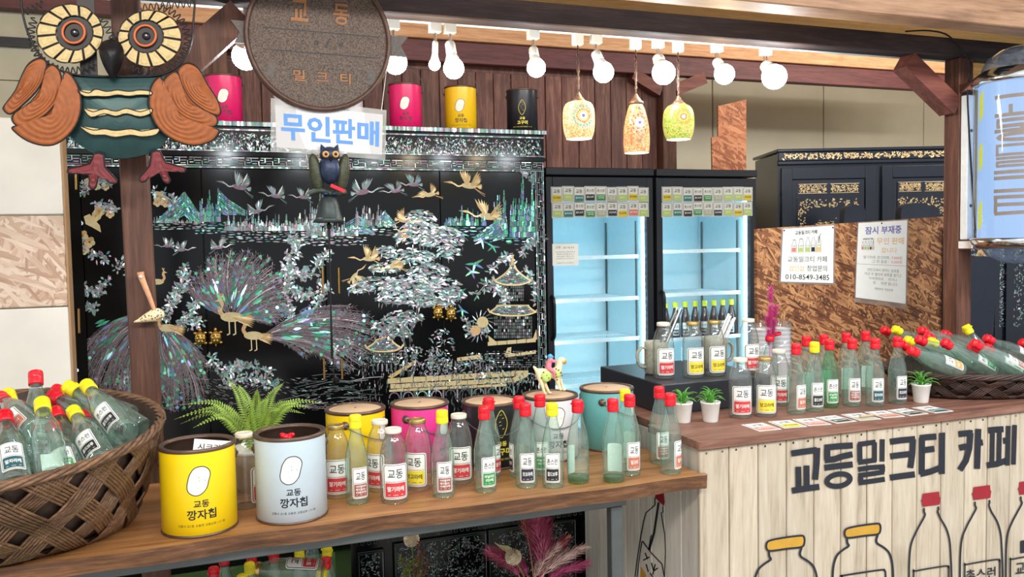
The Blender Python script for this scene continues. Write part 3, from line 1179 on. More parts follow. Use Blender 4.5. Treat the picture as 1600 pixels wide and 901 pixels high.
# pagoda: two tiled roofs with upturned eaves, walls of small slips, stair
def roof(xc, yt, yb, half, top_half, lift):
    m_, m2 = MBJ(), MBJ()
    n_ = 9
    for k in range(n_):
        t0, t1 = k / n_, (k + 0.86) / n_

        def edge(t):
            w = top_half + (half - top_half) * (t ** 1.7)
            return w, yt + (yb - yt) * t
        w0, y0 = edge(t0)
        w1, y1 = edge(t1)
        nx = max(3, int(w1 * 2 / 5))
        for j in range(nx):
            u0, u1 = -1 + 2 * j / nx, -1 + 2 * (j + 0.9) / nx

            def q(u, w, y):
                return IN(xc + u * w, y - lift * (abs(u) ** 3) * (y - yt) / (yb - yt))
            m_.poly([q(u0, w0, y0), q(u1, w0, y0), q(u1, w1, y1), q(u0, w1, y1)])
    for sgn in (-1, 1):
        pts = []
        for k in range(8):
            t = k / 7
            w = top_half + (half - top_half) * (t ** 1.7)
            y = yt + (yb - yt) * t - lift * t
            pts.append((xc + sgn * w, y))
        pts.append((xc + sgn * (half + 3), pts[-1][1] - 5))
        stroke2d(m2, pts, 2.6, IN2)
    stroke2d(m2, [(xc + u * half / 6, yb - lift * (abs(u) / 6) ** 3) for u in range(-6, 7)], 2.2, IN2)
    tag(m_.build('roof_inlay', M['pearl'], wd, world=True), kind='stuff')
    tag(m2.build('eave_inlay', M['pearl_gold'], wd, world=True), 'gold outlined pagoda eaves in the inlay')


mg, mw = MBJ(), MBJ()
roof(801, 414, 445, 28, 3, 7)
roof(801, 476, 493, 36, 24, 6)
stroke2d(mg, [(801, 414), (801, 398)], 3, IN2)
mg.poly([IN2(798, 414), IN2(804, 414), IN2(802.5, 404), IN2(801, 396), IN2(799.5, 404)])
stroke2d(mg, [(776, 477), (826, 477)], 2.4, IN2)
roof(600, 530, 549, 27, 12, 6)
stroke2d(mg, [(586, 531), (606, 526), (612, 532)], 2.6, IN2)
for x0, x1, y0, y1 in ((783, 821, 446, 474), (772, 833, 494, 532)):
    for j in range(int((x1 - x0) / 3)):
        for k in range(int((y1 - y0) / 5)):
            if R.random() < 0.86:
                xx, yy = x0 + j * 3, y0 + k * 5
                mw.poly([IN(xx, yy), IN(xx + 2.2, yy), IN(xx + 2.2, yy + 4.1), IN(xx, yy + 4.1)])
for j in range(13):
    xx = 583 + j * 2.9
    for k in range(4):
        mw.poly([IN(xx, 551 + k * 4), IN(xx + 2, 551 + k * 4), IN(xx + 2, 554.2 + k * 4), IN(xx, 554.2 + k * 4)])
for j in range(6):
    mw.poly([IN(582 + j * 7, 568), IN(584.4 + j * 7, 568), IN(584.4 + j * 7, 580), IN(582 + j * 7, 580)])
for k in range(8):
    for j in range(24):
        if R.random() < 0.7:
            xx, yy = 760 + j * 3.4, 548 + k * 3.4
            mw.poly([IN(xx, yy), IN(xx + 2.9, yy), IN(xx + 2.9, yy + 1.6), IN(xx, yy + 1.6)])
tag(mg.build('eave_inlay', M['pearl_gold'], wd, world=True), 'gold outlined pagoda eaves in the inlay')
tag(mw.build('pagoda_wall_inlay', M['pearl_dim'], wd, world=True), kind='stuff')
# terraces and the long bridge of gold blocks
mb = MBJ()


def blocks(x0, y0, x1, y1, h, step, gap=0.8):
    n_ = max(1, int(abs(x1 - x0) / step))
    for i in range(n_):
        ta, tb = i / n_, (i + 1) / n_ - gap / max(1, abs(x1 - x0))
        ax, ay, bx, by = x0 + (x1 - x0) * ta, y0 + (y1 - y0) * ta, x0 + (x1 - x0) * tb, y0 + (y1 - y0) * tb
        j = R.uniform(-0.8, 0.8)
        q_ = MBJ()
        q_.poly([IN(ax, ay + j), IN(bx, by - j), IN(bx, by + h), IN(ax, ay + h)])
        q_.build('bridge_slab', M['pearl_gold'], wd, world=True)


blocks(606, 591, 826, 578, 8, 19)
blocks(610, 600, 800, 590, 7, 17)
blocks(608, 608, 792, 599, 4, 22)
blocks(800, 590, 826, 578, 9, 13)
blocks(762, 534, 838, 528, 6, 15)
blocks(790, 553, 838, 547, 5, 20)
blocks(714, 558, 752, 554, 6, 38)
mb.poly([IN(788, 556), IN(798, 556), IN(799, 542), IN(793, 543)])
mb.poly([IN(606, 588), IN(648, 562), IN(650, 567), IN(612, 591)])
mb.poly([IN(764, 534), IN(763, 524), IN(776, 534)])
mb.poly([IN(832, 530), IN(838, 514), IN(839, 530)])
tag(mb.build('stair_inlay', M['pearl_gold'], wd, world=True), kind='stuff')
mb = MBJ()
for i in range(9):
    x = 616 + i * 22
    y = 612 - i * 1.1
    stroke2d(mb, [(x + 8 * cos(t * pi / 6), y + 10 - 9 * sin(t * pi / 6)) for t in range(7)], 1.6, IN)
    mb.poly([IN(x + 9.5, y), IN(x + 12, y), IN(x + 12, y + 14), IN(x + 9.5, y + 14)])
tag(mb.build('arch_inlay', M['pearl'], wd, world=True), kind='stuff')


# peacocks: fans of plume slivers with eyes, bright quills, gold bodies
def fan(cx, cy, a0, a1, l0, l1, n, name, bright=40, curve=0.0):
    m_, e_, q_ = MBJ(), MBJ(), MBJ()
    for i in range(n):
        t = (i + R.random()) / n
        a = a0 + (a1 - a0) * t
        L_ = (l0 + (l1 - l0) * R.random()) * (0.75 + 0.25 * sin(pi * t))
        s0 = R.uniform(0.12, 0.55)
        pts = []
        for k in range(5):
            u = s0 + (1 - s0) * k / 4
            aa = a + curve * u * u
            pts.append((cx + cos(aa) * L_ * u, cy + sin(aa) * L_ * u))
        stroke2d(m_, pts, 1.0, IN)
        p, pq = pts[-1], pts[-2]
        da = atan2(p[1] - pq[1], p[0] - pq[0])
        for k in range(5):
            u = 0.45 + 0.14 * k
            j = min(3, int(u * 4))
            x, y = pts[j][0] + (pts[j + 1][0] - pts[j][0]) * (u * 4 - j), pts[j][1] + (pts[j + 1][1] - pts[j][1]) * (u * 4 - j)
            for sg in (-1, 1):
                leaf(m_, x + cos(da + sg * 0.6) * 3, y + sin(da + sg * 0.6) * 3, 3.2, 0.35, da + sg * 0.6)
        if R.random() < 0.22:
            e_.poly([IN2(p[0] + 2.6 * cos(k * pi / 4), p[1] + 2.6 * sin(k * pi / 4)) for k in range(8)])
    for i in range(bright):
        t = (i + R.random()) / bright
        a = a0 + (a1 - a0) * t
        u = R.uniform(0.22, 0.58)
        aa = a + curve * u * u
        L_ = l1 * u
        leaf(q_, cx + cos(aa) * L_, cy + sin(aa) * L_, R.uniform(6, 13), R.uniform(1.2, 2.4), aa + curve * u * 1.2, 0, IN2)
    tag(m_.build(name, M['pearl_plum'], wd, world=True), kind='stuff')
    if e_.v:
        tag(e_.build('plume_eye_inlay', M['pearl_green'], wd, world=True), kind='stuff')
    tag(q_.build('quill_inlay', M['pearl_green'], wd, world=True), kind='stuff')


fan(362, 500, -2.75, -0.05, 60, 112, 330, 'peacock_plume_inlay', 36, 0.15)
fan(404, 528, -0.62, 0.12, 90, 196, 270, 'peacock_plume_inlay', 34, 0.25)
fan(256, 482, 1.75, 3.05, 110, 205, 300, 'peacock_plume_inlay', 34, -0.35)
fan(244, 498, 0.5, 1.5, 70, 150, 190, 'peacock_plume_inlay', 26, 0.2)


def fowl(x, y, s, fl, stand, name='peacock_inlay'):
    m_ = MBJ()

    def F(u, v):
        return IN2(x + fl * u * s, y + v * s)
    m_.poly([F(0.34 * cos(a * pi / 7), 0.15 * sin(a * pi / 7)) for a in range(14)])
    nk = smooth_pts([(-0.25, -0.02), (-0.36, -0.2), (-0.30, -0.38), (-0.33, -0.5)], 4)
    stroke2d(m_, nk, 0.13, F)
    m_.poly([F(-0.27, -0.5), F(-0.33, -0.58), F(-0.42, -0.52), F(-0.52, -0.47), F(-0.38, -0.46)])
    for k in range(3):
        stroke2d(m_, [(-0.32, -0.55), (-0.36 + k * 0.06, -0.72)], 0.025, F)
    for k in range(7):
        a = -0.05 + k * 0.09
        m_.poly([F(0.0, -0.08 + k * 0.02), F(0.45 * cos(a), 0.45 * sin(a) - 0.06), F(0.72 * cos(a), 0.72 * sin(a) - 0.02), F(0.45 * cos(a), 0.45 * sin(a) + 0.02)])
    if stand:
        for dx in (-0.08, 0.1):
            stroke2d(m_, [(dx, 0.12), (dx + 0.02, 0.5), (dx - 0.06, 0.54)], 0.035, F)
    return tag(m_.build(name, M['pearl_gold'], wd, world=True), 'gold peacock body in the inlay')


fowl(362, 495, 52, 1, True)
fowl(396, 524, 44, 1, True)
fowl(262, 512, 40, 1, False)
fowl(246, 440, 30, -1, False)
# blossoming branches, left doors and middle
mb = MBJ()
for x, y, r_ in ((140, 286, 9), (150, 290, 7), (251, 308, 10), (258, 316, 8), (246, 316, 7), (155, 330, 9), (172, 334, 7), (150, 338, 8), (129, 368, 9), (140, 378, 9), (132, 390, 8), (165, 292, 6)):
    q_ = MBJ()
    blossom(q_, x, y, r_)
    q_.build('blossom_inlay', [M['pearl_gold'], M['brass']], wd, world=True)
mb.poly([IN(131, 338), IN(140, 334), IN(156, 352), IN(158, 363), IN(146, 356), IN(134, 350)])
mb.poly([IN(146, 338), IN(152, 330), IN(160, 336), IN(154, 344)])
tag(mb.build('songbird_inlay', M['pearl_gold'], wd, world=True), 'two pale gold songbirds in the inlay', kind='stuff')
mb = MBJ()
for tw, n_ in (([(104, 300), (130, 296), (150, 282), (172, 290)], 110), ([(104, 330), (120, 352), (116, 372), (140, 392), (164, 404)], 130), ([(150, 320), (166, 322), (182, 326)], 50), ([(240, 300), (262, 308), (276, 322)], 70),
               ([(112, 470), (126, 452), (150, 456), (166, 440)], 120), ([(112, 490), (130, 478), (148, 484)], 80), ([(255, 500), (270, 470), (285, 440), (288, 420)], 150), ([(262, 520), (290, 500), (306, 470)], 130), ([(300, 510), (312, 500)], 30),
               ([(455, 370), (466, 390), (452, 410), (460, 430)], 110), ([(450, 420), (480, 430), (500, 410), (512, 396)], 130), ([(452, 450), (480, 462), (512, 450)], 120), ([(446, 480), (470, 500), (500, 470)], 90), ([(450, 400), (446, 440), (452, 490)], 90),
               ([(330, 560), (350, 580), (380, 570), (420, 580)], 160), ([(350, 600), (390, 590), (430, 600)], 100), ([(190, 600), (205, 580), (200, 620)], 70), ([(185, 420), (200, 400), (206, 432)], 50)):
    bush(mb, tw, n_, 11, (2.2, 4.6), (1.0, 2.1))
for x, y in ((460, 384), (478, 420), (500, 440), (460, 452), (275, 470), (290, 450), (300, 480)):
    blossom(mb, x, y, 6, 0, 0)
tag(mb.build('branch_inlay', M['pearl'], wd, world=True), kind='stuff')
# corner ornament, top right
mb = MBJ()
for _ in range(170):
    t = R.random()
    x, y = 796 + 48 * t, 262 + 46 * t * t
    leaf(mb, R.uniform(x, 838), y + R.uniform(-3, 4) * (1.2 - t), R.uniform(1.6, 3.4), R.uniform(0.7, 1.6), R.uniform(0, pi))
tag(mb.build('corner_inlay', M['pearl'], wd, world=True), kind='stuff')


# borders in real metres: crushed-shell strips, key pattern, cornice garden
def strip(m_, x0, x1, z0, z1, off, n, mat=0, horiz=True):
    for i in range(n):
        if horiz:
            a, b = x0 + (x1 - x0) * i / n, x0 + (x1 - x0) * (i + 1) / n
            m_.poly([(a, CY - off, z0), (b, CY - off, z0), (b, CY - off, z1), (a, CY - off, z1)], mat)
        else:
            a, b = z0 + (z1 - z0) * i / n, z0 + (z1 - z0) * (i + 1) / n
            m_.poly([(x0, CY - off, a), (x1, CY - off, a), (x1, CY - off, b), (x0, CY - off, b)], mat)


mb = MBJ()
strip(mb, CX0 - 0.01, CX1 + 0.01, CZ1 - 0.022, CZ1 - 0.002, 0.0208, 260)
strip(mb, CX0, CX1, 2.044, 2.050, 0.0047, 160)
strip(mb, CX0, CX1, 1.948, 1.953, 0.0047, 160)
strip(mb, CX0, CX1, 1.872, 1.878, 0.0027, 200)
strip(mb, CX1 - 0.052, CX1 - 0.047, CZ0 + 0.1, 1.874, 0.0027, 120, 0, False)
strip(mb, CX1 - 0.009, CX1 - 0.003, CZ0 + 0.1, 1.92, 0.0027, 120, 0, False)
tag(mb.build('pearl_strip', M['pearl'], wd, world=True), kind='stuff')
mb = MBJ()
cell = 0.062
zb0, zb1 = 1.882, 1.920
zm = (zb0 + zb1) / 2
i = 0
x = CX0 + 0.005
t_ = 0.0036


def bar(x0, x1, z0, z1):
    mb.poly([(x0, CY - 0.0027, z0), (x1, CY - 0.0027, z0), (x1, CY - 0.0027, z1), (x0, CY - 0.0027, z1)])


while x + cell < CX1:
    bar(x, x + cell - 0.004, zb0, zb0 + t_)
    bar(x + 0.01, x + cell, zb1 - t_, zb1)
    bar(x, x + t_, zb0, zm + 0.004)
    bar(x + cell * 0.45, x + cell * 0.45 + t_, zm - 0.004, zb1)
    bar(x + 0.010, x + cell * 0.42, zm - t_ / 2 - 0.004, zm + t_ / 2 - 0.004)
    bar(x + cell * 0.52, x + cell * 0.95, zm - t_ / 2 + 0.004, zm + t_ / 2 + 0.004)
    bar(x + 0.008, x + cell * 0.36, zm + 0.006, zm + 0.006 + t_)
    bar(x + cell * 0.56, x + cell * 0.9, zm - 0.006 - t_, zm - 0.006)
    x += cell
xb0, xb1 = CX1 - 0.043, CX1 - 0.012
xm = (xb0 + xb1) / 2
z = CZ0 + 0.1
while z + cell < 1.88:
    bar(xb0, xb0 + t_, z, z + cell - 0.004)
    bar(xb1 - t_, xb1, z + 0.01, z + cell)
    bar(xb0, xm + 0.003, z, z + t_)
    bar(xm - 0.003, xb1, z + cell * 0.45, z + cell * 0.45 + t_)
    bar(xm - t_ / 2 - 0.003, xm + t_ / 2 - 0.003, z + 0.01, z + cell * 0.42)
    bar(xm - t_ / 2 + 0.003, xm + t_ / 2 + 0.003, z + cell * 0.52, z + cell * 0.95)
    z += cell
zb0, zb1 = 0.155, 0.20
x = CX0 + 0.03
while x + 0.08 < CX1:
    for (a, b, c, d) in ((0, 0.06, 0, t_), (0.02, 0.08, 0.041, 0.045), (0, t_, 0, 0.03), (0.02, 0.02 + t_, 0.015, 0.045), (0.03, 0.06, 0.018, 0.022), (0.06, 0.06 + t_, 0, 0.022)):
        bar(x + a, x + b, zb0 + c, zb0 + d)
    x += 0.08
tag(mb.build('key_border', M['pearl'], wd, world=True), kind='stuff')
mb = MBJ()
for _ in range(2300):
    x = R.uniform(CX0 + 0.02, CX1 - 0.02)
    h = R.random() ** 1.7
    z = 1.957 + 0.075 * h
    big = R.random() < 0.12
    l_, w_ = (R.uniform(0.006, 0.011), R.uniform(0.003, 0.006)) if big else (R.uniform(0.004, 0.010), R.uniform(0.001, 0.0022))
    a = R.uniform(0, pi) if big or h > 0.5 else pi / 2 + R.uniform(-0.5, 0.5)
    c_, s_ = cos(a), sin(a)
    mb.poly([(x + p * c_ - q * s_, CY - 0.0048, z + p * s_ + q * c_) for p, q in ((-l_, 0), (0, w_), (l_, 0), (0, -w_))])
tag(mb.build('garden_inlay', M['pearl'], wd, world=True), kind='stuff')
# a chip of bare wood near the top of the third door
mb = MBJ()
mb.poly([wfn(0.0007)(*p) for p in ((640, 258), (646, 255), (653, 257), (659, 256), (657, 262), (650, 267), (645, 262))])
mb.build('chipped_patch', M['candle'], wd, world=True)

# ================================================================== bottles, jars and their labels
LC = {
    'red': srgb(206, 62, 66), 'yellow': srgb(238, 214, 62), 'navy': srgb(44, 44, 62), 'black': srgb(34, 34, 38), 'green': srgb(48, 150, 74),
    'teal': srgb(38, 84, 92), 'orange': srgb(196, 118, 92), 'maroon': srgb(152, 78, 66), 'lime': srgb(196, 220, 120), 'ochre': srgb(206, 160, 84),
    'grey': srgb(186, 190, 160), 'dteal': srgb(40, 130, 124), 'pink': srgb(236, 130, 116)}
for k_, c_ in LC.items():
    M['lab_' + k_] = plain('label_' + k_, c_, 0.45, vary=0.03)
KINDS = {
    'straw': ('교동', ['딸기라떼'], 'red', 0), 'mango': ('교동', ['망고라떼'], 'yellow', 1), 'choco': ('교동', ['쪼꼬라떼'], 'navy', 0),
    'cold': ('촌스런', ['콜드브루'], 'black', 0), 'green': ('촌스런', ['바닐라빈', '라떼'], 'green', 0), 'malcha': ('교동', ['말차라떼'], 'teal', 0),
    'milk': ('교동', ['밀크티'], 'orange', 0), 'brown': ('교동', ['카라멜라떼', '헤이즐넛+', '카페라떼'], 'maroon', 0), 'ochre': ('교동', ['미숫가루'], 'ochre', 0),
    'lime': ('교동', ['청포도'], 'lime', 0), 'greyk': ('교동', ['미숫가루', '라떼'], 'grey', 0), 'dteal': ('교동', ['말차라떼'], 'dteal', 0), 'pinkk': ('교동', ['딸기라떼'], 'pink', 0)}


def rrect(m_, w, h, rad, fn, off, mat, n=12, cx=0.0, cy=0.0):
    xs = [-w / 2, -w / 2 + rad * 0.15, -w / 2 + rad * 0.5, -w / 2 + rad]
    xs += [-w / 2 + rad + (w - 2 * rad) * i / n for i in range(1, n)]
    xs += [w / 2 - rad, w / 2 - rad * 0.5, w / 2 - rad * 0.15, w / 2]
    a, b = [], []
    for x in xs:
        e = max(0.0, abs(x) - (w / 2 - rad))
        d = rad - sqrt(max(0.0, rad * rad - e * e))
        a.append(fn(cx + x, cy - h / 2 + d, off))
        b.append(fn(cx + x, cy + h / 2 - d, off))
    L_ = len(xs)
    m_.add(a + b, [(i, i + 1, L_ + i + 1, L_ + i) for i in range(L_ - 1)], mat)


def draw_label(m_, kind, w, h, fn, small=False):
    """white card, ruled black frame, shop name above a colour block with the drink's name; slots: paper, ink, colour, text"""
    head, sub, colr, dark = KINDS[kind]
    e = 0.0002
    st = 0 if small else w / 11
    rrect(m_, w, h, w * 0.12, fn, e, 0)
    rrect(m_, w * 0.91, h * 0.945, w * 0.10, fn, 2 * e, 1)
    rrect(m_, w * 0.85, h * 0.915, w * 0.08, fn, 3 * e, 0)
    hb = h * 0.40
    rrect(m_, w * 0.79, hb, w * 0.05, fn, 4 * e, 2, 12, 0, -h * 0.235)
    if not small:
        rrect(m_, w * 0.80, h * 0.008, 0.0001, fn, 4 * e, 1, 12, 0, -h * 0.012)
        rrect(m_, w * 0.80, h * 0.008, 0.0001, fn, 4 * e, 2, 12, 0, h * 0.006)
    three = len(head) == 3
    put_text(m_, head, 0, h * 0.22, w * (0.66 if three else 0.56), h * (0.20 if three else 0.26), lambda x, y: fn(x, y, 4 * e), 1, 0.012, 0, st)
    n_ = len(sub)
    for i, s_ in enumerate(sub):
        hh = h * (0.145 if n_ == 1 else 0.105 if n_ == 2 else 0.078)
        yy = -h * 0.205 + (n_ - 1) * hh * 0.62 - i * hh * 1.24
        put_text(m_, s_, 0, yy, w * (0.62 if len(s_) > 3 else 0.5), hh, lambda x, y: fn(x, y, 5 * e), 3, 0.02, 0, st)
    if not small:
        put_text(m_, 'Latte', 0, -h * 0.375, w * 0.16, h * 0.030, lambda x, y: fn(x, y, 5 * e), 3, 0.01, 0, st)
        for sg in (-1, 1):
            rrect(m_, w * 0.09, h * 0.012, 0.0001, fn, 5 * e, 3, 3, sg * w * 0.24, -h * 0.375)


def kind_mats(kind):
    return [M['paper'], M['ink'], M['lab_' + KINDS[kind][2]], M['ink'] if KINDS[kind][3] else M['paper']]


_mc = {}


def cached(key, maker):
    if key not in _mc:
        o = maker()
        _mc[key] = o.data
        bpy.data.objects.remove(o)
    return _mc[key]


def child(name, mesh, parent):
    o = bpy.data.objects.new(name, mesh)
    COL.objects.link(o)
    o.parent = parent
    return o


A_PROF = [(0, 0.006), (0.018, 0.0045), (0.024, 0.001), (0.0265, 0.0), (0.0285, 0.004), (0.0290, 0.012), (0.0290, 0.095), (0.0284, 0.110), (0.0262, 0.125), (0.0222, 0.143), (0.0178, 0.160), (0.0144, 0.174), (0.0128, 0.184), (0.0124, 0.188), (0.0138, 0.190), (0.0138, 0.194), (0.0120, 0.196), (0.0120, 0.206)]
B_PROF = [(0, 0.007), (0.022, 0.005), (0.030, 0.001), (0.0325, 0.0), (0.0350, 0.004), (0.0356, 0.012), (0.0356, 0.100), (0.0348, 0.115), (0.0322, 0.132), (0.0275, 0.150), (0.0222, 0.162), (0.0196, 0.167), (0.0196, 0.170), (0.0208, 0.172), (0.0196, 0.175), (0.0190, 0.180)]


def glass_a():
    m_ = MB()
    m_.lathe(A_PROF, 28)
    return m_.build('glass', M['bottle_glass'])


def cap_a(mat, opened=False):
    m_ = MB()
    m_.lathe([(0.0130, 0.187), (0.0152, 0.188), (0.0156, 0.191), (0.0156, 0.203), (0.0152, 0.2038), (0.0152, 0.2052), (0.0156, 0.2062), (0.0155, 0.215), (0.0148, 0.2195), (0.0120, 0.2215), (0, 0.222)] if not opened else
             [(0.0130, 0.187), (0.0152, 0.188), (0.0156, 0.191), (0.0156, 0.203), (0.0140, 0.205), (0.0060, 0.205), (0.0055, 0.209), (0.0040, 0.209), (0.004, 0.203)], 24)
    m_.box((0.0, -0.0160, 0.2095), (0.012, 0.004, 0.004))
    if opened:
        m_.box((0.018, 0, 0.206), (0.008, 0.008, 0.002))
        m_.lathe([(0, 0), (0.014, 0.001), (0.0156, 0.003), (0.0156, 0.009), (0.014, 0.010)], 20, c=(0.034, 0, 0.206), M=Matrix.Rotation(radians(-12), 3, 'Y'))
    else:
        m_.box((0, 0.0160, 0.205), (0.010, 0.003, 0.008))
    return m_.build('cap', mat)


def label_a(kind):
    m_ = MB()
    r_ = 0.0290
    draw_label(m_, kind, 0.0415, 0.077, lambda x, y, o: ((r_ + o) * sin(x / r_), -(r_ + o) * cos(x / r_), 0.0555 + y))
    return m_.build('label', kind_mats(kind))


def label_b(kind):
    m_ = MB()
    r_ = 0.0356
    draw_label(m_, kind, 0.068, 0.088, lambda x, y, o: ((r_ + o) * sin(x / r_), -(r_ + o) * cos(x / r_), 0.058 + y))
    return m_.build('label', kind_mats(kind))


def glass_b():
    m_ = MB()
    m_.lathe(B_PROF, 30)
    return m_.build('glass', M['clear_glass'])


def lid_b(mat):
    m_ = MB()
    m_.lathe([(0.0190, 0.1735), (0.0212, 0.174), (0.0216, 0.1765), (0.0216, 0.183), (0.0205, 0.185), (0.018, 0.1855), (0.017, 0.1845), (0, 0.1845)], 28)
    return m_.build('lid', mat)


def level(r_, h, mat, name):
    m_ = MB()
    m_.lathe([(0, 0.007), (r_ * 0.8, 0.005), (r_ - 0.001, 0.006), (r_ - 0.0006, 0.012), (r_ - 0.0006, h), (0, h)], 24)
    return m_.build(name, mat)


M['syrup_green'] = thin_glass('green_drops', (0.35, 0.75, 0.12, 1), (0.2, 0.5, 0.05, 1), 0.05)
M['dark_brew'] = plain('dark_brew', srgb(56, 28, 26), 0.15)
M['jar_lid_gold'] = plain('jar_lid_gold', srgb(206, 172, 104), 0.28, 0.85)
M['jar_lid_white'] = plain('jar_lid_cream', srgb(226, 214, 196), 0.4)
CAPM = {'r': 'red_plastic', 'y': 'yellow_plastic'}
LIDM = {'g': 'jar_lid_gold', 'w': 'jar_lid_white'}


def orient(d, spin):
    """Euler that stands local z along d, spun about it so that the label faces spin degrees"""
    q = Vector((0, 0, 1)).rotation_difference(Vector(d).normalized())
    return (q.to_matrix() @ Matrix.Rotation(radians(spin), 3, 'Z')).to_euler()


def bottle(lab, loc, spin=0, cap='r', kind=None, group=None, d=None, green=False, opened=False, fill=None):
    t = thing('glass_bottle', lab, 'bottle', loc, (0, 0, radians(spin)) if d is None else orient(d, spin), group)
    g = child('glass', cached('ga', glass_a), t)
    if green:
        g.data = cached('ga_green', glass_a)
        g.data.materials[0] = M['bottle_green']
    child('cap', cached(('cap', cap, opened), lambda: cap_a(M[CAPM[cap]], opened)), t)
    if kind:
        child('label', cached(('la', kind), lambda: label_a(kind)), t)
    if fill:
        child('liquid', cached(('fa', fill), lambda: level(0.0285, fill[0], M[fill[1]], 'liquid')), t)
    return t


def jar(lab, loc, spin=0, lid='w', kind=None, group=None, d=None):
    t = thing('milk_jar', lab, 'jar', loc, (0, 0, radians(spin)) if d is None else orient(d, spin), group)
    child('glass', cached('gb', glass_b), t)
    child('lid', cached(('lid', lid), lambda: lid_b(M[LIDM[lid]])), t)
    if kind:
        child('label', cached(('lb', kind), lambda: label_b(kind)), t)
    return t


def facing(p):
    """spin that turns a label from -Y towards the camera"""
    return math.degrees(atan2(-p.x, p.y)) * -1 if False else math.degrees(atan2(p.x, p.y)) * -1


def set_row(rows, Z, group_b, group_j):
    for (typ, px, py, capc, kind, turn, lab, kw) in rows:
        p = atZ(px, py, Z)
        s = facing(p) + turn
        if typ == 'A':
            bottle(lab, p, s, capc, kind, group_b, **kw)
        else:
            jar(lab, p, s, capc, kind, group_j)


SZ = 0.86
set_row([
    ('J', 385, 790, 'w', 'straw', 75, 'cream-lidded clear jar between the yellow can and the pale blue can', {}),
    ('J', 528, 774, 'g', 'straw', 0, 'gold-lidded jar with red label right of the pale blue can', {}),
    ('A', 559, 784, 'y', 'brown', 18, 'yellow-capped bottle with maroon label in front of the yellow lidded can', {}),
    ('J', 596, 764, 'w', 'straw', -40, 'cream-lidded jar behind the frontmost red-label jar', {}),
    ('J', 617, 782, 'w', 'straw', 5, 'frontmost cream-lidded jar with full red label, before the pink lidded can', {}),
    ('J', 655, 762, 'g', 'mango', -20, 'gold-lidded jar with yellow label before the pink lidded can', {}),
    ('A', 693.5, 774, 'y', 'brown', 8, 'yellow-capped bottle with maroon label before the pink lidded can', {}),
    ('J', 719, 752, 'w', 'straw', 5, 'cream-lidded jar with red label between the pink and black lidded cans', {}),
    ('A', 759, 766, 'r', 'green', 22, 'red-capped bottle with green label in front of the black lidded can', {}),
    ('A', 766, 745, 'r', 'straw', 60, 'red-capped bottle right behind the green-label bottle by the black can', {}),
    ('A', 813, 743, 'r', 'cold', -75, 'red-capped bottle with label turned left, right of the black lidded can', {}),
    ('A', 823, 759, 'r', 'choco', 6, 'red-capped bottle with dark navy label before the black lidded can', {}),
    ('A', 845.5, 739, 'r', 'green', 5, 'red-capped bottle with green label behind the yellow-capped one, before the white lidded can', {}),
    ('A', 864.5, 759, 'y', 'cold', -3, 'yellow-capped bottle with black label before the white lidded can', {}),
    ('A', 904, 752, 'r', 'malcha', -120, 'red-capped bottle with green dregs before the white lidded can', {'fill': (0.016, 'syrup_green')}),
    ('A', 959, 750, 'r', 'lime', 172, 'red-capped bottle seen from behind its label, before the teal can', {'fill': (0.009, 'syrup_green')}),
    ('A', 978, 728, 'y', 'green', 150, 'yellow-capped bottle standing behind two red-capped ones before the teal can', {}),
    ('A', 985, 740, 'r', 'milk', 24, 'red-capped bottle with terracotta label right of the teal can', {}),
    ('A', 1031, 722, 'r', 'brown', 24, 'rear one of the two red-capped bottles at the right end of the wooden shelf', {}),
    ('A', 1048, 738, 'r', 'milk', 62, 'front one of the two red-capped bottles at the right end of the wooden shelf', {}),
], SZ, 'drink bottles on the wooden shelf', 'milk jars on the wooden shelf')

CZ_ = 0.946
set_row([
    ('J', 1157, 651, 'w', 'straw', 12, 'cream-lidded jar with red label before the black box on the counter', {}),
    ('J', 1196, 649, 'g', 'mango', 8, 'gold-lidded jar with yellow label before the black box on the counter', {}),
    ('J', 1217, 632, 'w', 'straw', 8, 'cream-lidded jar with red label behind the gold-lidded one on the counter', {}),
    ('A', 1244, 645, 'r', 'milk', 44, 'leftmost front red-capped bottle of the counter row, terracotta label turned right', {}),
    ('A', 1260, 626, 'r', 'straw', 160, 'red-capped bottle behind the yellow-capped one in the counter row', {}),
    ('A', 1272.7, 641, 'y', 'cold', 24, 'yellow-capped bottle with black label in the counter row', {}),
    ('A', 1287, 622, 'r', 'milk', 150, 'red-capped bottle right behind the green-glass bottle of the counter row', {}),
    ('A', 1296, 635, 'r', 'green', 26, 'bottle of deeper green glass with green label in the counter row', {'green': True}),
    ('A', 1322, 618, 'r', 'choco', 170, 'red-capped bottle behind the maroon-label bottle of the counter row', {}),
    ('A', 1331, 633, 'r', 'brown', 22, 'red-capped bottle with maroon label in the counter row', {}),
    ('A', 1352, 614, 'r', 'straw', 165, 'red-capped bottle left behind the dark teal label bottle of the counter row', {}),
    ('A', 1367, 633, 'r', 'malcha', 24, 'red-capped bottle with dark teal label in the counter row', {}),
    ('A', 1402, 629, 'r', 'choco', 38, 'rightmost standing bottle of the counter row, navy label, beside the succulent', {}),
], CZ_, 'drink bottles in a row on the counter', 'milk jars on the counter')

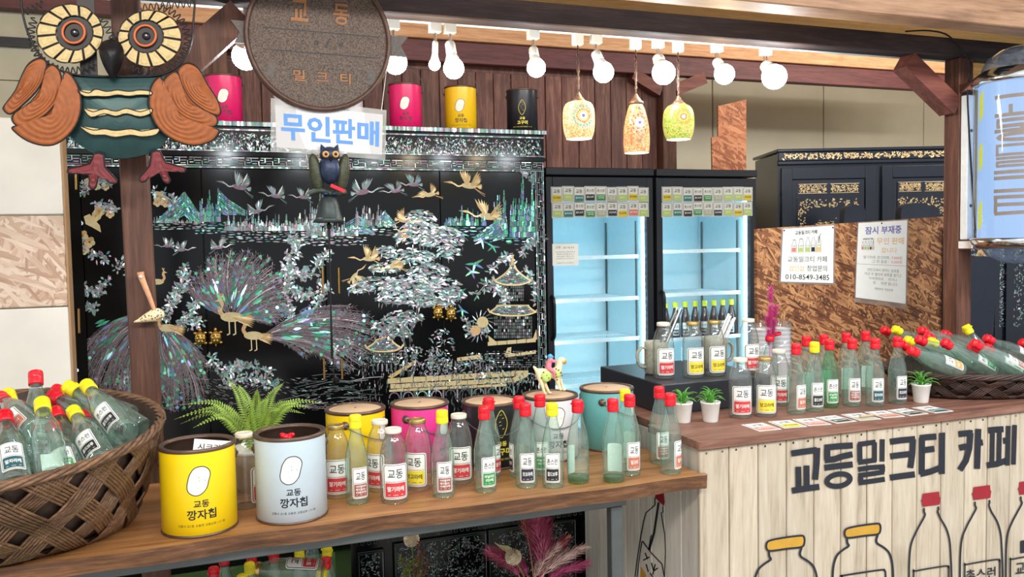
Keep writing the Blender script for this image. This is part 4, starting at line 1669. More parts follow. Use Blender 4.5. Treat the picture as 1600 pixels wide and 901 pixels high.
# bottle with open flip cap holding pink feather sprigs
p = atZ(1203, 614, CZ_)
bottle('bottle with open red flip cap holding pink plumes on the counter', p, 5, 'r', None, 'drink bottles in a row on the counter', opened=True)
M['plume_pink'] = plain('plume_pink', srgb(232, 92, 170), 0.7, vary=0.2, scale=80)
fv = thing('feather_sprig', 'bright pink feathery sprigs standing in the open-capped bottle', 'dried flower', (p.x, p.y, p.z + 0.02))
R = random.Random(3)
for (tx, ty, h) in ((0.005, 0.0, 0.355), (0.030, 0.004, 0.29), (-0.004, 0.003, 0.25)):
    mb = MB()
    pts = [(tx * (k / 8) ** 1.5, ty * k / 8, h * k / 8) for k in range(9)]
    mb.tube(pts, 0.0012, 5)
    for _ in range(520):
        u = R.uniform(0.60, 1.0)
        if 0.82 < u < 0.86:
            continue
        b = Vector((tx * u ** 1.5, ty * u, h * u))
        a = R.uniform(0, 2 * pi)
        d = Vector((cos(a), sin(a), R.uniform(0.5, 1.1))).normalized() * R.uniform(0.016, 0.032)
        sd = Vector((-sin(a), cos(a), 0)) * 0.0013
        mb.add([b - sd, b + sd, b + d], [(0, 1, 2)])
    mb.build('sprig', M['plume_pink'], fv)

# ================================================================== the wooden shelf, its steel frame
R = random.Random(5)
sh = thing('wooden_shelf', 'live-edge wooden slab shelf on a grey steel frame in the foreground', 'shelf', (0.0, 2.2, 0.0))
fr_t = []
N_ = 60
for i in range(N_ + 1):
    x = -1.35 + (1.235 + 1.35) * i / N_
    fr_t.append((x, 1.926 + 0.006 * sin(x * 5) + 0.004 * sin(x * 17 + 1)))
loop = fr_t + [(1.252, 1.922), (1.262, 1.930), (1.262, 1.944), (1.246, 1.950), (1.244, 2.46), (-1.35, 2.46)]
mb = MB()
top = [(x, y, SZ) for x, y in loop]
low = []
for i, (x, y) in enumerate(loop):
    yy = y + (0.006 + 0.004 * sin(x * 23) if y < 2.0 else 0)
    low.append((x, yy, SZ - 0.038))
mb.prism(top, low, 0, 1)
bevel(mb.build('slab', [M['shelf_wood'], M['shelf_edge']], sh, world=True, fix=True), 0.004, 2)
for nm, a, b in (('frame_rail', (-1.3, 1.965, 0.792), (1.03, 1.995, 0.820)), ('frame_rail', (-1.3, 2.38, 0.792), (1.03, 2.41, 0.820)),
                 ('frame_leg', (0.985, 1.965, 0.0), (1.019, 1.995, 0.792)), 
                 ('frame_leg', (-1.3, 1.965, 0.0), (-1.27, 1.995, 0.792)), ('frame_leg', (-1.3, 2.38, 0.0), (-1.27, 2.41, 0.792))):
    mb = MB()
    mb.span(a, b)
    bevel(mb.build(nm, M['steel'], sh, world=True), 0.002, 1)

# ================================================================== the counter
ct = thing('serving_counter', 'whitewashed plank counter with brown top and navy painted lettering', 'counter', (2.3, 2.4, 0.0))
FY = 1.957                                     # plank front plane
EX = 1.262                                     # plank plane of the left end
mb = MB()
top_loop = [(1.245, 1.945), (3.6, 1.945), (3.6, 2.77), (2.915, 2.77), (2.915, 2.52), (2.822, 2.52), (2.822, 2.77), (1.262, 2.77), (1.262, 2.20), (1.228, 2.20), (1.228, 2.06), (1.245, 2.06)]
mb.prism([(x, y, CZ_) for x, y in top_loop], [(x, y, CZ_ - 0.022) for x, y in top_loop])
bevel(mb.build('counter_top', M['counter_wood'], ct, world=True, fix=True), 0.003, 1)
mb = MB()
mb.span((EX + 0.016, FY + 0.016, 0.0), (2.80, 2.735, CZ_ - 0.024))
mb.span((2.80, FY + 0.016, 0.0), (3.58, 2.50, CZ_ - 0.024))
mb.build('body', M['grey_plank'], ct, world=True)
px_ = 1.253
pm = None
while px_ < 3.55:
    w = 0.0975
    mb = MB()
    mb.box((0, 0, 0), (w - 0.003, 0.016, CZ_ - 0.026))
    if pm is None:
        o = mb.build('plank', M['white_plank'], ct)
        pm = o.data
    else:
        o = child('plank', pm, ct)
    bevel(o, 0.0025, 1)
    o.location = (px_ + w / 2 - 2.3, FY + 0.008 - 2.4 + R.uniform(-0.0008, 0.0008), (CZ_ - 0.026) / 2)
    px_ += w
for a, b in ((1.975, 2.066), (2.068, 2.16), (2.162, 2.24), (2.242, 2.32), (2.322, 2.41), (2.412, 2.51), (2.512, 2.62), (2.622, 2.735)):
    mb = MB()
    mb.span((EX, a + 0.001, 0.0), (EX + 0.015, b - 0.001, CZ_ - 0.026))
    bevel(mb.build('end_plank', M['grey_plank'], ct, world=True), 0.002, 1)
# nail heads along the top of the planks
mb = MB()
for i in range(23):
    for dx in (0.022, 0.074):
        c = (1.253 + 0.0975 * i + dx, FY - 0.0005, CZ_ - 0.036)
        mb.lathe([(0, -0.001), (0.0025, -0.0005), (0.003, 0.001)], 8, c=c, M=Matrix.Rotation(radians(90), 3, 'X'))
tag(mb.build('nail_heads', M['black_metal'], ct, world=True), kind='stuff')


def FP(px, py):
    """counter-front pixel -> 3D on the plank faces"""
    p = atY(px, py, FY)
    return (p.x, FY - 0.0022, p.z)


def FP2(px, py):
    p = atY(px, py, FY)
    return (p.x, FY - 0.0030, p.z)


def zp(x, y):                                   # pixel of the 1600x547 enlargement of [1220,650,1600,780]
    return (1220 + x * 380 / 1600.0, 650 + y * 380 / 1600.0)


letters = [
    # gyo
    [[(66, 243), (140, 232), (232, 220)], [(236, 206), (232, 310), (222, 415)], [(112, 330), (114, 468)], [(166, 322), (168, 462)], [(70, 488), (160, 474), (250, 462)]],
    # dong
    [[(284, 205), (380, 195), (470, 190)], [(302, 210), (302, 286)], [(286, 287), (350, 280), (400, 262), (468, 248)], [(284, 337), (380, 325), (470, 315)]],
    # mil
    [[(516, 180), (518, 300)], [(506, 184), (620, 168)], [(612, 170), (612, 295)], [(506, 302), (624, 286)], [(664, 150), (662, 296)], [(506, 348), (590, 336), (680, 330)], [(666, 326), (664, 366)], [(508, 388), (600, 376), (676, 364)], [(522, 392), (522, 430)], [(508, 436), (600, 424), (680, 412)]],
    # keu
    [[(714, 166), (790, 156), (880, 148)], [(866, 150), (862, 240), (848, 338)], [(716, 262), (780, 254), (850, 246)], [(714, 402), (800, 390), (878, 380)]],
    # ti
    [[(912, 142), (960, 136), (1020, 132)], [(926, 140), (924, 380)], [(930, 222), (1006, 212)], [(914, 378), (980, 362), (1048, 336)], [(1048, 108), (1046, 378)], [(1068, 106), (1066, 378)]],
    # ka
    [[(1166, 116), (1240, 108), (1258, 110)], [(1244, 108), (1236, 210), (1214, 290), (1174, 352)], [(1170, 206), (1216, 196)], [(1296, 82), (1288, 344)], [(1300, 174), (1326, 170)]],
    # pe
    [[(1360, 92), (1420, 86), (1462, 84)], [(1388, 96), (1384, 314)], [(1434, 92), (1430, 296)], [(1352, 322), (1420, 312), (1480, 290)], [(1492, 62), (1486, 322)], [(1458, 160), (1480, 158)], [(1534, 56), (1526, 316)]],
]
for i, L_ in enumerate(letters):
    mb = MBJ()
    for s_ in L_:
        w_ = 40 if i not in (2,) else 33
        if i == 4 and s_[0][0] in (1048, 1068):
            w_ = 20
        if i == 6 and s_[0][0] in (1388, 1434, 1492, 1534):
            w_ = 31
        if i == 0 and s_[0][0] in (112, 166):
            w_ = 38
        stroke2d(mb, s_, w_, lambda x, y: FP(*zp(x, y)))
    if i == 1:
        stroke2d(mb, [(376 + 76 * cos(k * pi / 14), 418 + 40 * sin(k * pi / 14) - 0.12 * 76 * cos(k * pi / 14)) for k in range(28)], 34, lambda x, y: FP(*zp(x, y)), closed=True)
    mb.build('painted_letter', M['navy'], ct, world=True)


def zq(x, y):                                   # pixel of the 1600x833 enlargement of [1060,620,1600,901]
    return (1060 + x / 2.963, 620 + y / 2.963)


FQ = lambda x, y: FP(*zq(x, y))
FQ2 = lambda x, y: FP2(*zq(x, y))
M['paint_gold'] = plain('paint_mustard', srgb(196, 148, 48), 0.55)
M['paint_red'] = plain('paint_red', srgb(150, 22, 38), 0.55)
mb = MBJ()


def line(pts, w=9, n=5, closed=False, fn=FQ2, mat=0):
    stroke2d(mb, smooth_pts(pts, n, closed), w, fn, mat, closed)


# two wide jars
for dx, dy, sc in ((0, 0, 1.0), (354, -56, 0.94)):
    def T(x, y):
        return (405 + (x - 405) * sc + dx + (8 if dx else 0), 640 + (y - 640) * sc + dy)
    lid_o = [T(*p) for p in ((422, 662), (480, 650), (560, 640), (578, 646), (580, 672), (566, 692), (500, 700), (425, 710), (406, 700), (406, 675))]
    mb.poly([FQ(*p) for p in smooth_pts(lid_o, 4, True)], 1)
    line(lid_o, 9, 5, True)
    line([T(*p) for p in ((416, 712), (418, 735), (424, 750), (395, 770), (365, 800), (348, 860), (345, 960), (346, 1100))], 10)
    line([T(*p) for p in ((568, 694), (560, 720), (566, 738), (600, 760), (626, 790), (640, 850), (644, 960), (644, 1100))], 10)
    line([T(*p) for p in ((392, 1000), (392, 905), (400, 895), (580, 868), (600, 872), (606, 890), (606, 1000))], 8)
# two and a half narrow bottles with red caps
for dx, dy, sc in ((0, 0, 1.0), (236, -30, 1.0), (448, -54, 0.98)):
    def T(x, y):
        return (x + dx, y + dy)
    mb.poly([FQ(*T(*p)) for p in ((1128, 446), (1204, 436), (1206, 460), (1210, 464), (1206, 496), (1128, 506), (1124, 482), (1120, 478), (1126, 470))], 2)
    line([T(*p) for p in ((1133, 512), (1134, 530), (1138, 545), (1120, 580), (1096, 625), (1074, 680), (1066, 750), (1064, 860), (1064, 1100))], 8)
    line([T(*p) for p in ((1200, 505), (1201, 518), (1198, 530), (1210, 560), (1236, 605), (1252, 660), (1258, 740), (1262, 860), (1262, 1100))], 8)
    line([T(*p) for p in ((1086, 1000), (1086, 815), (1098, 802), (1230, 780), (1246, 786), (1248, 800), (1248, 1000))], 7)
mb.poly([FQ(*p) for p in ((1580, 665), (1600, 660), (1600, 720), (1580, 722))], 0)
put_text(mb, '촌스런', 1396, -818, 140, 56, lambda x, y: FQ2(x, -y - (x - 1396) * 0.12), 0, 0.012)
put_text(mb, '교동', 1602, -790, 90, 62, lambda x, y: FQ2(x, -y - (x - 1602) * 0.12), 0, 0.012)
mb.build('painted_bottles', [M['navy'], M['paint_gold'], M['paint_red']], ct, world=True)

# the painted bottle on the counter's end
EXP = lambda px, py: (EX - 0.0012, atX(px, py, EX).y, atX(px, py, EX).z)
EXP2 = lambda px, py: (EX - 0.0018, atX(px, py, EX).y, atX(px, py, EX).z)


def ze(x, y):                                   # pixel of the 1493x901 enlargement of [900,720,1200,901]
    return (900 + x * 300 / 1493.0, 720 + y * 300 / 1493.0)


mb = MB()
E1 = lambda x, y: EXP(*ze(x, y))
E2 = lambda x, y: EXP2(*ze(x, y))
mb.poly([E1(*p) for p in ((616, 232), (684, 234), (692, 320), (686, 350), (640, 306), (618, 286))], 1)
for pts, w in (([(616, 285), (618, 340), (590, 366), (548, 400), (528, 470), (504, 600), (480, 760), (462, 900)], 8), ([(678, 350), (680, 395), (666, 402), (676, 470), (694, 570), (698, 700), (692, 900)], 7),
               ([(646, 320), (610, 560), (572, 690)], 16), ([(588, 575), (568, 690)], 8), ([(520, 622), (590, 715), (672, 800), (690, 900)], 8), ([(516, 622), (500, 720), (478, 900)], 7)):
    stroke2d(mb, pts, w, E2)
mb.poly([E1(*p) for p in ((505, 815), (545, 880), (550, 960), (500, 960))], 2)
for pts in ([(540, 712), (560, 760)], [(526, 770), (575, 745)], [(548, 800), (565, 860)], [(590, 790), (606, 850)], [(620, 800), (600, 880)], [(612, 850), (640, 830)], [(580, 870), (600, 900)]):
    stroke2d(mb, pts, 9, E2)
mb.build('painted_end_bottle', [M['navy'], M['paint_red'], M['paint_gold']], ct, world=True)

# drink cards lying along the counter edge
cc = [(1189, 667, 'pinkk'), (1230, 662.5, 'mango'), (1268, 659, 'pinkk'), (1306, 655, 'cold'), (1345, 651, 'greyk'), (1382, 647, 'milk'), (1418, 643.5, 'cold'), (1457, 639.5, 'malcha')]
names = ['pinkish drink card, leftmost of those lying on the counter edge', 'yellow drink card lying on the counter edge', 'pinkish drink card right of the yellow one on the counter edge', 'black-block drink card lying before the green-glass bottle',
         'grey-green drink card lying on the counter edge', 'terracotta drink card lying on the counter edge before the navy-label bottle', 'black-block drink card lying on the counter edge before the succulent', 'dark teal drink card, rightmost on the counter edge']
for (px, py, kd), nm in zip(cc, names):
    p = atZ(px, py, CZ_)
    mb = MB()
    mb.box((0, 0, 0.0005), (0.074, 0.094, 0.001))
    draw_label(mb, kd, 0.072, 0.092, lambda x, y, o: (x, y, 0.0011 + o), True)
    o = mb.build('drink_card', kind_mats(kd), loc=(p.x, p.y, CZ_), fix=False)
    o.rotation_euler = (0, 0, radians(-4 + R.uniform(-5, 5)))
    tag(o, nm, 'card', 'drink cards along the counter edge')
# wooden stick lying on the cards
p = atZ(1356, 653, CZ_)
mb = MB()
mb.tube([(-0.03, 0, 0.006), (0.03, 0.004, 0.006)], 0.0045, 8, flat=0.7)
tag(mb.build('wooden_stick', M['candle'], loc=(p.x, p.y, CZ_ + 0.0015)), 'short pale wooden stick lying on the drink cards', 'stick')

# black box with mugs and jars on it
bx = atZ(1032, 648, CZ_)
BT = CZ_ + 0.098
mb = MB()
mb.box((0, 0, 0), (0.42, 0.44, 0.098))
tag(bevel(mb.build('black_box', M['black_plastic'], loc=(1.335 + 0.21, 2.30 + 0.22, CZ_ + 0.049)), 0.004, 2), 'flat matt black box on the counter under the mugs and jars', 'box')
set_row([
    ('J', 1037, 590, 'w', 'straw', 22, 'cream-lidded jar with red label, leftmost on the black box', {}),
    ('J', 1083, 589, 'g', 'mango', 24, 'gold-lidded jar with yellow label in the middle of the black box', {}),
    ('J', 1116, 586, 'g', 'mango', 30, 'gold-lidded jar with yellow label, right of its twin on the black box', {}),
    ('J', 1169, 582, 'w', 'straw', 34, 'steamed-up cream-lidded jar at the right end of the black box', {}),
], BT, 'x', 'milk jars on the black box')
M['stoneware'] = plain('stoneware', srgb(158, 156, 140), 0.5, vary=0.25, scale=140, bump=0.2)
M['rim_brown'] = plain('stoneware_brown', srgb(112, 84, 62), 0.5)


def mug(lab, loc, side):
    t = thing('stoneware_mug', lab, 'mug', loc)
    m_ = MB()
    m_.lathe([(0, 0.002), (0.034, 0.0), (0.040, 0.006), (0.042, 0.04), (0.041, 0.09), (0.042, 0.112), (0.0385, 0.112), (0.037, 0.09), (0.037, 0.012), (0, 0.010)], 26)
    m_.build('body', M['stoneware'], t)
    m_ = MB()
    m_.tube(smooth_pts([(side * 0.038, 0, 0.088), (side * 0.056, 0, 0.092), (side * 0.072, 0, 0.075), (side * 0.070, 0, 0.045), (side * 0.058, 0, 0.028), (side * 0.039, 0, 0.026)], 5), [0.007] * 26, 8, flat=0.8)
    m_.build('handle', M['stoneware'], t)
    return t


pm_ = atY(1019, 590, 2.49)
mug('speckled stoneware mug at the left end of the black box, holding dark straws', (1.432, 2.50, BT), -1)
mug('speckled stoneware mug holding white straws, half hidden behind the jars', (1.668, 2.50, BT), 1)
M['straw_white'] = plain('straw_white', srgb(240, 240, 238), 0.4)
M['straw_black'] = plain('straw_black', srgb(50, 44, 44), 0.35)
M['straw_clear'] = thin_glass('straw_wrapper', (0.9, 0.9, 0.9, 1), (0.6, 0.6, 0.6, 1), 0.1, 0.25)
for (mx, my, tip, mats_, labs) in ((1.432, 2.50, (1.515, 2.49, BT + 0.215), ['straw_black', 'straw_white', 'straw_black', 'straw_clear', 'straw_black', 'straw_white', 'straw_black'], 'drinking straw leaning in the left mug'),
                                   (1.668, 2.50, (1.725, 2.48, BT + 0.185), ['straw_white', 'straw_white', 'straw_white', 'straw_white'], 'white paper straw leaning in the right mug')):
    for k, m_ in enumerate(mats_):
        a = k * 2 * pi / len(mats_) + 0.4
        o_ = Vector((0.012 * cos(a), 0.017 * sin(a), 0))
        b0 = Vector((mx - 0.014, my, BT + 0.018)) + o_
        b1 = Vector(tip) + o_ * 0.8 + Vector((0, 0, 0.006 * ((k * 3) % 4 - 1.5)))
        mb = MB()
        mb.tube([(0, 0, 0), b1 - b0], 0.0042 if len(mats_) < 5 else 0.0028, 8)
        o = mb.build('drinking_straw', M[m_], loc=b0)
        tag(o, {'straw_black': 'dark ', 'straw_white': 'white ', 'straw_clear': 'clear-wrapped '}[m_] + labs if len(mats_) > 5 else labs, 'straw', 'straws in the left mug' if len(mats_) > 5 else 'straws in the right mug')
# stacks of white paper cups in clear sleeves behind
M['cup_white'] = plain('cup_white', srgb(242, 240, 238), 0.5)
M['sleeve'] = thin_glass('clear_sleeve', (0.98, 0.98, 0.99, 1), (0.8, 0.83, 0.86, 1), 0.06, 0.06, (0.9, 0.92, 0.95, 1))
for px, py, lab in ((1190, 590, 'left stack of white cups in a clear sleeve behind the pink plumes'), (1219, 590, 'right stack of white cups in a clear sleeve behind the pink plumes')):
    p = atY(px, py, 2.66)
    t = thing('cup_stack', lab, 'cup', (p.x, 2.66, CZ_), group='cup stacks on the counter')
    mb = MB()
    for k in range(9):
        z = 0.02 + k * 0.016
        mb.lathe([(0.030, z), (0.038, z + 0.055), (0.0405, z + 0.058), (0.0405, z + 0.061), (0.037, z + 0.061)], 22)
    mb.lathe([(0.0, 0.02), (0.03, 0.02)], 22)
    mb.build('cups', M['cup_white'], t)
    mb = MB()
    mb.lathe([(0.040, 0.0), (0.0425, 0.002), (0.0425, 0.235), (0.041, 0.235), (0.041, 0.004)], 24)
    mb.build('sleeve', M['sleeve'], t)

# succulents in white pots
M['succulent'] = plain('succulent_green', srgb(96, 168, 66), 0.45, vary=0.25, scale=40)


def pot_mesh():
    m_ = MB()
    m_.lathe([(0, 0.001), (0.0215, 0.0), (0.0225, 0.002), (0.029, 0.056), (0.0305, 0.057), (0.0305, 0.062), (0.0275, 0.062), (0.0268, 0.052), (0, 0.052)], 26)
    return m_.build('pot', M['pot_white'])


def leaf_mesh():
    m_ = MB()
    n_ = 7
    a, b, c = [], [], []
    for k in range(n_ + 1):
        u = k / n_
        w = 0.0048 * (1 - u) ** 0.7 * (0.7 + 0.6 * min(1, u * 3)) + 0.0001
        x = 0.050 * u
        z = 0.040 * u - 0.032 * u * u * u
        a.append((x, -w, z + 0.0012))
        b.append((x, 0, z - 0.0008))
        c.append((x, w, z + 0.0012))
    L_ = n_ + 1
    m_.add(a + b + c, [(i, i + 1, L_ + i + 1, L_ + i) for i in range(n_)] + [(L_ + i, L_ + i + 1, 2 * L_ + i + 1, 2 * L_ + i) for i in range(n_)] + [(i, 2 * L_ + i, 2 * L_ + i + 1, i + 1) for i in range(n_)], 0, True)
    return m_.build('leaf', M['succulent'])


for px, py, lab in ((1067, 659, 'left one of the two small potted succulents before the black box'), (1110, 658, 'right one of the two small potted succulents before the black box'), (1439, 628, 'small potted succulent beside the bottle basket on the counter')):
    p = atZ(px, py, CZ_)
    t = thing('potted_succulent', lab, 'plant', (p.x, p.y, CZ_), (0, 0, R.uniform(0, 6)), 'succulents in white pots')
    child('pot', cached('pot', pot_mesh), t)
    for k in range(26):
        o = child('leaf', cached('sleaf', leaf_mesh), t)
        o.location = (0.004 * cos(k), 0.004 * sin(k), 0.054)
        el = -0.1 + 1.15 * (k / 26.0)
        o.rotation_euler = (0, -el + R.uniform(-0.1, 0.1), k * 2.399)
        o.scale = (R.uniform(0.85, 1.2),) * 3

# ================================================================== wicker baskets heaped with bottles
M['wicker'] = wood('wicker_cane', (srgb(58, 38, 26), srgb(104, 74, 52), srgb(146, 110, 80)), 'x', 0.5, 2.0, 0.2, vary=0.25, knots=False)
M['wicker_dark'] = wood('wicker_dark', (srgb(36, 24, 20), srgb(64, 44, 38), srgb(92, 66, 56)), 'x', 0.5, 2.0, 0.2, vary=0.25, knots=False)
M['wicker_inside'] = plain('wicker_inside', srgb(60, 42, 32), 0.7, vary=0.4, scale=60, bump=0.5)


def basket(name, lab, cx, cy, z0, z1, a0, b0, a1, b1, nband, strands, bw, lean, mat, lift=0.0, sr=0.0022, bulge=0.4):
    t = thing(name, lab, 'basket', (cx, cy, z0))

    def S(th, v, off=0.0):
        u = v ** bulge if bulge != 1 else v
        a, b = a0 + (a1 - a0) * u, b0 + (b1 - b0) * u
        h = (z1 - z0) * v + lift * v * v * (0.5 + 0.5 * sin(th))
        n = Vector((cos(th) / max(a, 1e-3), sin(th) / max(b, 1e-3), 0)).normalized()
        return Vector((a * cos(th), b * sin(th), h)) + n * off + Vector((0, 0, -0.3 * off))
    NT_, NV = 64, 8
    m_ = MB()
    vs = [S(2 * pi * k / NT_, j / NV, -0.006) for j in range(NV + 1) for k in range(NT_)]
    m_.add(vs, [(j * NT_ + k, j * NT_ + (k + 1) % NT_, (j + 1) * NT_ + (k + 1) % NT_, (j + 1) * NT_ + k) for j in range(NV) for k in range(NT_)], 0, True)
    m_.poly([S(2 * pi * k / NT_, 0.0, -0.004) + Vector((0, 0, 0.006)) for k in range(NT_)])
    m_.build('lining', M['wicker_inside'], t)
    for dirn in (-1, 1):
        for i in range(nband):
            th0 = 2 * pi * i / nband + (0.5 * 2 * pi / nband if dirn < 0 else 0)
            m_ = MB()
            for s_ in range(strands):
                ds = (s_ - (strands - 1) / 2) * bw / strands
                pts = []
                for k in range(13):
                    v = 0.02 + 0.98 * k / 12
                    th = th0 + dirn * lean * v + ds / (0.5 * (a1 + b1))
                    # over and under the crossing bands
                    ph = (th0 + dirn * lean * v) * nband / 2 + (0 if dirn > 0 else pi / 2)
                    off = 0.004 + 0.0045 * sin(lean * v * nband + i * pi + (0 if dirn > 0 else pi)) + R.uniform(-0.0006, 0.0006)
                    pts.append(S(th, v, off))
                m_.tube(pts, sr, 4, flat=0.8, smooth=True)
            m_.build('wicker_band', mat, t)
    for k in range(5):
        m_ = MB()
        pts = []
        for j in range(96):
            th = 2 * pi * j / 96
            p_ = S(th, 1.0, 0.004)
            a = th * 14 + k * 2 * pi / 5
            n = Vector((cos(th), sin(th), 0))
            pts.append(p_ + n * (0.008 * cos(a)) + Vector((0, 0, 0.007 * sin(a))))
        m_.tube(pts, 0.0048, 5, closed=True)
        m_.build('rim_strand', mat, t)
    m_ = MB()
    m_.tube([S(2 * pi * j / 64, 0.0, 0.004) + Vector((0, 0, 0.006)) for j in range(64)], 0.006, 6, closed=True)
    m_.build('base_ring', mat, t)
    return t


R = random.Random(21)
basket('wicker_basket', 'big brown wicker basket heaped with bottles at the left end of the shelf', -0.50, 2.14, SZ + 0.001, 1.072, 0.29, 0.19, 0.375, 0.42, 20, 7, 0.075, 0.62, M['wicker'], 0.05, 0.0042, 0.6)


HEAP = []
GL = 'bottles heaped in the left basket'


def heap(cap_px, base_px, Yc, Yb, lab, spin=0, cap='r', kind=None, group=None, scale=1.0, minz=None):
    a = atY(cap_px[0], cap_px[1], Yc)
    b = atY(base_px[0], base_px[1], Yb)
    d = (a - b).normalized()
    loc = a - d * 0.204 * scale
    o = bottle(lab, loc, spin, cap, kind, group, d=d)
    o.scale = (scale,) * 3
    HEAP.append((o, d, scale, 0 if group == GL else 1))
    return o


GL = 'bottles heaped in the left basket'
for a in (
        ((46, 598), (50, 700), 2.22, 2.14, 'upright red-capped bottle at the back of the left basket, topmost there', 20, 'r', 'choco'),
        ((9.5, 623), (34, 700), 2.22, 2.10, 'yellow-capped bottle at the left rear of the left basket, cut by the photo edge', 0, 'y', None),
        ((60, 652), (74, 752), 1.97, 1.81, 'yellow-capped bottle with its blank back turned to the viewer, front of the left basket', 180, 'y', 'green'),
        ((6, 657), (22, 762), 1.99, 1.81, 'red-capped bottle with dark green label at the front left of the left basket', 15, 'r', 'malcha'),
        ((111, 669), (152, 742), 2.00, 1.84, 'yellow-capped bottle leaning right with black label at the basket rim', -25, 'y', 'cold'),
        ((132, 635), (197, 720), 2.08, 1.89, 'yellow-capped bottle showing its round base, black label, right part of the left basket', -30, 'y', 'cold'),
        ((143, 626), (240, 684), 2.16, 2.06, 'yellow-capped bottle lying at the far right of the left basket, base outward', -60, 'y', 'brown'),
        ((91, 621), (170, 650), 2.34, 2.26, 'red-capped bottle lying across the back of the left basket', 0, 'r', None),
        ((73, 632), (140, 668), 2.24, 2.16, 'red-capped bottle lying just before the rearmost one in the left basket', 0, 'r', None),
        ((122, 654), (165, 706), 2.08, 1.94, 'red-capped bottle between two yellow-capped ones in the left basket', 0, 'r', None),
        ((84, 657), (118, 745), 2.09, 1.93, 'upper of two red-capped bottles seen behind the yellow cap, middle of the left basket', 0, 'r', None),
        ((84, 671), (112, 752), 1.99, 1.82, 'lower of two red-capped bottles behind the yellow cap, label half hidden', 0, 'r', 'green'),
        ((206, 643), (165, 700), 2.34, 2.20, 'red-capped bottle at the far right back of the left basket, only its cap showing', 0, 'r', None),
        ((-4, 636), (52, 690), 2.08, 1.90, 'red-capped bottle lying with terracotta label at the left edge of the left basket', -40, 'r', 'milk')):
    heap(*a, group=GL, scale=1.07)

basket('wicker_tray', 'low dark wicker tray heaped with bottles on the right of the counter', 2.67, 2.235, CZ_ + 0.004, 1.028, 0.38, 0.22, 0.425, 0.265, 26, 5, 0.05, 0.36, M['wicker_dark'], 0.0, 0.0034, 0.7)
GR = 'bottles heaped in the right basket'
for a in (
        ((1427, 549), (1530, 592), 2.10, 2.08, 'front left red-capped bottle of the right basket, ochre label', 35, 'r', 'ochre'),
        ((1482, 536), (1570, 592), 2.12, 2.08, 'red-capped bottle with green label lying in the middle front of the right basket', 35, 'r', 'green'),
        ((1507, 541), (1596, 595), 2.11, 2.07, 'red-capped bottle with maroon label lying in the front of the right basket', 35, 'r', 'brown'),
        ((1528, 546), (1625, 598), 2.11, 2.07, 'red-capped bottle with green label lying right of the maroon-label one in the basket', 35, 'r', 'green'),
        ((1437, 531), (1530, 580), 2.20, 2.16, 'red-capped bottle above the ochre-label one in the right basket', 35, 'r', None),
        ((1440, 517), (1534, 560), 2.36, 2.32, 'rearmost red-capped bottle left in the right basket, against the chipboard', 35, 'r', None),
        ((1450, 527), (1542, 572), 2.29, 2.25, 'red-capped bottle in the second row at the left of the right basket', 35, 'r', None),
        ((1480, 523), (1574, 566), 2.37, 2.33, 'red-capped bottle before the foot of the reddish post', 35, 'r', None),
        ((1511, 522), (1556, 592), 2.30, 2.24, 'yellow-capped bottle rising steeply before the dark chair back', 20, 'y', None),
        ((1547, 531), (1645, 580), 2.19, 2.14, 'large looking red-capped bottle at the right of the right basket, label at the photo edge', 35, 'r', 'greyk'),
        ((1543, 544), (1630, 602), 2.17, 2.13, 'red-capped bottle tucked under the one at the right of the right basket', 35, 'r', None),
        ((1401, 516), (1490, 560), 2.42, 2.38, 'yellow-capped bottle lying at the far left rear of the right basket', 35, 'y', None),
        ((1385, 517), (1474, 562), 2.47, 2.44, 'red-capped bottle lying at the far left rear, behind the yellow-capped one', 35, 'r', None),
        ((1417, 538), (1505, 584), 2.26, 2.22, 'red-capped bottle just behind the standing navy-label bottle', 35, 'r', None),
        ((1425, 533), (1512, 575), 2.33, 2.29, 'yellow-capped bottle peeping between red caps at the left of the right basket', 35, 'y', None),
        ((1457, 537), (1547, 582), 2.23, 2.19, 'yellow-capped bottle peeping between red caps in the middle of the right basket', 35, 'y', None),
        ((1600, 537), (1692, 590), 2.20, 2.15, 'red-capped bottle cut by the right photo edge', 35, 'r', None)):
    heap(*a, group=GR)

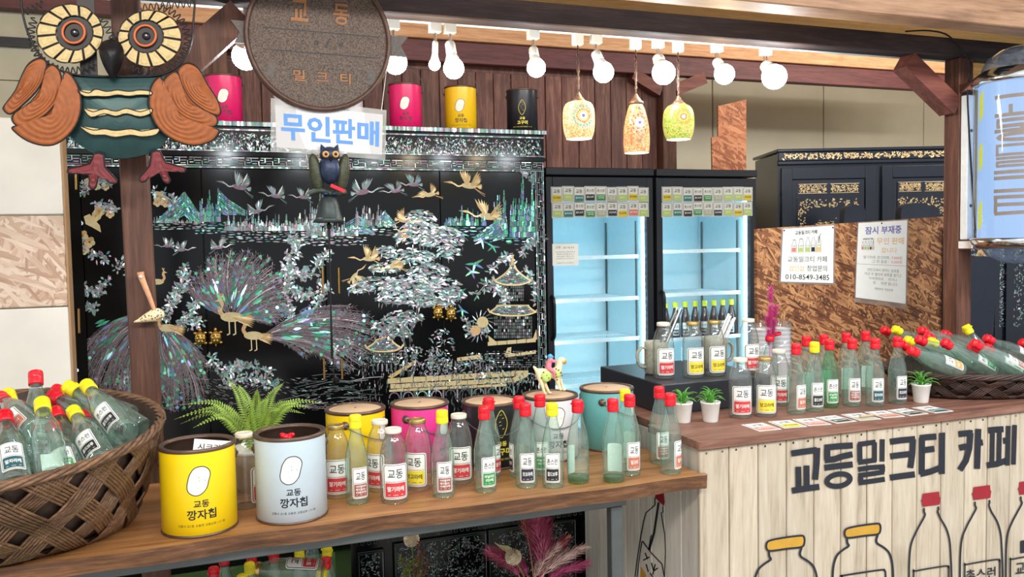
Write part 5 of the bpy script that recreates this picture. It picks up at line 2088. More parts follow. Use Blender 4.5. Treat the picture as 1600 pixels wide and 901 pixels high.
# let the heaped bottles settle: push overlapping ones apart, mostly along the depth
import numpy as np
SZS = np.array([0.016, 0.040, 0.065, 0.090, 0.112, 0.131, 0.150, 0.170, 0.190, 0.210])
SRS = np.array([0.0295, 0.0295, 0.0295, 0.0295, 0.0288, 0.0250, 0.0205, 0.0160, 0.0165, 0.0170])
BSK = ((-0.50, 2.14, SZ, 1.072, 0.29, 0.19, 0.375, 0.42, 0.6), (2.67, 2.235, CZ_, 1.028, 0.38, 0.22, 0.425, 0.265, 0.7))
pos = [None] * len(HEAP)
for g_ in (0, 1):
    idx = [i for i, h_ in enumerate(HEAP) if h_[3] == g_]
    P = np.array([HEAP[i][0].location[:] for i in idx])
    if g_ == 0:
        P[:, 1] += 0.03
    I0 = P.copy()
    D = np.array([HEAP[i][1][:] for i in idx])
    S_ = np.array([HEAP[i][2] for i in idx])
    off = D[:, None, :] * (SZS[None, :] * S_[:, None])[:, :, None]
    rad = SRS[None, :] * S_[:, None] + 0.0014
    cx, cy, z0, z1, a0, b0, a1, b1, bl = BSK[g_]
    for it in range(500):
        worst = 0
        C_s = P[:, None, :] + off
        for i in range(len(idx)):
            for j in range(i):
                if np.abs(P[i] - P[j]).sum() > 0.6:
                    continue
                w = (P[i] + off[i])[:, None, :] - (P[j] + off[j])[None, :, :]
                dd_ = np.sqrt((w * w).sum(-1)) + 1e-9
                ov = rad[i][:, None] + rad[j][None, :] - dd_
                k = np.unravel_index(np.argmax(ov), ov.shape)
                if ov[k] > 0:
                    worst = max(worst, ov[k])
                    n = w[k] / dd_[k] * np.array([0.8, 1.2, 0.9]) * ov[k] * 0.45
                    P[i] += n
                    P[j] -= n
        P += (I0 - P) * np.array([0.03, 0.0, 0.03])
        if g_ == 0:
            P[:, 1] = np.maximum(P[:, 1], I0[:, 1] - 0.005)
        C_s = P[:, None, :] + off
        v = (C_s[:, :, 2] - z0) / (z1 - z0)
        u = np.clip(v, 0, 1) ** bl
        A, B_ = a0 + (a1 - a0) * u - rad - 0.022, b0 + (b1 - b0) * u - rad - 0.022
        e = np.sqrt(((C_s[:, :, 0] - cx) / A) ** 2 + ((C_s[:, :, 1] - cy) / B_) ** 2)
        e = np.where(v < 1.28, e, 0)
        for i in range(len(idx)):
            k = int(np.argmax(e[i]))
            if e[i, k] > 1:
                if g_ == 1:                     # those that lie over the rim ride up on it
                    P[i, 2] += 0.0015
                else:
                    t_ = (1 - 1 / e[i, k]) * 0.4
                    P[i, 0] -= (C_s[i, k, 0] - cx) * t_
                    P[i, 1] -= (C_s[i, k, 1] - cy) * t_
        low_ = z0 + 0.012 - (C_s[:, :, 2] - rad).min(1)
        P[:, 2] += np.maximum(low_, 0) * 0.6
        if worst < 0.0004 and it > 150:
            break
    for i, p in zip(idx, P):
        pos[i] = Vector(p)
for h_, p in zip(HEAP, pos):
    h_[0].location = p

# crate with bottles under the shelf
M['crate'] = plain('crate_plastic', srgb(70, 84, 70), 0.5)
cx0, cx1, cy0, cy1 = atZ(315, 895, 0.5).x - 0.02, atZ(520, 890, 0.5).x + 0.03, 2.28, 2.80
cr = thing('bottle_crate', 'dull green crate of bottles standing on the floor under the shelf', 'crate', ((cx0 + cx1) / 2, (cy0 + cy1) / 2, 0.0))
for nm, a, b in (('side', (cx0, cy0, 0.0), (cx1, cy0 + 0.012, 0.37)), ('side', (cx0, cy1 - 0.012, 0.0), (cx1, cy1, 0.37)), ('side', (cx0, cy0 + 0.013, 0.0), (cx0 + 0.012, cy1 - 0.013, 0.37)),
                 ('side', (cx1 - 0.012, cy0 + 0.013, 0.0), (cx1, cy1 - 0.013, 0.37)), ('bottom', (cx0 + 0.013, cy0 + 0.013, 0.335), (cx1 - 0.013, cy1 - 0.013, 0.349))):
    mb = MB()
    mb.span(a, b)
    mb.build(nm, M['crate'], cr, world=True)
GC = 'bottles in the crate under the shelf'
for px, py, c, lab in ((350, 873, 'r', 'red-capped bottle at the back left of the crate'), (393, 870, 'r', 'red-capped bottle at the back of the crate, second from the left'), (428, 867, 'r', 'red-capped bottle in the crate just above the lying jar'),
                       (390, 887, 'y', 'yellow-capped bottle in the crate before the second red one'), (334, 894, 'r', 'red-capped bottle at the front left of the crate'), (379, 906, 'y', 'yellow-capped bottle at the very front of the crate'),
                       (468, 864, 'y', 'yellow-capped bottle just left of the tall-looking bottle in the crate'), (487, 832, 'r', 'rearmost bottle standing clear above the others in the crate'), (511, 860, 'y', 'yellow-capped bottle right of the rearmost bottle in the crate'),
                       (509, 879, 'r', 'red-capped bottle at the right end of the crate'), (503, 897, 'y', 'yellow-capped bottle before the right-end red one in the crate')):
    p = atZ(px, py, 0.555)
    bottle(lab, (p.x, p.y, 0.350), R.uniform(0, 360), c, None, GC)
a_, b_ = atY(403, 889, 2.40), atY(500, 893, 2.36)
dd = (a_ - b_).normalized()
jar('gold-lidded clear jar lying on its side on top of the crate of bottles', a_ - dd * 0.18, 70, 'g', 'straw', GC, d=dd)

# ================================================================== tin cans with bail handles
CANC = {'yellow': srgb(252, 214, 18), 'pale': srgb(194, 209, 219), 'pink': srgb(240, 64, 150), 'black': srgb(36, 36, 44), 'white': srgb(226, 224, 228), 'teal': srgb(112, 186, 186), 'hot': srgb(236, 34, 110), 'amber': srgb(252, 200, 30)}
for k_, c_ in CANC.items():
    M['can_' + k_] = plain('can_' + k_, c_, 0.32, vary=0.02)
M['potato'] = plain('potato_print', srgb(240, 236, 222), 0.45)
M['yellow_ink'] = plain('yellow_ink', srgb(236, 214, 70), 0.45)
CR_, CH_ = 0.0825, 0.190


def can(lab, loc, spin, col, top='lid', handle='down', ink=True, group=None, h=CH_):
    t = thing('tin_can', lab, 'can', loc, (0, 0, radians(spin)), group)
    r_ = CR_
    m_ = MB()
    m_.lathe([(0, 0.002), (r_ - 0.003, 0.002), (r_ - 0.001, 0.0055), (r_, 0.006), (r_, h - 0.008)], 48)
    m_.build('body', M['can_' + col], t)
    m_ = MB()
    m_.lathe([(r_ - 0.006, 0.0005), (r_ + 0.001, 0.0), (r_ + 0.002, 0.002), (r_ + 0.001, 0.0055), (r_ - 0.001, 0.006)], 48)
    m_.build('bottom_rim', M['rim'], t)
    m_ = MB()
    m_.lathe([(r_, h - 0.009), (r_ + 0.0025, h - 0.007), (r_ + 0.003, h - 0.003), (r_ + 0.0015, h), (r_ - 0.003, h), (r_ - 0.005, h - 0.003)], 48)
    m_.build('top_rim', M['rim'], t)
    if top == 'lid':
        m_ = MB()
        m_.lathe([(r_ - 0.004, h - 0.003), (r_ - 0.007, h - 0.001), (r_ - 0.010, h - 0.004), (r_ - 0.014, h - 0.004), (r_ - 0.018, h - 0.002), (r_ - 0.024, h - 0.002), (r_ - 0.025, h - 0.0012), (0, h - 0.0012)], 48, 1)
        m_.lathe([(r_ - 0.0045, h - 0.002), (r_ - 0.007, h - 0.0002), (r_ - 0.010, h - 0.003)], 48, 0)
        m_.box((0, 0, h - 0.0006), (0.016, 0.002, 0.001), 2)
        m_.build('lid', [M['rim'], M['candle'], M['ink']], t)
    else:
        m_ = MB()
        m_.lathe([(r_ - 0.004, h - 0.003), (r_ - 0.010, h - 0.002), (r_ - 0.011, h - 0.006), (r_ - 0.004, h - 0.010), (r_ - 0.004, 0.10)], 48)
        m_.build('inner_wall', M['rim'], t)
        m_ = MB()
        m_.lathe([(r_ - 0.0042, h - 0.038), (r_ - 0.02, h - 0.030), (r_ - 0.05, h - 0.034), (0, h - 0.026)], 30)
        m_.build('soil', M['soil'], t)
    # ears and wire handle
    for sg in (-1, 1):
        m_ = MB()
        m_.lathe([(0, 0.006), (0.004, 0.006), (0.006, 0.003), (0.011, 0.002), (0.012, -0.002)], 16, c=(sg * (r_ + 0.0005), 0, h - 0.035), M=Matrix.Rotation(radians(90 * sg), 3, 'Y'))
        m_.build('ear', M['rim'], t)
    pts = []
    for k in range(17):
        a = pi * k / 16
        if handle == 'up':
            pts.append((-(r_ + 0.012) * cos(a) * (1.0 if k not in (0, 16) else 0.97), 0, h - 0.035 + 0.118 * sin(a) ** 0.9))
        else:
            pts.append((-(r_ + 0.007) * cos(a), -(r_ + 0.007) * sin(a) * 1.02, h - 0.035 - 0.052 * sin(a)))
    if handle:
        m_ = MB()
        m_.tube(pts, 0.0016, 6)
        m_.build('bail_handle', M['steel'], t)
    # the print: a potato outline, two lines of lettering, a small line below
    m_ = MB()
    e = 0.0003

    def fn(x, y, o=e):
        return ((r_ + o) * sin(x / r_), -(r_ + o) * cos(x / r_), y)
    dark = col == 'black'
    if not dark:
        out = smooth_pts([(-0.022, 0.150), (-0.012, 0.163), (0.004, 0.166), (0.016, 0.160), (0.021, 0.148), (0.017, 0.132), (0.012, 0.116), (0.000, 0.104), (-0.014, 0.102), (-0.026, 0.110), (-0.029, 0.122), (-0.026, 0.138)], 4, True)
        slice_add(m_, [[(-0.004, 0.128), (out[i].x, out[i].y - 0.006), (out[(i + 1) % len(out)].x, out[(i + 1) % len(out)].y - 0.006)] for i in range(len(out))], fn, 1, 0.006)
        stroke2d(m_, [(p.x, p.y - 0.006) for p in out], 0.0019, lambda x, y: fn(x, y, 2 * e), 0, True)
        for k in range(9):
            a = k * 2.4
            x, y = -0.004 + 0.014 * cos(a) * (k % 3) / 2, 0.128 + 0.018 * sin(a) * ((k + 1) % 3) / 2
            stroke2d(m_, [(x, y), (x + 0.0014, y + 0.0006)], 0.0011, lambda x, y: fn(x, y, 2 * e), 0)
        put_text(m_, '교동', 0.0, 0.076, 0.033, 0.0165, lambda x, y: fn(x, y, e), 0, 0.022, 0, 0.006)
        put_text(m_, '깡자칩', 0.0, 0.052, 0.063, 0.0225, lambda x, y: fn(x, y, e), 0, 0.022, 0, 0.006)
        put_text(m_, '강릉시 교1동 교동면 교동남로 1·7 1층', 0.0, 0.028, 0.105, 0.0058, lambda x, y: fn(x, y, e), 0, 0.0, 0, 0.006)
    else:
        out = smooth_pts([(0, 0.176), (0.014, 0.155), (0.018, 0.136), (0.012, 0.115), (0.0, 0.098), (-0.012, 0.110), (-0.019, 0.132), (-0.014, 0.156)], 4, True)
        stroke2d(m_, [(p.x, p.y - 0.006) for p in out], 0.0019, lambda x, y: fn(x, y, e), 0, True)
        for k in range(5):
            stroke2d(m_, [(-0.004 + 0.006 * cos(k * 2), 0.116 + k * 0.010), (0.002 + 0.006 * cos(k * 2), 0.118 + k * 0.010)], 0.0012, lambda x, y: fn(x, y, e), 0)
        put_text(m_, '교동', 0.0, 0.074, 0.030, 0.014, lambda x, y: fn(x, y, e), 0, 0.03, 0, 0.006)
        put_text(m_, '고구미', 0.0, 0.052, 0.056, 0.020, lambda x, y: fn(x, y, e), 0, 0.03, 0, 0.006)
        put_text(m_, '강릉시 교1동 교동면 교동남로 1·7 1층', 0.0, 0.030, 0.105, 0.006, lambda x, y: fn(x, y, e), 0, 0.0, 0, 0.006)
    if ink:
        m_.build('print', [M['yellow_ink'] if dark else M['ink'], M['potato']], t)
    return t


def on_shelf(px, py):
    return atZ(px, py, SZ)


p = on_shelf(313, 822)
cy_ = can('open yellow can with a handwritten card, frontmost left on the shelf', p, facing(p) + 3, 'yellow', 'open', None, group='tin cans on the shelf', h=0.198)
mb = MB()
p0, p1 = atY(302, 676, p.y - 0.022), atY(358, 697, p.y - 0.02)
c = (p0 + p1) / 2
rot = Matrix.Rotation(radians(6), 3, 'Y') @ Matrix.Rotation(radians(-12), 3, 'Z')
mb.box((0, 0, 0), (0.083, 0.0012, 0.05), 0)
put_text(mb, '시크라멘', 0.002, 0.008, 0.068, 0.015, lambda x, y: (x, -0.0008, y), 1, 0.01)
o = mb.build('name_card', [M['paper'], M['ink']], loc=(c.x, p.y - 0.02, SZ + 0.178))
o.rotation_euler = (radians(-12), radians(7), radians(-12))
tag(o, 'small white handwritten card stuck in the open yellow can', 'card')
p = on_shelf(457, 803)
can('open pale blue can with red bits inside, front of the shelf', p, facing(p) + 3, 'pale', 'open', None, group='tin cans on the shelf', h=0.203)
mb = MB()
R = random.Random(9)
for k in range(9):
    mb.ball((R.uniform(-0.018, 0.018), R.uniform(-0.012, 0.012), R.uniform(0, 0.012)), R.uniform(0.005, 0.009), 8, 5)
tag(mb.build('red_petals', M['red_plastic'], loc=(p.x, p.y + 0.01, SZ + 0.182)), 'small red petals on the soil of the pale blue can', 'flower')
for px, py, col, lab, sp in ((558, 738, 'yellow', 'lidded yellow can at the back of the shelf', 70), (658, 727, 'pink', 'lidded pink can at the back of the shelf', 62), (768, 723, 'black', 'lidded black can with yellow print on the shelf', 22),
                             (861, 711, 'white', 'lidded white can on the shelf carrying the glass horse', 16), (949, 696, 'teal', 'lidded teal can, rightmost on the shelf', 80)):
    p = on_shelf(px, py)
    can(lab, p, facing(p) + sp, col, 'lid', 'down', group='tin cans on the shelf', h=0.187)
    if col == 'white':
        HORSE = (p.x, p.y, SZ + 0.187)

for px, col, lab in ((351, 'hot', 'pink can on the wardrobe behind the owl wing'), (456, 'white', 'white can on the wardrobe behind the left of the laminated sign'), (541, 'white', 'white can on the wardrobe behind the right of the laminated sign'),
                     (634, 'hot', 'pink can on the wardrobe right of the round sign'), (720, 'amber', 'yellow can on top of the wardrobe'), (816, 'black', 'black can on the right end of the wardrobe top')):
    p = atY(px, 180, 4.22)
    can(lab, (p.x, 4.22, CZ1), facing(p), col, 'lid', 'up', group='tin cans on top of the wardrobe', h=0.232)

# ---- fern in a pot behind the two front cans
M['fern'] = plain('fern_green', srgb(132, 160, 60), 0.5, vary=0.3, scale=30)
M['fern_stem'] = plain('fern_stem', srgb(120, 140, 60), 0.6)
pf = atY(400, 700, 2.30)
fx, fy = pf.x, 2.30
t = thing('potted_fern', 'green fern with arching fronds behind the two open cans', 'plant', (fx, fy, SZ))
mb = MB()
mb.lathe([(0, 0.001), (0.048, 0.0), (0.062, 0.10), (0.066, 0.102), (0.066, 0.112), (0.060, 0.112), (0.058, 0.10), (0, 0.098)], 28)
mb.build('pot', M['pot_white'], t)
base = Vector((0, 0, 0.10))
for tx, ty, dy in ((372, 600, 0.05), (420, 622, 0.06), (312, 640, 0.05), (488, 636, -0.02), (282, 662, 0.06), (355, 592, 0.02), (402, 606, -0.03), (444, 597, 0.0), (286, 632, -0.02), (470, 628, 0.02), (506, 630, 0.03), (272, 655, 0.02), (302, 668, -0.06), (476, 646, 0.05), (330, 655, 0.06), (440, 640, -0.06), (380, 640, -0.08), (420, 650, 0.08)):
    tip = atY(tx, ty, fy + dy) - Vector((fx, fy, SZ))
    hz = Vector((tip.x, tip.y, 0)).length
    mid = base * 0.45 + tip * 0.55 + Vector((0, 0, 0.035 + 0.15 * hz))
    sp = smooth_pts([base, (base + mid) / 2 + Vector((0, 0, 0.012)), mid, tip], 7)
    m_ = MB()
    L_ = len(sp)
    m_.tube(sp, [0.0016 * (1 - 0.7 * i / L_) for i in range(L_)], 5, 1)
    fine = smooth_pts(sp, 3)
    F_ = len(fine)
    for i in range(4, F_ - 1, 2):
        u = i / F_
        tg = (fine[min(i + 1, F_ - 1)] - fine[i - 1]).normalized()
        side = tg.cross(Vector((0, -0.6, 1))).normalized()
        up = side.cross(tg)
        ll = 0.024 * (sin(pi * min(1, 0.12 + u * 0.95)) ** 0.7) * (1 - 0.35 * u)
        for sg in (-1, 1):
            d = (side * sg + tg * 0.35 - up * 0.15).normalized() * ll
            w = tg * 0.0027
            b = fine[i]
            m_.add([b, b + d * 0.45 + w, b + d, b + d * 0.5 - w], [(0, 1, 2, 3)], 0)
    m_.build('frond', [M['fern'], M['fern_stem']], t)

# ---- glass horse with rider on the white lidded can
M['horse_glass'] = plain('cream_glass', srgb(238, 222, 178), 0.15, vary=0.1)
M['horse_green'] = plain('green_saddle_cloth', srgb(190, 222, 120), 0.35)
M['rider_pink'] = plain('rider_pink', srgb(232, 128, 146), 0.4)
M['rider_blue'] = plain('rider_blue', srgb(72, 160, 206), 0.4)
M['bead'] = plain('bead_brown', srgb(150, 70, 40), 0.3)
M['amber'] = plain('amber_glass', srgb(196, 150, 40), 0.2)
s_ = 0.0001565 * 12.3 / 1.0                    # metres per pixel of the 983x901 enlargement at that depth


def H(x, y, d=0.0):
    k = 0.000234
    return Vector(((x - 430) * k, d, (660 - y) * k))


def skin_body(name, mat, parent, verts, edges, radii, sub=2, root=0):
    me = bpy.data.meshes.new(name)
    me.from_pydata([tuple(v) for v in verts], edges, [])
    o = bpy.data.objects.new(name, me)
    COL.objects.link(o)
    o.parent = parent
    sk = o.modifiers.new('skin', 'SKIN')
    for i, v in enumerate(me.skin_vertices[0].data):
        r_ = radii[i]
        v.radius = (r_, r_) if not isinstance(r_, tuple) else r_
        v.use_root = i == root
    sb = o.modifiers.new('smooth', 'SUBSURF')
    sb.levels = sub
    sb.render_levels = sub
    me.materials.append(mat)
    dg = bpy.context.evaluated_depsgraph_get()
    me2 = bpy.data.meshes.new_from_object(o.evaluated_get(dg))
    for p_ in me2.polygons:
        p_.use_smooth = True
    o.modifiers.clear()
    o.data = me2
    bpy.data.meshes.remove(me)
    me2.name = name
    return o


t = thing('horse_figurine', 'small cream glass horse with a pink rider standing on the white can lid', 'figurine', HORSE, (0, 0, radians(-8)))
w = 0.009
V = [H(400, 410), H(330, 390), H(290, 390), H(470, 400), H(530, 400), H(555, 330), H(560, 260), H(575, 215), H(610, 225), H(632, 275),          # trunk, neck, head 0-9
     H(255, 345), H(215, 290),                                                                                                            # tail 10-11
     H(300, 470, -w), H(325, 560, -w), H(350, 640, -w), H(375, 652, -w), H(340, 470, w), H(395, 580, w), H(430, 655, w), H(465, 660, w),   # hind legs 12-19
     H(520, 480, -w), H(540, 560, -w), H(550, 600, -w), H(580, 606, -w), H(565, 460, w), H(600, 560, w), H(615, 620, w), H(650, 628, w)]   # fore legs 20-27
E_ = [(0, 1), (1, 2), (0, 3), (3, 4), (4, 5), (5, 6), (6, 7), (7, 8), (8, 9), (2, 10), (10, 11), (2, 12), (12, 13), (13, 14), (14, 15), (2, 16), (16, 17), (17, 18), (18, 19), (4, 20), (20, 21), (21, 22), (22, 23), (4, 24), (24, 25), (25, 26), (26, 27)]
k_ = 0.000234
Rr = [x * k_ for x in (70, 72, 62, 70, 66, 48, 42, 40, 36, 28, 26, 14, 36, 22, 18, 14, 36, 22, 18, 14, 30, 20, 16, 14, 30, 20, 16, 14)]
skin_body('horse', M['horse_glass'], t, V, E_, Rr)
mb = MB()
mb.ball(H(370, 420, -0.016), (0.016, 0.005, 0.017), 12, 8, 0)
mb.ball(H(520, 395, -0.014), (0.011, 0.005, 0.012), 12, 8, 0)
mb.build('saddle_cloth', M['horse_green'], t)
mb = MB()
for x, y in ((330, 365), (368, 405), (395, 440), (303, 435), (410, 475), (495, 330), (528, 345), (490, 395), (500, 435), (508, 468), (560, 380), (572, 420)):
    mb.ball(H(x, y, -0.019), 0.0026, 8, 5)
mb.build('bead_trim', M['bead'], t)
mb = MB()
mb.ball(H(628, 250, 0), (0.007, 0.008, 0.009), 10, 6)
mb.build('muzzle', M['amber'], t)
V = [H(400, 310), H(425, 260), H(440, 215), H(440, 185), H(470, 240, -0.012), H(520, 240, -0.008), H(470, 240, 0.012), H(520, 240, 0.008), H(420, 330, -0.015), H(470, 370, -0.020), H(465, 435, -0.019), H(420, 330, 0.015), H(470, 370, 0.020), H(465, 435, 0.019), H(490, 440, -0.019), H(490, 440, 0.019)]
E_ = [(0, 1), (1, 2), (2, 3), (2, 4), (4, 5), (2, 6), (6, 7), (0, 8), (8, 9), (9, 10), (0, 11), (11, 12), (12, 13), (10, 14), (13, 15)]
Rr = [x * k_ for x in (40, 34, 26, 26, 18, 12, 18, 12, 30, 24, 18, 30, 24, 18, 12, 12)]
skin_body('rider', M['rider_pink'], t, V, E_, Rr)
mb = MB()
mb.ball(H(440, 182), (0.0085, 0.0085, 0.0085), 12, 8)
mb.ball(H(462, 185), (0.008, 0.006, 0.002), 10, 5)
mb.build('rider_cap', M['rider_blue'], t)

# ================================================================== the big metal owl
OY = 2.42
M['owl_teal'] = plain('owl_teal_metal', srgb(34, 66, 66), 0.38, 0.3, vary=0.25, scale=14)
M['owl_orange'] = plain('owl_rust_straw', srgb(150, 78, 24), 0.55, vary=0.18, scale=60, bump=0.3)
M['owl_red'] = plain('owl_red_straw', srgb(112, 26, 32), 0.55, vary=0.15, scale=60, bump=0.3)
M['owl_ring'] = plain('owl_orange_ring', srgb(206, 104, 52), 0.5)
M['wire'] = plain('black_wire', srgb(26, 22, 24), 0.4, 0.4)
oc = atY(180, 150, OY)
ow = thing('owl_decoration', 'large metal owl wall ornament with orange wings, teal body and cream petal eyes', 'ornament', (oc.x, OY, oc.z))


def O(px, py, off=0.0):
    p = atY(px, py, OY)
    return Vector((p.x, OY - off, p.z))


def zo(pts):                                    # pixels of the 1163x901 enlargement of [0,0,400,310]
    return [(x / 2.9075, y / 2.9075) for x, y in pts]


def pillow(name, pts, mat, off, thick=0.010, rings=9, ridge=0.0014, dome=0.006, n=4, wire=0.0021):
    """a padded plate: concentric ridges that follow its outline, wire round the edge"""
    out = [(p.x, p.y) for p in smooth_pts(pts, n, True)]
    cx, cy = sum(p[0] for p in out) / len(out), sum(p[1] for p in out) / len(out)
    m_ = MB()
    loops = [[O(x, y, off - thick) for x, y in out]]
    for k in range(rings):
        s_ = 1 - k / rings
        h = off + dome * (1 - s_ * s_) + (ridge if k % 2 else 0)
        loops.append([O(cx + (x - cx) * s_, cy + (y - cy) * s_, h) for x, y in out])
    L_ = len(out)
    vs = [p for l_ in loops for p in l_]
    m_.add(vs, [(a * L_ + i, a * L_ + (i + 1) % L_, (a + 1) * L_ + (i + 1) % L_, (a + 1) * L_ + i) for a in range(len(loops) - 1) for i in range(L_)])
    m_.poly(loops[-1])
    m_.poly(list(reversed(loops[0])))
    o_ = m_.build(name, mat, ow, world=True, fix=True)
    if wire:
        m_ = MB()
        m_.tube([O(x, y, off + 0.001) for x, y in out], wire, 5, closed=True)
        w_ = m_.build('outline_wire', M['wire'], None)
        w_.data.transform(Matrix.Translation(-Vector(ow.location)))
        w_.parent = o_
    return o_


body = [(106, 120), (180, 119), (254, 118), (264, 150), (270, 185), (262, 216), (238, 237), (200, 247), (162, 244), (132, 231), (110, 212), (102, 170)]
pillow('body', body, M['owl_teal'], 0.004, 0.016, 10, 0.0, 0.022, 4, 0.0)
for st in ([(360, 418), (410, 432), (440, 414), (490, 425), (540, 418), (590, 425), (640, 418), (690, 424), (690, 440), (640, 440), (590, 446), (540, 440), (490, 448), (440, 446), (390, 446)],
           [(388, 500), (430, 516), (480, 502), (530, 514), (580, 500), (640, 516), (692, 500), (690, 522), (640, 538), (580, 524), (530, 536), (480, 524), (420, 540)],
           [(370, 580), (430, 598), (480, 592), (530, 600), (600, 592), (650, 602), (724, 590), (712, 618), (650, 628), (600, 620), (530, 630), (480, 620), (420, 618)]):
    pillow('cream_stripe', zo(st), M['cream'], 0.030, 0.004, 4, 0.0008, 0.001, 3, 0.0013)
for side, fs in (('l', ([(185, 278), (215, 300), (205, 360), (170, 420), (110, 480), (60, 518), (30, 500), (35, 480), (80, 420), (110, 350), (140, 300)],
                        [(245, 310), (275, 340), (285, 400), (270, 460), (220, 520), (150, 565), (100, 575), (72, 550), (80, 520), (150, 470), (200, 400), (215, 330)],
                        [(300, 345), (340, 375), (368, 450), (365, 530), (330, 600), (270, 650), (210, 660), (140, 640), (85, 600), (80, 580), (150, 570), (220, 535), (270, 470), (290, 410)])),
                 ('r', ([(850, 300), (900, 320), (940, 390), (980, 450), (998, 500), (985, 525), (930, 505), (870, 460), (830, 400), (812, 335)],
                        [(805, 340), (830, 400), (870, 465), (930, 510), (978, 535), (975, 570), (930, 580), (870, 565), (800, 520), (760, 460), (745, 400), (760, 365)],
                        [(740, 370), (750, 440), (790, 510), (850, 560), (920, 585), (980, 590), (985, 605), (955, 640), (880, 660), (800, 640), (730, 590), (690, 510), (690, 430), (710, 385)]))):
    for k, f_ in enumerate(fs):
        cx_, cy_ = sum(q[0] for q in f_) / len(f_), sum(q[1] for q in f_) / len(f_)
        pillow('wing_feather', zo([(cx_ + (x - cx_) * 1.05, cy_ + (y - cy_) * 1.05) for x, y in f_]), M['owl_orange'], 0.020 + 0.004 * k, 0.008, 12, 0.0012, 0.008, 3)
for f_ in ([(430, 700), (475, 705), (480, 760), (535, 820), (525, 835), (500, 830), (455, 790), (440, 850), (425, 860), (408, 850), (405, 795), (320, 790), (312, 775), (325, 765), (410, 745)],
           [(690, 695), (730, 690), (755, 740), (835, 760), (843, 780), (825, 785), (760, 775), (775, 820), (765, 835), (745, 825), (715, 775), (660, 825), (640, 825), (637, 805), (680, 755)]):
    pillow('foot', zo(f_), M['owl_red'], 0.014, 0.008, 6, 0.0012, 0.003, 2)
for (ox, oy, rx, ry, ix, iy, ir, rr, npet, a0) in ((322, 160, 148, 131, 343, 157, 82, 50, 13, 0.15), (682, 182, 142, 126, 665, 172, 78, 48, 13, 0.05)):
    for k in range(npet):
        t0, t1 = a0 + 2 * pi * k / npet + 0.02, a0 + 2 * pi * (k + 1) / npet - 0.02
        q = []
        for j in range(5):
            a = t0 + (t1 - t0) * j / 4
            bulge = 1.0 + 0.02 * sin(pi * j / 4)
            q.append((ox + rx * cos(a) * bulge, oy + ry * sin(a) * bulge))
        inn = []
        for j in range(3):
            a = t1 + (t0 - t1) * j / 2
            inn.append((ix + ir * 1.02 * cos(a), iy + ir * 0.95 * sin(a)))
        pillow('eye_petal', zo(q + inn), M['cream'], 0.016, 0.005, 5, 0.0008, 0.003, 1, 0.0018)
    m_ = MB()
    for (rad, th, mt, yo) in ((ir * 0.99, 0.012, 0, 0.014), (rr * 0.85, 0.004, 0, 0.018)):
        pts = [O((ix + rad * cos(a * pi / 16)) / 2.9075, (iy + rad * 0.96 * sin(a * pi / 16)) / 2.9075, yo) for a in range(32)]
        bk = [p + Vector((0, th, 0)) for p in pts]
        m_.prism(pts, bk, mt)
    pu = O((ix + 2) / 2.9075, iy / 2.9075, 0.020)
    m_.ball(pu, (0.010, 0.004, 0.010), 14, 8, 0)
    m_.ball(pu + Vector((0, -0.0042, 0.001)), (0.0022, 0.0015, 0.0022), 8, 5, 1)
    m_.build('eye_disc', [M['wire'], M['paper']], ow, world=True, fix=True)
    m_ = MB()
    m_.tube([O((ix - 3 + rr * cos(a * pi / 20)) / 2.9075, (iy - 1 + rr * 0.96 * sin(a * pi / 20)) / 2.9075, 0.022) for a in range(40)], 0.0032, 6, closed=True)
    m_.build('iris_ring', M['owl_ring'], ow, world=True)
# beak
bk = zo([(510, 190), (545, 200), (566, 240), (560, 290), (540, 335), (516, 370), (492, 340), (466, 285), (455, 235), (470, 203)])
pillow('beak', bk, M['wire'], 0.030, 0.016, 10, 0.0, 0.026, 4, 0.0)
# head wires: outline and the squiggle between outline and eyes
m_ = MB()
outl = zo([(96, -60), (100, 20), (112, 90), (135, 165), (175, 240), (240, 305), (330, 340), (430, 350), (515, 350), (620, 350), (720, 345), (800, 312), (850, 250), (872, 180), (880, 90), (892, -60)])
m_.tube([O(p.x, p.y, 0.010) for p in smooth_pts(outl, 5)], 0.0028, 6)
sq = []
for (ox, oy, rx, ry, a0, a1, n_) in ((322, 160, 178, 165, 3.6, 0.9, 19), (682, 182, 172, 150, 2.2, -1.35, 22)):
    path = []
    for k in range(n_ * 8 + 1):
        u = k / (n_ * 8)
        a = a0 + (a1 - a0) * u
        d = 1 + 0.10 * sin(u * n_ * 2 * pi)
        path.append((ox + rx * d * cos(a), oy + ry * d * sin(a)))
    m_.tube([O(x / 2.9075, y / 2.9075, 0.010) for x, y in path], 0.0018, 5)
for x0, y0, x1, y1, n_ in ((470, 90, 520, 190, 4), (505, 175, 545, 165, 2), (640, 40, 880, 20, 9), (120, 60, 200, 20, 4)):
    path = []
    for k in range(n_ * 8 + 1):
        u = k / (n_ * 8)
        nx, ny = -(y1 - y0), (x1 - x0)
        ln = sqrt(nx * nx + ny * ny)
        s_ = 16 * sin(u * n_ * 2 * pi)
        path.append((x0 + (x1 - x0) * u + nx / ln * s_, y0 + (y1 - y0) * u + ny / ln * s_))
    m_.tube([O(x / 2.9075, y / 2.9075, 0.010) for x, y in path], 0.0016, 5)
m_.build('head_wires', M['wire'], ow, world=True)
m_ = MB()
m_.span((oc.x - 0.10, OY + 0.012, oc.z - 0.10), (oc.x + 0.06, 2.525, oc.z - 0.07))
m_.span((oc.x - 0.08, OY + 0.004, oc.z + 0.02), (oc.x - 0.04, OY + 0.014, oc.z + 0.26))
m_.build('hanging_bracket', M['wire'], ow, world=True)

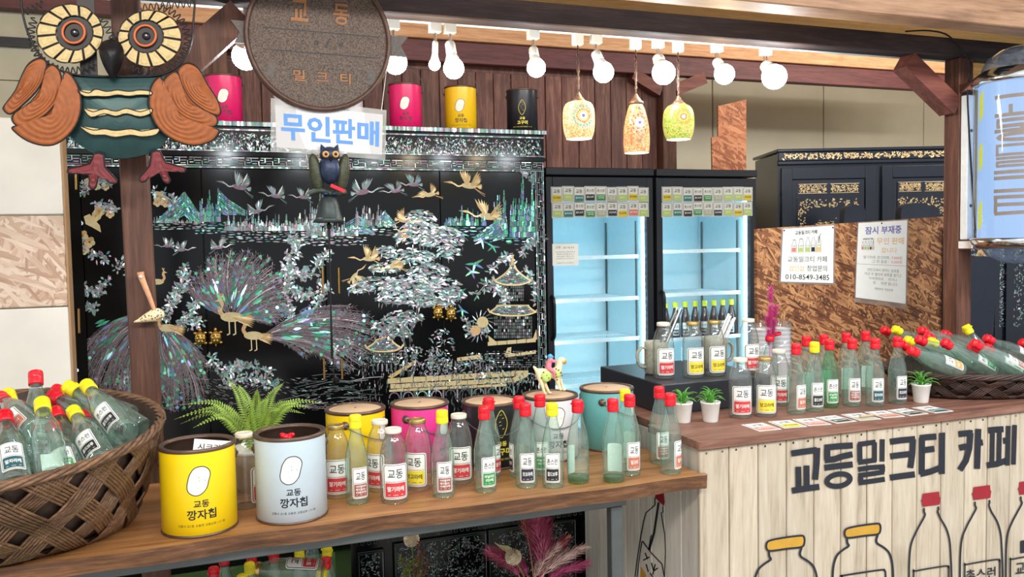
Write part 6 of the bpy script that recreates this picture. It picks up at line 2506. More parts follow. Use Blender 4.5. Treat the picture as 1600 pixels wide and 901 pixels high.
# ================================================================== round carved cafe sign
SY = 2.44
M['sign_bronze'] = plain('sign_weathered', srgb(86, 71, 61), 0.5, 0.25, vary=0.85, scale=300, bump=0.8)
M['sign_rim'] = plain('sign_rim', srgb(82, 56, 44), 0.45, 0.2, vary=0.3, scale=40, bump=0.3)
M['sign_cut'] = plain('sign_cut_gold', srgb(146, 94, 50), 0.6, vary=0.2)
M['sign_band'] = plain('sign_band', srgb(78, 70, 66), 0.5, 0.25, vary=0.3, scale=120, bump=0.4)
sc_ = atY(498.5, 62, SY)
sg = thing('round_sign', 'round weathered brown cafe sign with carved lettering and a ribbon', 'sign', (sc_.x, SY, sc_.z), (0, radians(1.4), 0))
SR = 0.203
X90 = Matrix.Rotation(radians(90), 3, 'X')
m_ = MB()
m_.lathe([(0, 0.012), (SR - 0.010, 0.012), (SR - 0.010, -0.008), (0, -0.008)], 72, M=X90, smooth=False)
m_.build('disc', M['sign_bronze'], sg, fix=True)
m_ = MB()
m_.lathe([(SR - 0.012, -0.009), (SR - 0.012, 0.016), (SR - 0.008, 0.021), (SR - 0.002, 0.021), (SR + 0.002, 0.015), (SR + 0.002, -0.009), (SR - 0.012, -0.009)], 72, M=X90)
m_.build('rim', M['sign_rim'], sg, fix=True)


def sl(zx, zy):                                 # pixel of the 901x901 enlargement of [380,0,640,260] -> sign-local x, z
    p = atY(380 + zx / 3.4654, zy / 3.4654, SY)
    dx, dz = p.x - sc_.x, p.z - sc_.z
    a = radians(1.4)
    return dx * cos(a) - dz * sin(a), dx * sin(a) + dz * cos(a)


xl, zl0 = sl(-70, 150)
xr, zr0 = sl(890, 222)
bt = [(xl, 0.031), (xl + 0.024, 0.0), (xl + 0.010, -0.029), (xr - 0.004, -0.029), (xr - 0.022, 0.001), (xr, 0.029)]
m_ = MB()
m_.prism([(x, -0.0075, z) for x, z in bt], [(x, 0.0045, z) for x, z in bt])
m_.build('ribbon', M['sign_band'], sg, fix=True)
sf = lambda x, y: (x, -0.0127, y)
m_ = MB()
for (t_, zx, zy, w_, h_, bd, shr, mt) in (('교', 303, 62, 0.048, 0.060, 0.022, 0, 1), ('동', 528, 84, 0.046, 0.060, 0.022, 0, 1), ('c', 320, 232, 0.0105, 0.013, 0.02, 0.3, 0), ('a', 393, 237, 0.015, 0.013, 0.02, 0.3, 0), ('f', 458, 240, 0.019, 0.028, 0.01, 0.4, 0), ('e', 526, 247, 0.0115, 0.013, 0.02, 0.3, 0),
                                       ('밀', 300, 412, 0.032, 0.031, 0.018, 0, 1), ('크', 425, 420, 0.032, 0.025, 0.018, 0, 1), ('티', 550, 430, 0.030, 0.031, 0.018, 0, 1)):
    x, z = sl(zx, zy)
    put_text(m_, t_, x, z, w_, h_, sf, mt, bd, shr)
    if mt == 1:                                 # dark copy painted as the shadow along each cut's upper edge
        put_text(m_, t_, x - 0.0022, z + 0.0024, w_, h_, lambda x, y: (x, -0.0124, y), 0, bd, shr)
for (x0, y0, x1, y1) in ((103, 153, 727, 207), (105, 270, 727, 320)):
    a, b = sl(x0, y0), sl(x1, y1)
    stroke2d(m_, [a, b], 0.0028, sf, 0)
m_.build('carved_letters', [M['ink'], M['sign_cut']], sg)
m_ = MB()
for zx, zy, w_, h_ in ((150, 380, 0.020, 0.040), (690, 420, 0.022, 0.046)):
    x, z = sl(zx, zy)
    m_.poly([(x - w_ * 0.5, -0.0123, z - h_ * 0.4), (x + w_ * 0.35, -0.0123, z - h_ * 0.55), (x + w_ * 0.5, -0.0123, z + h_ * 0.3), (x + w_ * 0.1, -0.0123, z + h_ * 0.5), (x - w_ * 0.45, -0.0123, z + h_ * 0.45)])
m_.build('worn_patch', M['sign_band'], sg)
m_ = MB()
for dx in (-0.12, 0.12):
    m_.tube([(dx, 0.002, 0.165), (dx, 0.085, 0.195)], 0.003, 6)
m_.build('hanger', M['wire'], sg)

# laminated paper sign hanging under it
LY = 2.445
qo = [atY(*p, LY) for p in ((423, 153), (604, 172), (602, 250), (423, 237))]
qi = [atY(380 + x / 3.4654, y / 3.4654, LY) for x, y in ((172, 568), (755, 620), (752, 838), (180, 798))]


def bil(q, off):
    def fn(u, v):
        p = (q[0] * (1 - u) + q[1] * u) * (1 - v) + (q[3] * (1 - u) + q[2] * u) * v
        # the sheet bows a little
        return Vector((p.x, p.y - off - 0.010 * sin(pi * u), p.z))
    return fn


def sheet(m_, fn, mat, n=10):
    a, b = [fn(i / n, 0) for i in range(n + 1)], [fn(i / n, 1) for i in range(n + 1)]
    m_.add(a + b, [(i, n + 1 + i, n + 2 + i, i + 1) for i in range(n)], mat)


c0 = (qo[0] + qo[2]) / 2
ls = thing('laminated_sign', 'laminated white paper sign with big pale blue lettering under the round sign', 'sign', c0)
M['blue_ink'] = plain('blue_ink', srgb(86, 140, 206), 0.5)
m_ = MB()
sheet(m_, bil(qo, 0.0), 0)
m_.build('laminate', M['film'], ls, world=True)
m_ = MB()
fi = bil(qi, 0.0006)
sheet(m_, fi, 0)
ft = bil(qi, 0.0012)
for i, ch in enumerate('무인판매'):
    put_text(m_, ch, 0.155 + 0.235 * i, -0.5, 0.215, 0.62, lambda u, v: ft(u, -v), 1, 0.030)
M['paper_backlit'] = plain('paper_white_backlit', srgb(214, 211, 215), 0.5, vary=0.02)  # white paper darkened, its backlit shade put into the colour
m_.build('paper', [M['paper_backlit'], M['blue_ink']], ls, world=True)
m_ = MB()
for a, b in (((431, 155), (428, 150)), ((596, 172), (606, 92)), ((478, 240), (484, 266)), ((560, 170), (545, 150))):
    m_.tube([atY(*a, LY - 0.003), atY(*b, LY - 0.001)], 0.0008, 5)
m_.build('string', M['paper'], ls, world=True)

# ================================================================== cast owl bell hanging below
BY = 2.425
M['cast_blue'] = plain('cast_owl_blue', srgb(36, 48, 74), 0.4, 0.3, vary=0.3, scale=120, bump=0.4)
M['cast_wing'] = plain('cast_owl_wing', srgb(58, 60, 40), 0.45, 0.3, vary=0.4, scale=120, bump=0.4)
M['cast_green'] = plain('cast_branch', srgb(52, 64, 52), 0.5, 0.2, vary=0.3, scale=80, bump=0.3)
M['eye_amber'] = plain('eye_amber', srgb(222, 160, 80), 0.4)
M['bell_iron'] = plain('bell_iron', srgb(58, 66, 66), 0.45, 0.5, vary=0.2, scale=60)
bc = atY(513, 265, BY)
ob = thing('owl_bell', 'small dark cast-iron owl with amber eyes on a hanging bell, long black cords below', 'bell', (bc.x, BY, bc.z))


def B(zx, zy, d=0.0):                            # pixel of the 1163x901 enlargement of [300,0,700,310] -> bell-local
    p = atY(300 + zx / 2.9075, zy / 2.9075, BY)
    return Vector((p.x - bc.x, d, p.z - bc.z))


k_ = 2.57 / 1300 / 2.9075
m_ = MB()
m_.ball(B(625, 770), (46 * k_, 40 * k_, 62 * k_), 20, 12)
m_.ball(B(625, 705), (42 * k_, 36 * k_, 36 * k_), 18, 10)
for sx in (-1, 1):
    c = B(625 + sx * 30, 678)
    m_.lathe([(16 * k_, -12 * k_), (10 * k_, 6 * k_), (0, 24 * k_)], 10, c=c, M=Matrix.Rotation(sx * 0.35, 3, 'Y'))
    m_.ball(B(625 + sx * 20, 880, -10 * k_), (15 * k_, 18 * k_, 10 * k_), 10, 6)
m_.build('body', M['cast_blue'], ob)
for sx in (-1, 1):
    m_ = MB()
    m_.ball(B(625 + sx * 62, 785), (26 * k_, 18 * k_, 82 * k_), 14, 10, 0, Matrix.Rotation(sx * 0.16, 3, 'Y'))
    m_.build('wing', M['cast_wing'], ob)
    m_ = MB()
    e = B(625 + sx * 22, 704, -36 * k_)
    m_.lathe([(0, 3 * k_), (7 * k_, 3 * k_), (13 * k_, 2 * k_), (14 * k_, -4 * k_)], 16, 0, c=e, M=X90)
    m_.lathe([(0, 5 * k_), (7 * k_, 3.5 * k_)], 12, 1, c=e, M=X90)
    m_.build('eye', [M['eye_amber'], M['wire']], ob)
m_ = MB()
m_.lathe([(9 * k_, 0), (6 * k_, -12 * k_), (0, -22 * k_)], 8, c=B(625, 716, -38 * k_))
m_.build('beak', M['wire'], ob)
m_ = MB()
m_.tube(smooth_pts([B(530, 880), B(580, 865, -6 * k_), B(640, 880, -6 * k_), B(700, 872)], 4), 12 * k_, 8)
m_.build('branch', M['cast_green'], ob)
m_ = MB()
m_.box((B(655, 858, -44 * k_)), (62 * k_, 5 * k_, 14 * k_), 0, Matrix.Rotation(0.42, 3, 'Y'))
m_.build('red_tab', M['red_plastic'], ob)
bz = B(622, 1010).z
btop = B(622, 890).z
hgt = btop - bz
m_ = MB()
m_.lathe([(0, hgt), (12 * k_, hgt), (32 * k_, hgt * 0.92), (42 * k_, hgt * 0.7), (48 * k_, hgt * 0.4), (56 * k_, hgt * 0.15), (68 * k_, 0), (64 * k_, 0), (44 * k_, hgt * 0.4), (0, hgt * 0.8)], 30, c=(B(622, 1010).x, 0, bz))
m_.build('bell', M['bell_iron'], ob)
m_ = MB()
a = Vector((B(622, 1010).x, 0, bz))
m_.ball(a + Vector((0, 0, -0.010)), (0.007, 0.007, 0.011), 10, 6)
for (x1, y1, r_) in ((522, 612, 0.0016), (518, 560, 0.0022)):
    q = atY(x1, y1, BY)
    m_.tube([a + Vector((0.001 if r_ > 0.002 else -0.002, 0, 0)), (q.x - bc.x, 0, q.z - bc.z)], r_, 6)
q = atY(524, 592, BY)
m_.lathe([(0, 0.018), (0.003, 0.010), (0.009, -0.012), (0, -0.008)], 8, c=(q.x - bc.x, -0.003, q.z - bc.z))
m_.build('cord', M['wire'], ob)

# ================================================================== shell on the post
M['shell'] = NT('spotted_shell')
_t = M['shell']
_v = _t.coord((1, 1, 1))
_vo = _t.n('TexVoronoi')
_vo.inputs['Scale'].default_value = 150
_t.l(_v, _vo.inputs['Vector'])
_t.l(_t.mix(_t.ramp(_vo.outputs['Distance'], [(0.30, (1, 1, 1, 1)), (0.42, (0, 0, 0, 1))]), srgb(240, 222, 178), srgb(120, 66, 40)), _t.p.inputs['Base Color'])
_t.p.inputs['Roughness'].default_value = 0.4
M['shell'] = _t.mat
M['shell_pink'] = plain('shell_siphon', srgb(214, 156, 116), 0.4, vary=0.2, scale=60)
PSY = 2.50
pc = atY(235, 492, PSY)
ss = thing('spotted_shell', 'pale spotted sea shell with long spout hung on the dark post', 'shell', (pc.x, PSY, pc.z))


def Sh(zx, zy, d=0.0):                           # pixel of the 693x901 enlargement of [190,390,290,520]
    p = atY(190 + zx / 6.93, 390 + zy / 6.93, PSY)
    return Vector((p.x - pc.x, d, p.z - pc.z))


m_ = MB()
pr = smooth_pts([(132, 784), (180, 768), (240, 748), (300, 728), (350, 712), (395, 708), (425, 722), (440, 745)], 3)
rd = [3, 9, 16, 22, 28, 34, 40, 46, 52, 58, 64, 69, 73, 76, 77, 76, 72, 64, 54, 42, 28, 8]
m_.tube([Sh(p.x, p.y) for p in pr], [r_ / 6.93 * 2.3 / 1300 for r_ in rd[:len(pr)]], 14)
m_.build('body_whorl', M['shell'], ss)
m_ = MB()
sp = smooth_pts([(350, 640), (325, 570), (290, 480), (245, 370), (215, 290), (205, 240)], 4)
m_.tube([Sh(p.x, p.y, -0.004) for p in sp], [(20 + 18 * i / len(sp)) / 6.93 * 2.3 / 1300 for i in range(len(sp))], 10)
m_.build('spout', M['shell_pink'], ss)
m_ = MB()
m_.ball(Sh(210, 290, -0.014), 0.0045, 8, 5)
m_.tube([Sh(210, 290, -0.010), Sh(210, 290, 0.03)], 0.0015, 6)
m_.build('pin', M['white_plastic'], ss)

# ================================================================== lamp rail, bulbs and mosaic pendants
RZ = BZ                                         # underside of the blackened beam
M['bulb_warm'] = emit('bulb_warm', (1.0, 0.80, 0.52, 1), 95.0)
M['bulb_cool'] = emit('bulb_cool', (0.86, 0.95, 1.0, 1), 95.0)
m_ = MB()
m_.span((-1.6, 2.612, RZ + 0.004), (3.0, 2.640, RZ + 0.020))
tag(m_.build('lamp_rail', M['white_paint']), 'white lighting rail along the back of the blackened beam', 'rail')

def spot(lab, tx, bx, by, rpx, warm, ry=2.628, zr=None, droop=0.0):
    zr = RZ + 0.004 if zr is None else zr
    top = atY(tx, 60, ry)
    t = thing('spot_bulb', lab, 'lamp', (top.x, ry, zr), group='bulbs on the lighting rail')
    bulb = atY(bx, by, ry - droop) - Vector((top.x, ry, zr))
    dist = (bulb + Vector((top.x, ry, zr)) - CAM).dot(_f)
    r_ = rpx * dist / FPX
    m_ = MB()
    m_.box((0, 0, -0.014), (0.036, 0.030, 0.028))
    m_.build('adapter', M['white_plastic'], t)
    piv = Vector((0, 0, -0.062))
    m_ = MB()
    m_.tube([(0, 0, -0.027), piv], 0.006, 10)
    m_.build('stem', M['chrome'], t)
    ax = (bulb - piv)
    L_ = ax.length
    q = Vector((0, 0, 1)).rotation_difference(ax.normalized()).to_matrix()
    k = r_ / 0.034
    m_ = MB()
    m_.lathe([(0, -0.006), (0.014 * k, -0.006), (0.0175 * k, 0.0), (0.0180 * k, (L_ - r_) * 0.62), (0.0165 * k, (L_ - r_) * 0.66), (0, (L_ - r_) * 0.66)], 20, c=piv, M=q)
    m_.build('holder', M['white_plastic'], t)
    m_ = MB()
    m_.lathe([(0.0165 * k, (L_ - r_) * 0.67), (0.0175 * k, (L_ - r_) * 0.72), (r_ * 0.80, L_ - r_ * 0.62)], 22, c=piv, M=q)
    m_.build('bulb_base', M['white_plastic'], t)
    m_ = MB()
    prof = [(r_ * 0.80, -r_ * 0.62)]
    for j in range(1, 11):
        a = -0.62 + (pi / 2 + 0.62) * j / 10
        prof.append((r_ * cos(a), r_ * sin(a)))
    m_.lathe([(r__, L_ + z) for r__, z in prof], 24, c=piv, M=q)
    m_.build('bulb', M['bulb_warm' if warm else 'bulb_cool'], t)
    return t


spot('cool white bulb hanging left of the round sign', 391, 384, 88, 21, False, droop=-0.03)
spot('cool white bulb half hidden behind the right ribbon tail of the round sign', 615, 618, 98, 18, False, droop=0.03)
spot('warm bulb above the yellow can on the wardrobe', 703, 709, 107, 16, True, droop=0.03)
spot('small warm bulb just left of the large warm one above the yellow can', 680, 679, 101, 9, True)
spot('cool bulb above the black can on the wardrobe', 833, 838, 106, 14.5, False, droop=0.03)
spot('warm bulb between the first and second mosaic pendants', 931, 943, 113, 16, True, droop=0.03)
spot('cool bulb between the second and third mosaic pendants', 1028, 1037, 114, 18, False, droop=0.04)
spot('warm bulb right of the third mosaic pendant', 1120, 1132, 116, 15.5, True, droop=0.04)
spot('cool bulb at the right end of the lighting rail', 1196, 1210, 120, 19, False, droop=0.04)


def mosaic(name, cols, strength):
    t = NT(name)
    vo = t.n('TexVoronoi')
    vo.inputs['Scale'].default_value = 230
    t.l(t.coord(), vo.inputs['Vector'])
    ed = t.n('TexVoronoi', feature='DISTANCE_TO_EDGE')
    ed.inputs['Scale'].default_value = 230
    t.l(t.coord(), ed.inputs['Vector'])
    sp = t.n('SeparateColor')
    t.l(vo.outputs['Color'], sp.inputs['Color'])
    big = t.noise(t.coord(), 14, 2)
    m = t.mix(0.55, sp.outputs[0], big)
    c = t.ramp(m, [(0.28, cols[0]), (0.45, cols[1]), (0.6, cols[2]), (0.75, cols[3])])
    c = t.mix(t.ramp(ed.outputs['Distance'], [(0.02, (0, 0, 0, 1)), (0.10, (1, 1, 1, 1))]), srgb(120, 84, 50), c)
    t.l(t.mix(0.7, c, (0, 0, 0, 1)), t.p.inputs['Base Color'])
    t.l(c, t.p.inputs['Emission Color'])
    t.p.inputs['Emission Strength'].default_value = strength
    t.p.inputs['Roughness'].default_value = 0.3
    return t.mat


M['mosaic_amber'] = mosaic('mosaic_amber_glass', (srgb(232, 170, 96), srgb(250, 214, 140), srgb(255, 232, 186), srgb(255, 246, 220)), 1.15)
M['mosaic_orange'] = mosaic('mosaic_orange_glass', (srgb(232, 130, 96), srgb(246, 178, 110), srgb(250, 206, 140), srgb(255, 234, 190)), 1.15)
M['mosaic_green'] = mosaic('mosaic_green_glass', (srgb(120, 190, 60), srgb(190, 214, 90), srgb(240, 206, 110), srgb(250, 226, 160)), 1.15)
BD = {}
for k_, c_ in {'teal': srgb(60, 180, 200), 'red': srgb(206, 60, 50), 'white': srgb(255, 252, 250), 'yellow': srgb(252, 214, 90), 'purple': srgb(96, 70, 190), 'magenta': srgb(226, 36, 110), 'navy': srgb(70, 66, 130), 'orange': srgb(246, 170, 60)}.items():
    m__ = emit('glass_bead_' + k_, c_, 1.3)
    BD[k_] = m__
BDK = list(BD)
M['antique_brass'] = plain('antique_brass', srgb(104, 76, 60), 0.45, 0.6, vary=0.3, scale=120, bump=0.4)
M['lamp_inside'] = emit('lamp_inside_lit', (1.0, 0.90, 0.66, 1), 3.0)


def pendant(lab, px, ptop, pbot, prof_rel, mat, motif):
    """prof_rel: list of (radius px, y px) of the shade outline"""
    Y = 2.63
    top = atY(px, ptop, Y)
    t = thing('mosaic_pendant', lab, 'lamp', (top.x, Y, RZ + 0.004), group='mosaic pendant lamps')
    base = Vector((top.x, Y, RZ + 0.004))
    dist = (top - CAM).dot(_f)
    k = dist / FPX
    prof = [(r_ * k, atY(px, y, Y).z - base.z) for r_, y in prof_rel]
    z0 = prof[0][1]
    m_ = MB()
    m_.box((0, 0, -0.018), (0.032, 0.028, 0.036))
    m_.build('adapter', M['white_plastic'], t)
    m_ = MB()
    m_.tube([(0, 0, -0.036), (0, 0, z0 + 0.03)], 0.0022, 6)
    m_.build('cord', M['wire'], t)
    m_ = MB()
    zz = z0 + 0.028
    i = 0
    while zz < -0.045:
        a = pi / 2 * (i % 2)
        m_.tube([(0.0045 * cos(j * pi / 4) * cos(a), 0.0045 * cos(j * pi / 4) * sin(a), zz + 0.008 * sin(j * pi / 4)) for j in range(8)], 0.0012, 4, closed=True)
        zz += 0.013
        i += 1
    m_.build('chain', M['antique_brass'], t)
    m_ = MB()
    m_.lathe([(0.0, 0.034), (0.004, 0.034), (0.006, 0.028), (0.012, 0.018), (0.022, 0.006), (0.026, 0.004), (0.0265, -0.004), (0.024, -0.006)], 22, c=(0, 0, z0))
    for j in range(10):
        a = j * 2 * pi / 10
        m_.ball((0.0235 * cos(a), 0.0235 * sin(a), z0 + 0.001), 0.0032, 6, 4)
    m_.build('cap', M['antique_brass'], t)
    fine = [(p.x, p.y) for p in smooth_pts(prof, 4)]
    m_ = MB()
    m_.lathe(fine, 36)
    m_.build('shade', mat, t)
    m_ = MB()
    m_.lathe([(r_ - 0.002, z) for r_, z in fine] + [(0.0, fine[0][1])], 30)
    m_.lathe([(fine[-1][0], fine[-1][1]), (fine[-1][0] - 0.002, fine[-1][1])], 30)
    m_.build('lit_inside', M['lamp_inside'], t)

    def surf(u, z):
        r_ = fine[-1][0]
        for (ra, za), (rb, zb) in zip(fine, fine[1:]):
            if zb <= z <= za:
                f = (za - z) / max(1e-6, za - zb)
                r_ = ra + (rb - ra) * f
        a = -pi / 2 - atan2(base.x, base.y) + u / max(r_, 0.01)
        return Vector(((r_ + 0.0012) * cos(a), (r_ + 0.0012) * sin(a), z))
    m_ = MB()
    zc = prof[0][1] + (prof[-1][1] - prof[0][1]) * motif['z']

    def bead(u, v, s_, col):
        m_.poly([surf(u + s_ * cos(q * pi / 3), zc + v + s_ * sin(q * pi / 3)) for q in range(6)], BDK.index(col))
    for (kind, n_, rad, s_, col) in motif['rings']:
        for j in range(n_):
            a = 2 * pi * j / n_ + 0.2
            rr_ = rad * (1.35 if kind == 'star' and j % 2 else 1.0)
            bead(motif['u'] + rr_ * cos(a), rr_ * sin(a), s_, col)
    for (u, v, s_, col) in motif.get('extra', ()):
        for j in range(5):
            bead(motif['u'] + u + s_ * cos(j * 1.257), v + s_ * sin(j * 1.257), s_ * 0.55, col)
    m_.build('mosaic_motif', [BD[q] for q in BDK], t)


pendant('round amber mosaic pendant lamp with a teal and red rosette, leftmost of the hanging lamps', 904, 158, 218, [(14, 159), (20, 162), (24, 170), (25.2, 182), (25, 196), (23.5, 207), (20, 217)], M['mosaic_amber'],
        {'u': 0.016, 'z': 0.43, 'rings': [('ring', 6, 0.003, 0.0022, 'purple'), ('ring', 10, 0.010, 0.0042, 'white'), ('ring', 14, 0.0175, 0.0032, 'yellow'), ('ring', 22, 0.0215, 0.0024, 'red'), ('ring', 18, 0.0335, 0.0036, 'teal')]})
pendant('tall tapering orange mosaic pendant lamp with a magenta star, the middle hanging lamp', 994, 160, 239, [(9, 161), (13, 170), (17, 185), (19.5, 200), (20.5, 218), (20, 230), (19, 239)], M['mosaic_orange'],
        {'u': 0.012, 'z': 0.42, 'rings': [('ring', 6, 0.003, 0.0022, 'purple'), ('ring', 8, 0.009, 0.0045, 'white'), ('ring', 12, 0.0155, 0.0036, 'white'), ('star', 12, 0.0215, 0.0030, 'magenta'), ('ring', 6, 0.033, 0.0036, 'magenta')],
         'extra': [(0.0, 0.052, 0.0034, 'navy'), (-0.030, 0.040, 0.0034, 'navy'), (0.0, -0.062, 0.0034, 'navy'), (-0.030, -0.058, 0.0034, 'red')]})
pendant('round green mosaic pendant lamp with an orange flower, rightmost of the hanging lamps', 1060, 163, 218, [(13, 164), (18, 167), (22.5, 174), (24.2, 186), (24, 198), (22, 210), (18.5, 218)], M['mosaic_green'],
        {'u': 0.018, 'z': 0.40, 'rings': [('ring', 5, 0.004, 0.0036, 'white'), ('ring', 10, 0.0095, 0.0026, 'red'), ('ring', 12, 0.0155, 0.0036, 'yellow'), ('ring', 16, 0.024, 0.0040, 'orange'), ('ring', 20, 0.033, 0.0034, 'yellow')]})

# ================================================================== glass-door coolers
M['liner'] = plain('cooler_liner', srgb(206, 226, 232), 0.4, vary=0.02)
M['led'] = emit('cooler_led', (0.42, 0.84, 1.0, 1), 30.0)
M['led_dot'] = emit('cooler_led_dot', (0.80, 0.96, 1.0, 1), 50.0)
M['wire_shelf'] = plain('wire_shelf_white', srgb(226, 236, 240), 0.4)
FYC = 4.30


def cooler(lab, x0, x1, shelves, rows):
    xc = (x0 + x1) / 2
    t = thing('glass_door_cooler', lab, 'fridge', (xc, FYC + 0.31, 0.0), group='drink coolers')
    m_ = MB()
    yb = FYC + 0.62
    y0 = FYC + 0.045
    m_.span((x0, y0, 0.06), (x0 + 0.03, yb, 1.87))
    m_.span((x1 - 0.03, y0, 0.06), (x1, yb, 1.87))
    m_.span((x0 + 0.031, yb - 0.03, 0.06), (x1 - 0.031, yb, 1.87))
    m_.span((x0 + 0.031, y0, 1.80), (x1 - 0.031, yb - 0.031, 1.87))
    m_.span((x0 + 0.031, y0, 0.06), (x1 - 0.031, yb - 0.031, 0.16))
    for sx in (x0 + 0.05, x1 - 0.08):
        for sy in (y0 + 0.03, yb - 0.06):
            m_.span((sx, sy, 0.0), (sx + 0.03, sy + 0.03, 0.06))
    m_.build('cabinet', M['black_plastic'], t, world=True)
    m_ = MB()
    m_.span((x0 - 0.003, FYC - 0.012, 1.876), (x1 + 0.003, yb, 1.918))
    bevel(m_.build('top_cap', M['black_plastic'], t, world=True), 0.004, 1)
    m_ = MB()
    a, b, c, d = x0 + 0.031, x1 - 0.031, yb - 0.032, 1.799
    m_.span((a, c - 0.002, 0.161), (b, c, d))
    m_.span((a, y0 + 0.002, 0.161), (a + 0.002, c - 0.003, d))
    m_.span((b - 0.002, y0 + 0.002, 0.161), (b, c - 0.003, d))
    m_.span((a + 0.003, y0 + 0.002, d - 0.002), (b - 0.003, c - 0.003, d))
    m_.span((a + 0.003, y0 + 0.002, 0.161), (b - 0.003, c - 0.003, 0.163))
    m_.build('liner', M['liner'], t, world=True)
    # door: frame, glass, handle
    m_ = MB()
    sw = 0.040
    m_.span((x0, FYC, 0.07), (x0 + sw, FYC + 0.038, 1.868))
    m_.span((x1 - sw, FYC, 0.07), (x1, FYC + 0.038, 1.868))
    m_.span((x0 + sw, FYC, 1.815), (x1 - sw, FYC + 0.038, 1.868))
    m_.span((x0 + sw, FYC, 0.07), (x1 - sw, FYC + 0.038, 0.17))
    dr = bevel(m_.build('door', M['black_plastic'], t, world=True), 0.003, 1)
    m_ = MB()
    m_.poly([(x0 + sw, FYC + 0.012, 0.17), (x1 - sw, FYC + 0.012, 0.17), (x1 - sw, FYC + 0.012, 1.815), (x0 + sw, FYC + 0.012, 1.815)])
    m_.build('glass_pane', M['door_glass'], t, world=True)
    m_ = MB()
    hx = x0 + 0.025
    m_.tube(smooth_pts([(hx, FYC - 0.004, 0.96), (hx, FYC - 0.030, 0.985), (hx, FYC - 0.032, 1.08), (hx, FYC - 0.030, 1.175), (hx, FYC - 0.004, 1.20)], 4), 0.011, 8)
    m_.build('door_handle', M['black_metal'], t, world=True)
    for z in shelves:
        m_ = MB()
        ya, yb_ = y0 + 0.07, c - 0.02
        for xx in (a + 0.010, b - 0.010):
            m_.tube([(xx, ya, z), (xx, yb_, z)], 0.004, 5)
        for yy in (ya, (ya + yb_) / 2, yb_):
            m_.tube([(a + 0.010, yy, z), (b - 0.010, yy, z)], 0.004, 5)
        n_ = 34
        for i in range(1, n_):
            xx = a + 0.010 + (b - a - 0.020) * i / n_
            m_.tube([(xx, ya, z + 0.003), (xx, yb_, z + 0.003)], 0.0018, 4, caps=False)
        m_.span((a + 0.010, ya - 0.006, z - 0.010), (b - 0.010, ya - 0.003, z + 0.012))
        m_.build('wire_shelf', M['wire_shelf'], t, world=True)
    m_ = MB()
    for xx in (a + 0.004, b - 0.010):
        for yy in (y0 + 0.09, c - 0.05):
            m_.span((xx, yy, 0.3), (xx + 0.005, yy + 0.016, 1.62))
    m_.build('shelf_track', M['steel'], t, world=True)
    # light strips behind the door stiles
    for xx, xs_, zt in ((b - 0.012, b - 0.002, 1.77), (a + 0.002, a + 0.012, 1.70)):
        m_ = MB()
        m_.span((xx, y0 + 0.010, 0.25), (xs_ if xs_ > xx else xx + 0.01, y0 + 0.022, zt), 0)
        zz = 0.28
        while zz < zt:
            m_.ball(((xx + xs_) / 2 - (0.006 if xx > xc else -0.006), y0 + 0.016, zz), (0.004, 0.004, 0.006), 6, 4, 1)
            zz += 0.042
        m_.build('light_strip', [M['led'], M['led_dot']], t, world=True)
    # cards stuck along the top of the glass
    n_ = 9
    cw = (x1 - x0 - 0.062) / n_
    for ri, row in enumerate(rows):
        zc = (1.770, 1.681)[ri]
        for i, kd in enumerate(row):
            xx = x0 + 0.033 + cw * (i + 0.5)
            jx, jz = R.uniform(-0.002, 0.002), R.uniform(-0.004, 0.004)

            def mk(kd=kd):
                q_ = MB()
                q_.box((0, 0.0006, 0), (0.071, 0.001, 0.086), 0)
                draw_label(q_, kd, 0.070, 0.085, lambda x, y, o: (x, -o, y), True)
                return q_.build('drink_card', kind_mats(kd))
            o = child('drink_card', cached(('fc', kd), mk), t)
            o.location = (xx + jx - xc, FYC - 0.0016 - 0.0008 * (i % 2) - (FYC + 0.31), zc + jz)
    return t


R = random.Random(31)
cooler('left glass-door cooler beside the wardrobe, nearly empty, with a notice on its glass', 1.776, 2.452, [1.408, 1.16, 0.919, 0.661],
       [['mango', 'lime', 'dteal', 'cold', 'green', 'greyk', 'lime', 'mango', 'lime'], ['lime', 'dteal', 'cold', 'green', 'greyk', 'choco', 'mango', 'pinkk', 'lime']])
c2 = cooler('right glass-door cooler holding a row of dark sauce-coloured bottles', 2.476, 3.170, [1.431, 1.167, 0.894],
            [['mango', 'lime', 'dteal', 'cold', 'green', 'greyk', 'lime', 'lime', 'mango'], ['lime', 'dteal', 'cold', 'green', 'greyk', 'choco', 'lime', 'mango', 'lime']])
left_cooler = [o for o in bpy.data.objects if o.get('category') == 'fridge'][0]
left_cooler = [o for o in bpy.data.objects if o.get('category') == 'fridge' and o.location.x < 2.4][0]
p0, p1 = atY(863, 381, FYC - 0.002), atY(904, 414, FYC - 0.002)
m_ = MB()
m_.span((p0.x, FYC - 0.0012, p1.z), (p1.x, FYC - 0.0004, p0.z), 0)
w_, h_ = p1.x - p0.x, p0.z - p1.z
fn = lambda x, y: (p0.x + x * w_, FYC - 0.0016, p1.z + y * h_)
put_text(m_, '음료 이용 안내', 0.62, 0.82, 0.42, 0.09, fn, 1)
put_text(m_, '교동', 0.22, 0.84, 0.2, 0.12, fn, 1)
for i, s_ in enumerate(('냉장고에서 원하는 음료를 꺼내신 후', '빨대와 봉투를 챙기고', '아래 계좌로 이체하시거나', '현금통에 넣어 주시면 됩니다.', '', '이용해 주셔서 감사합니다')):
    if s_:
        put_text(m_, s_, 0.5, 0.62 - i * 0.1, 0.55 + 0.02 * len(s_) * 0.5, 0.055, fn, 1)
m_.build('notice_sheet', [M['paper'], M['steel']], left_cooler, world=True)
# dark bottles on the lower shelf of the right cooler
M['dark_bottle'] = plain('dark_bottle', srgb(52, 26, 24), 0.12, vary=0.1)
M['neon_yellow'] = plain('neon_yellow', srgb(226, 230, 30), 0.35)


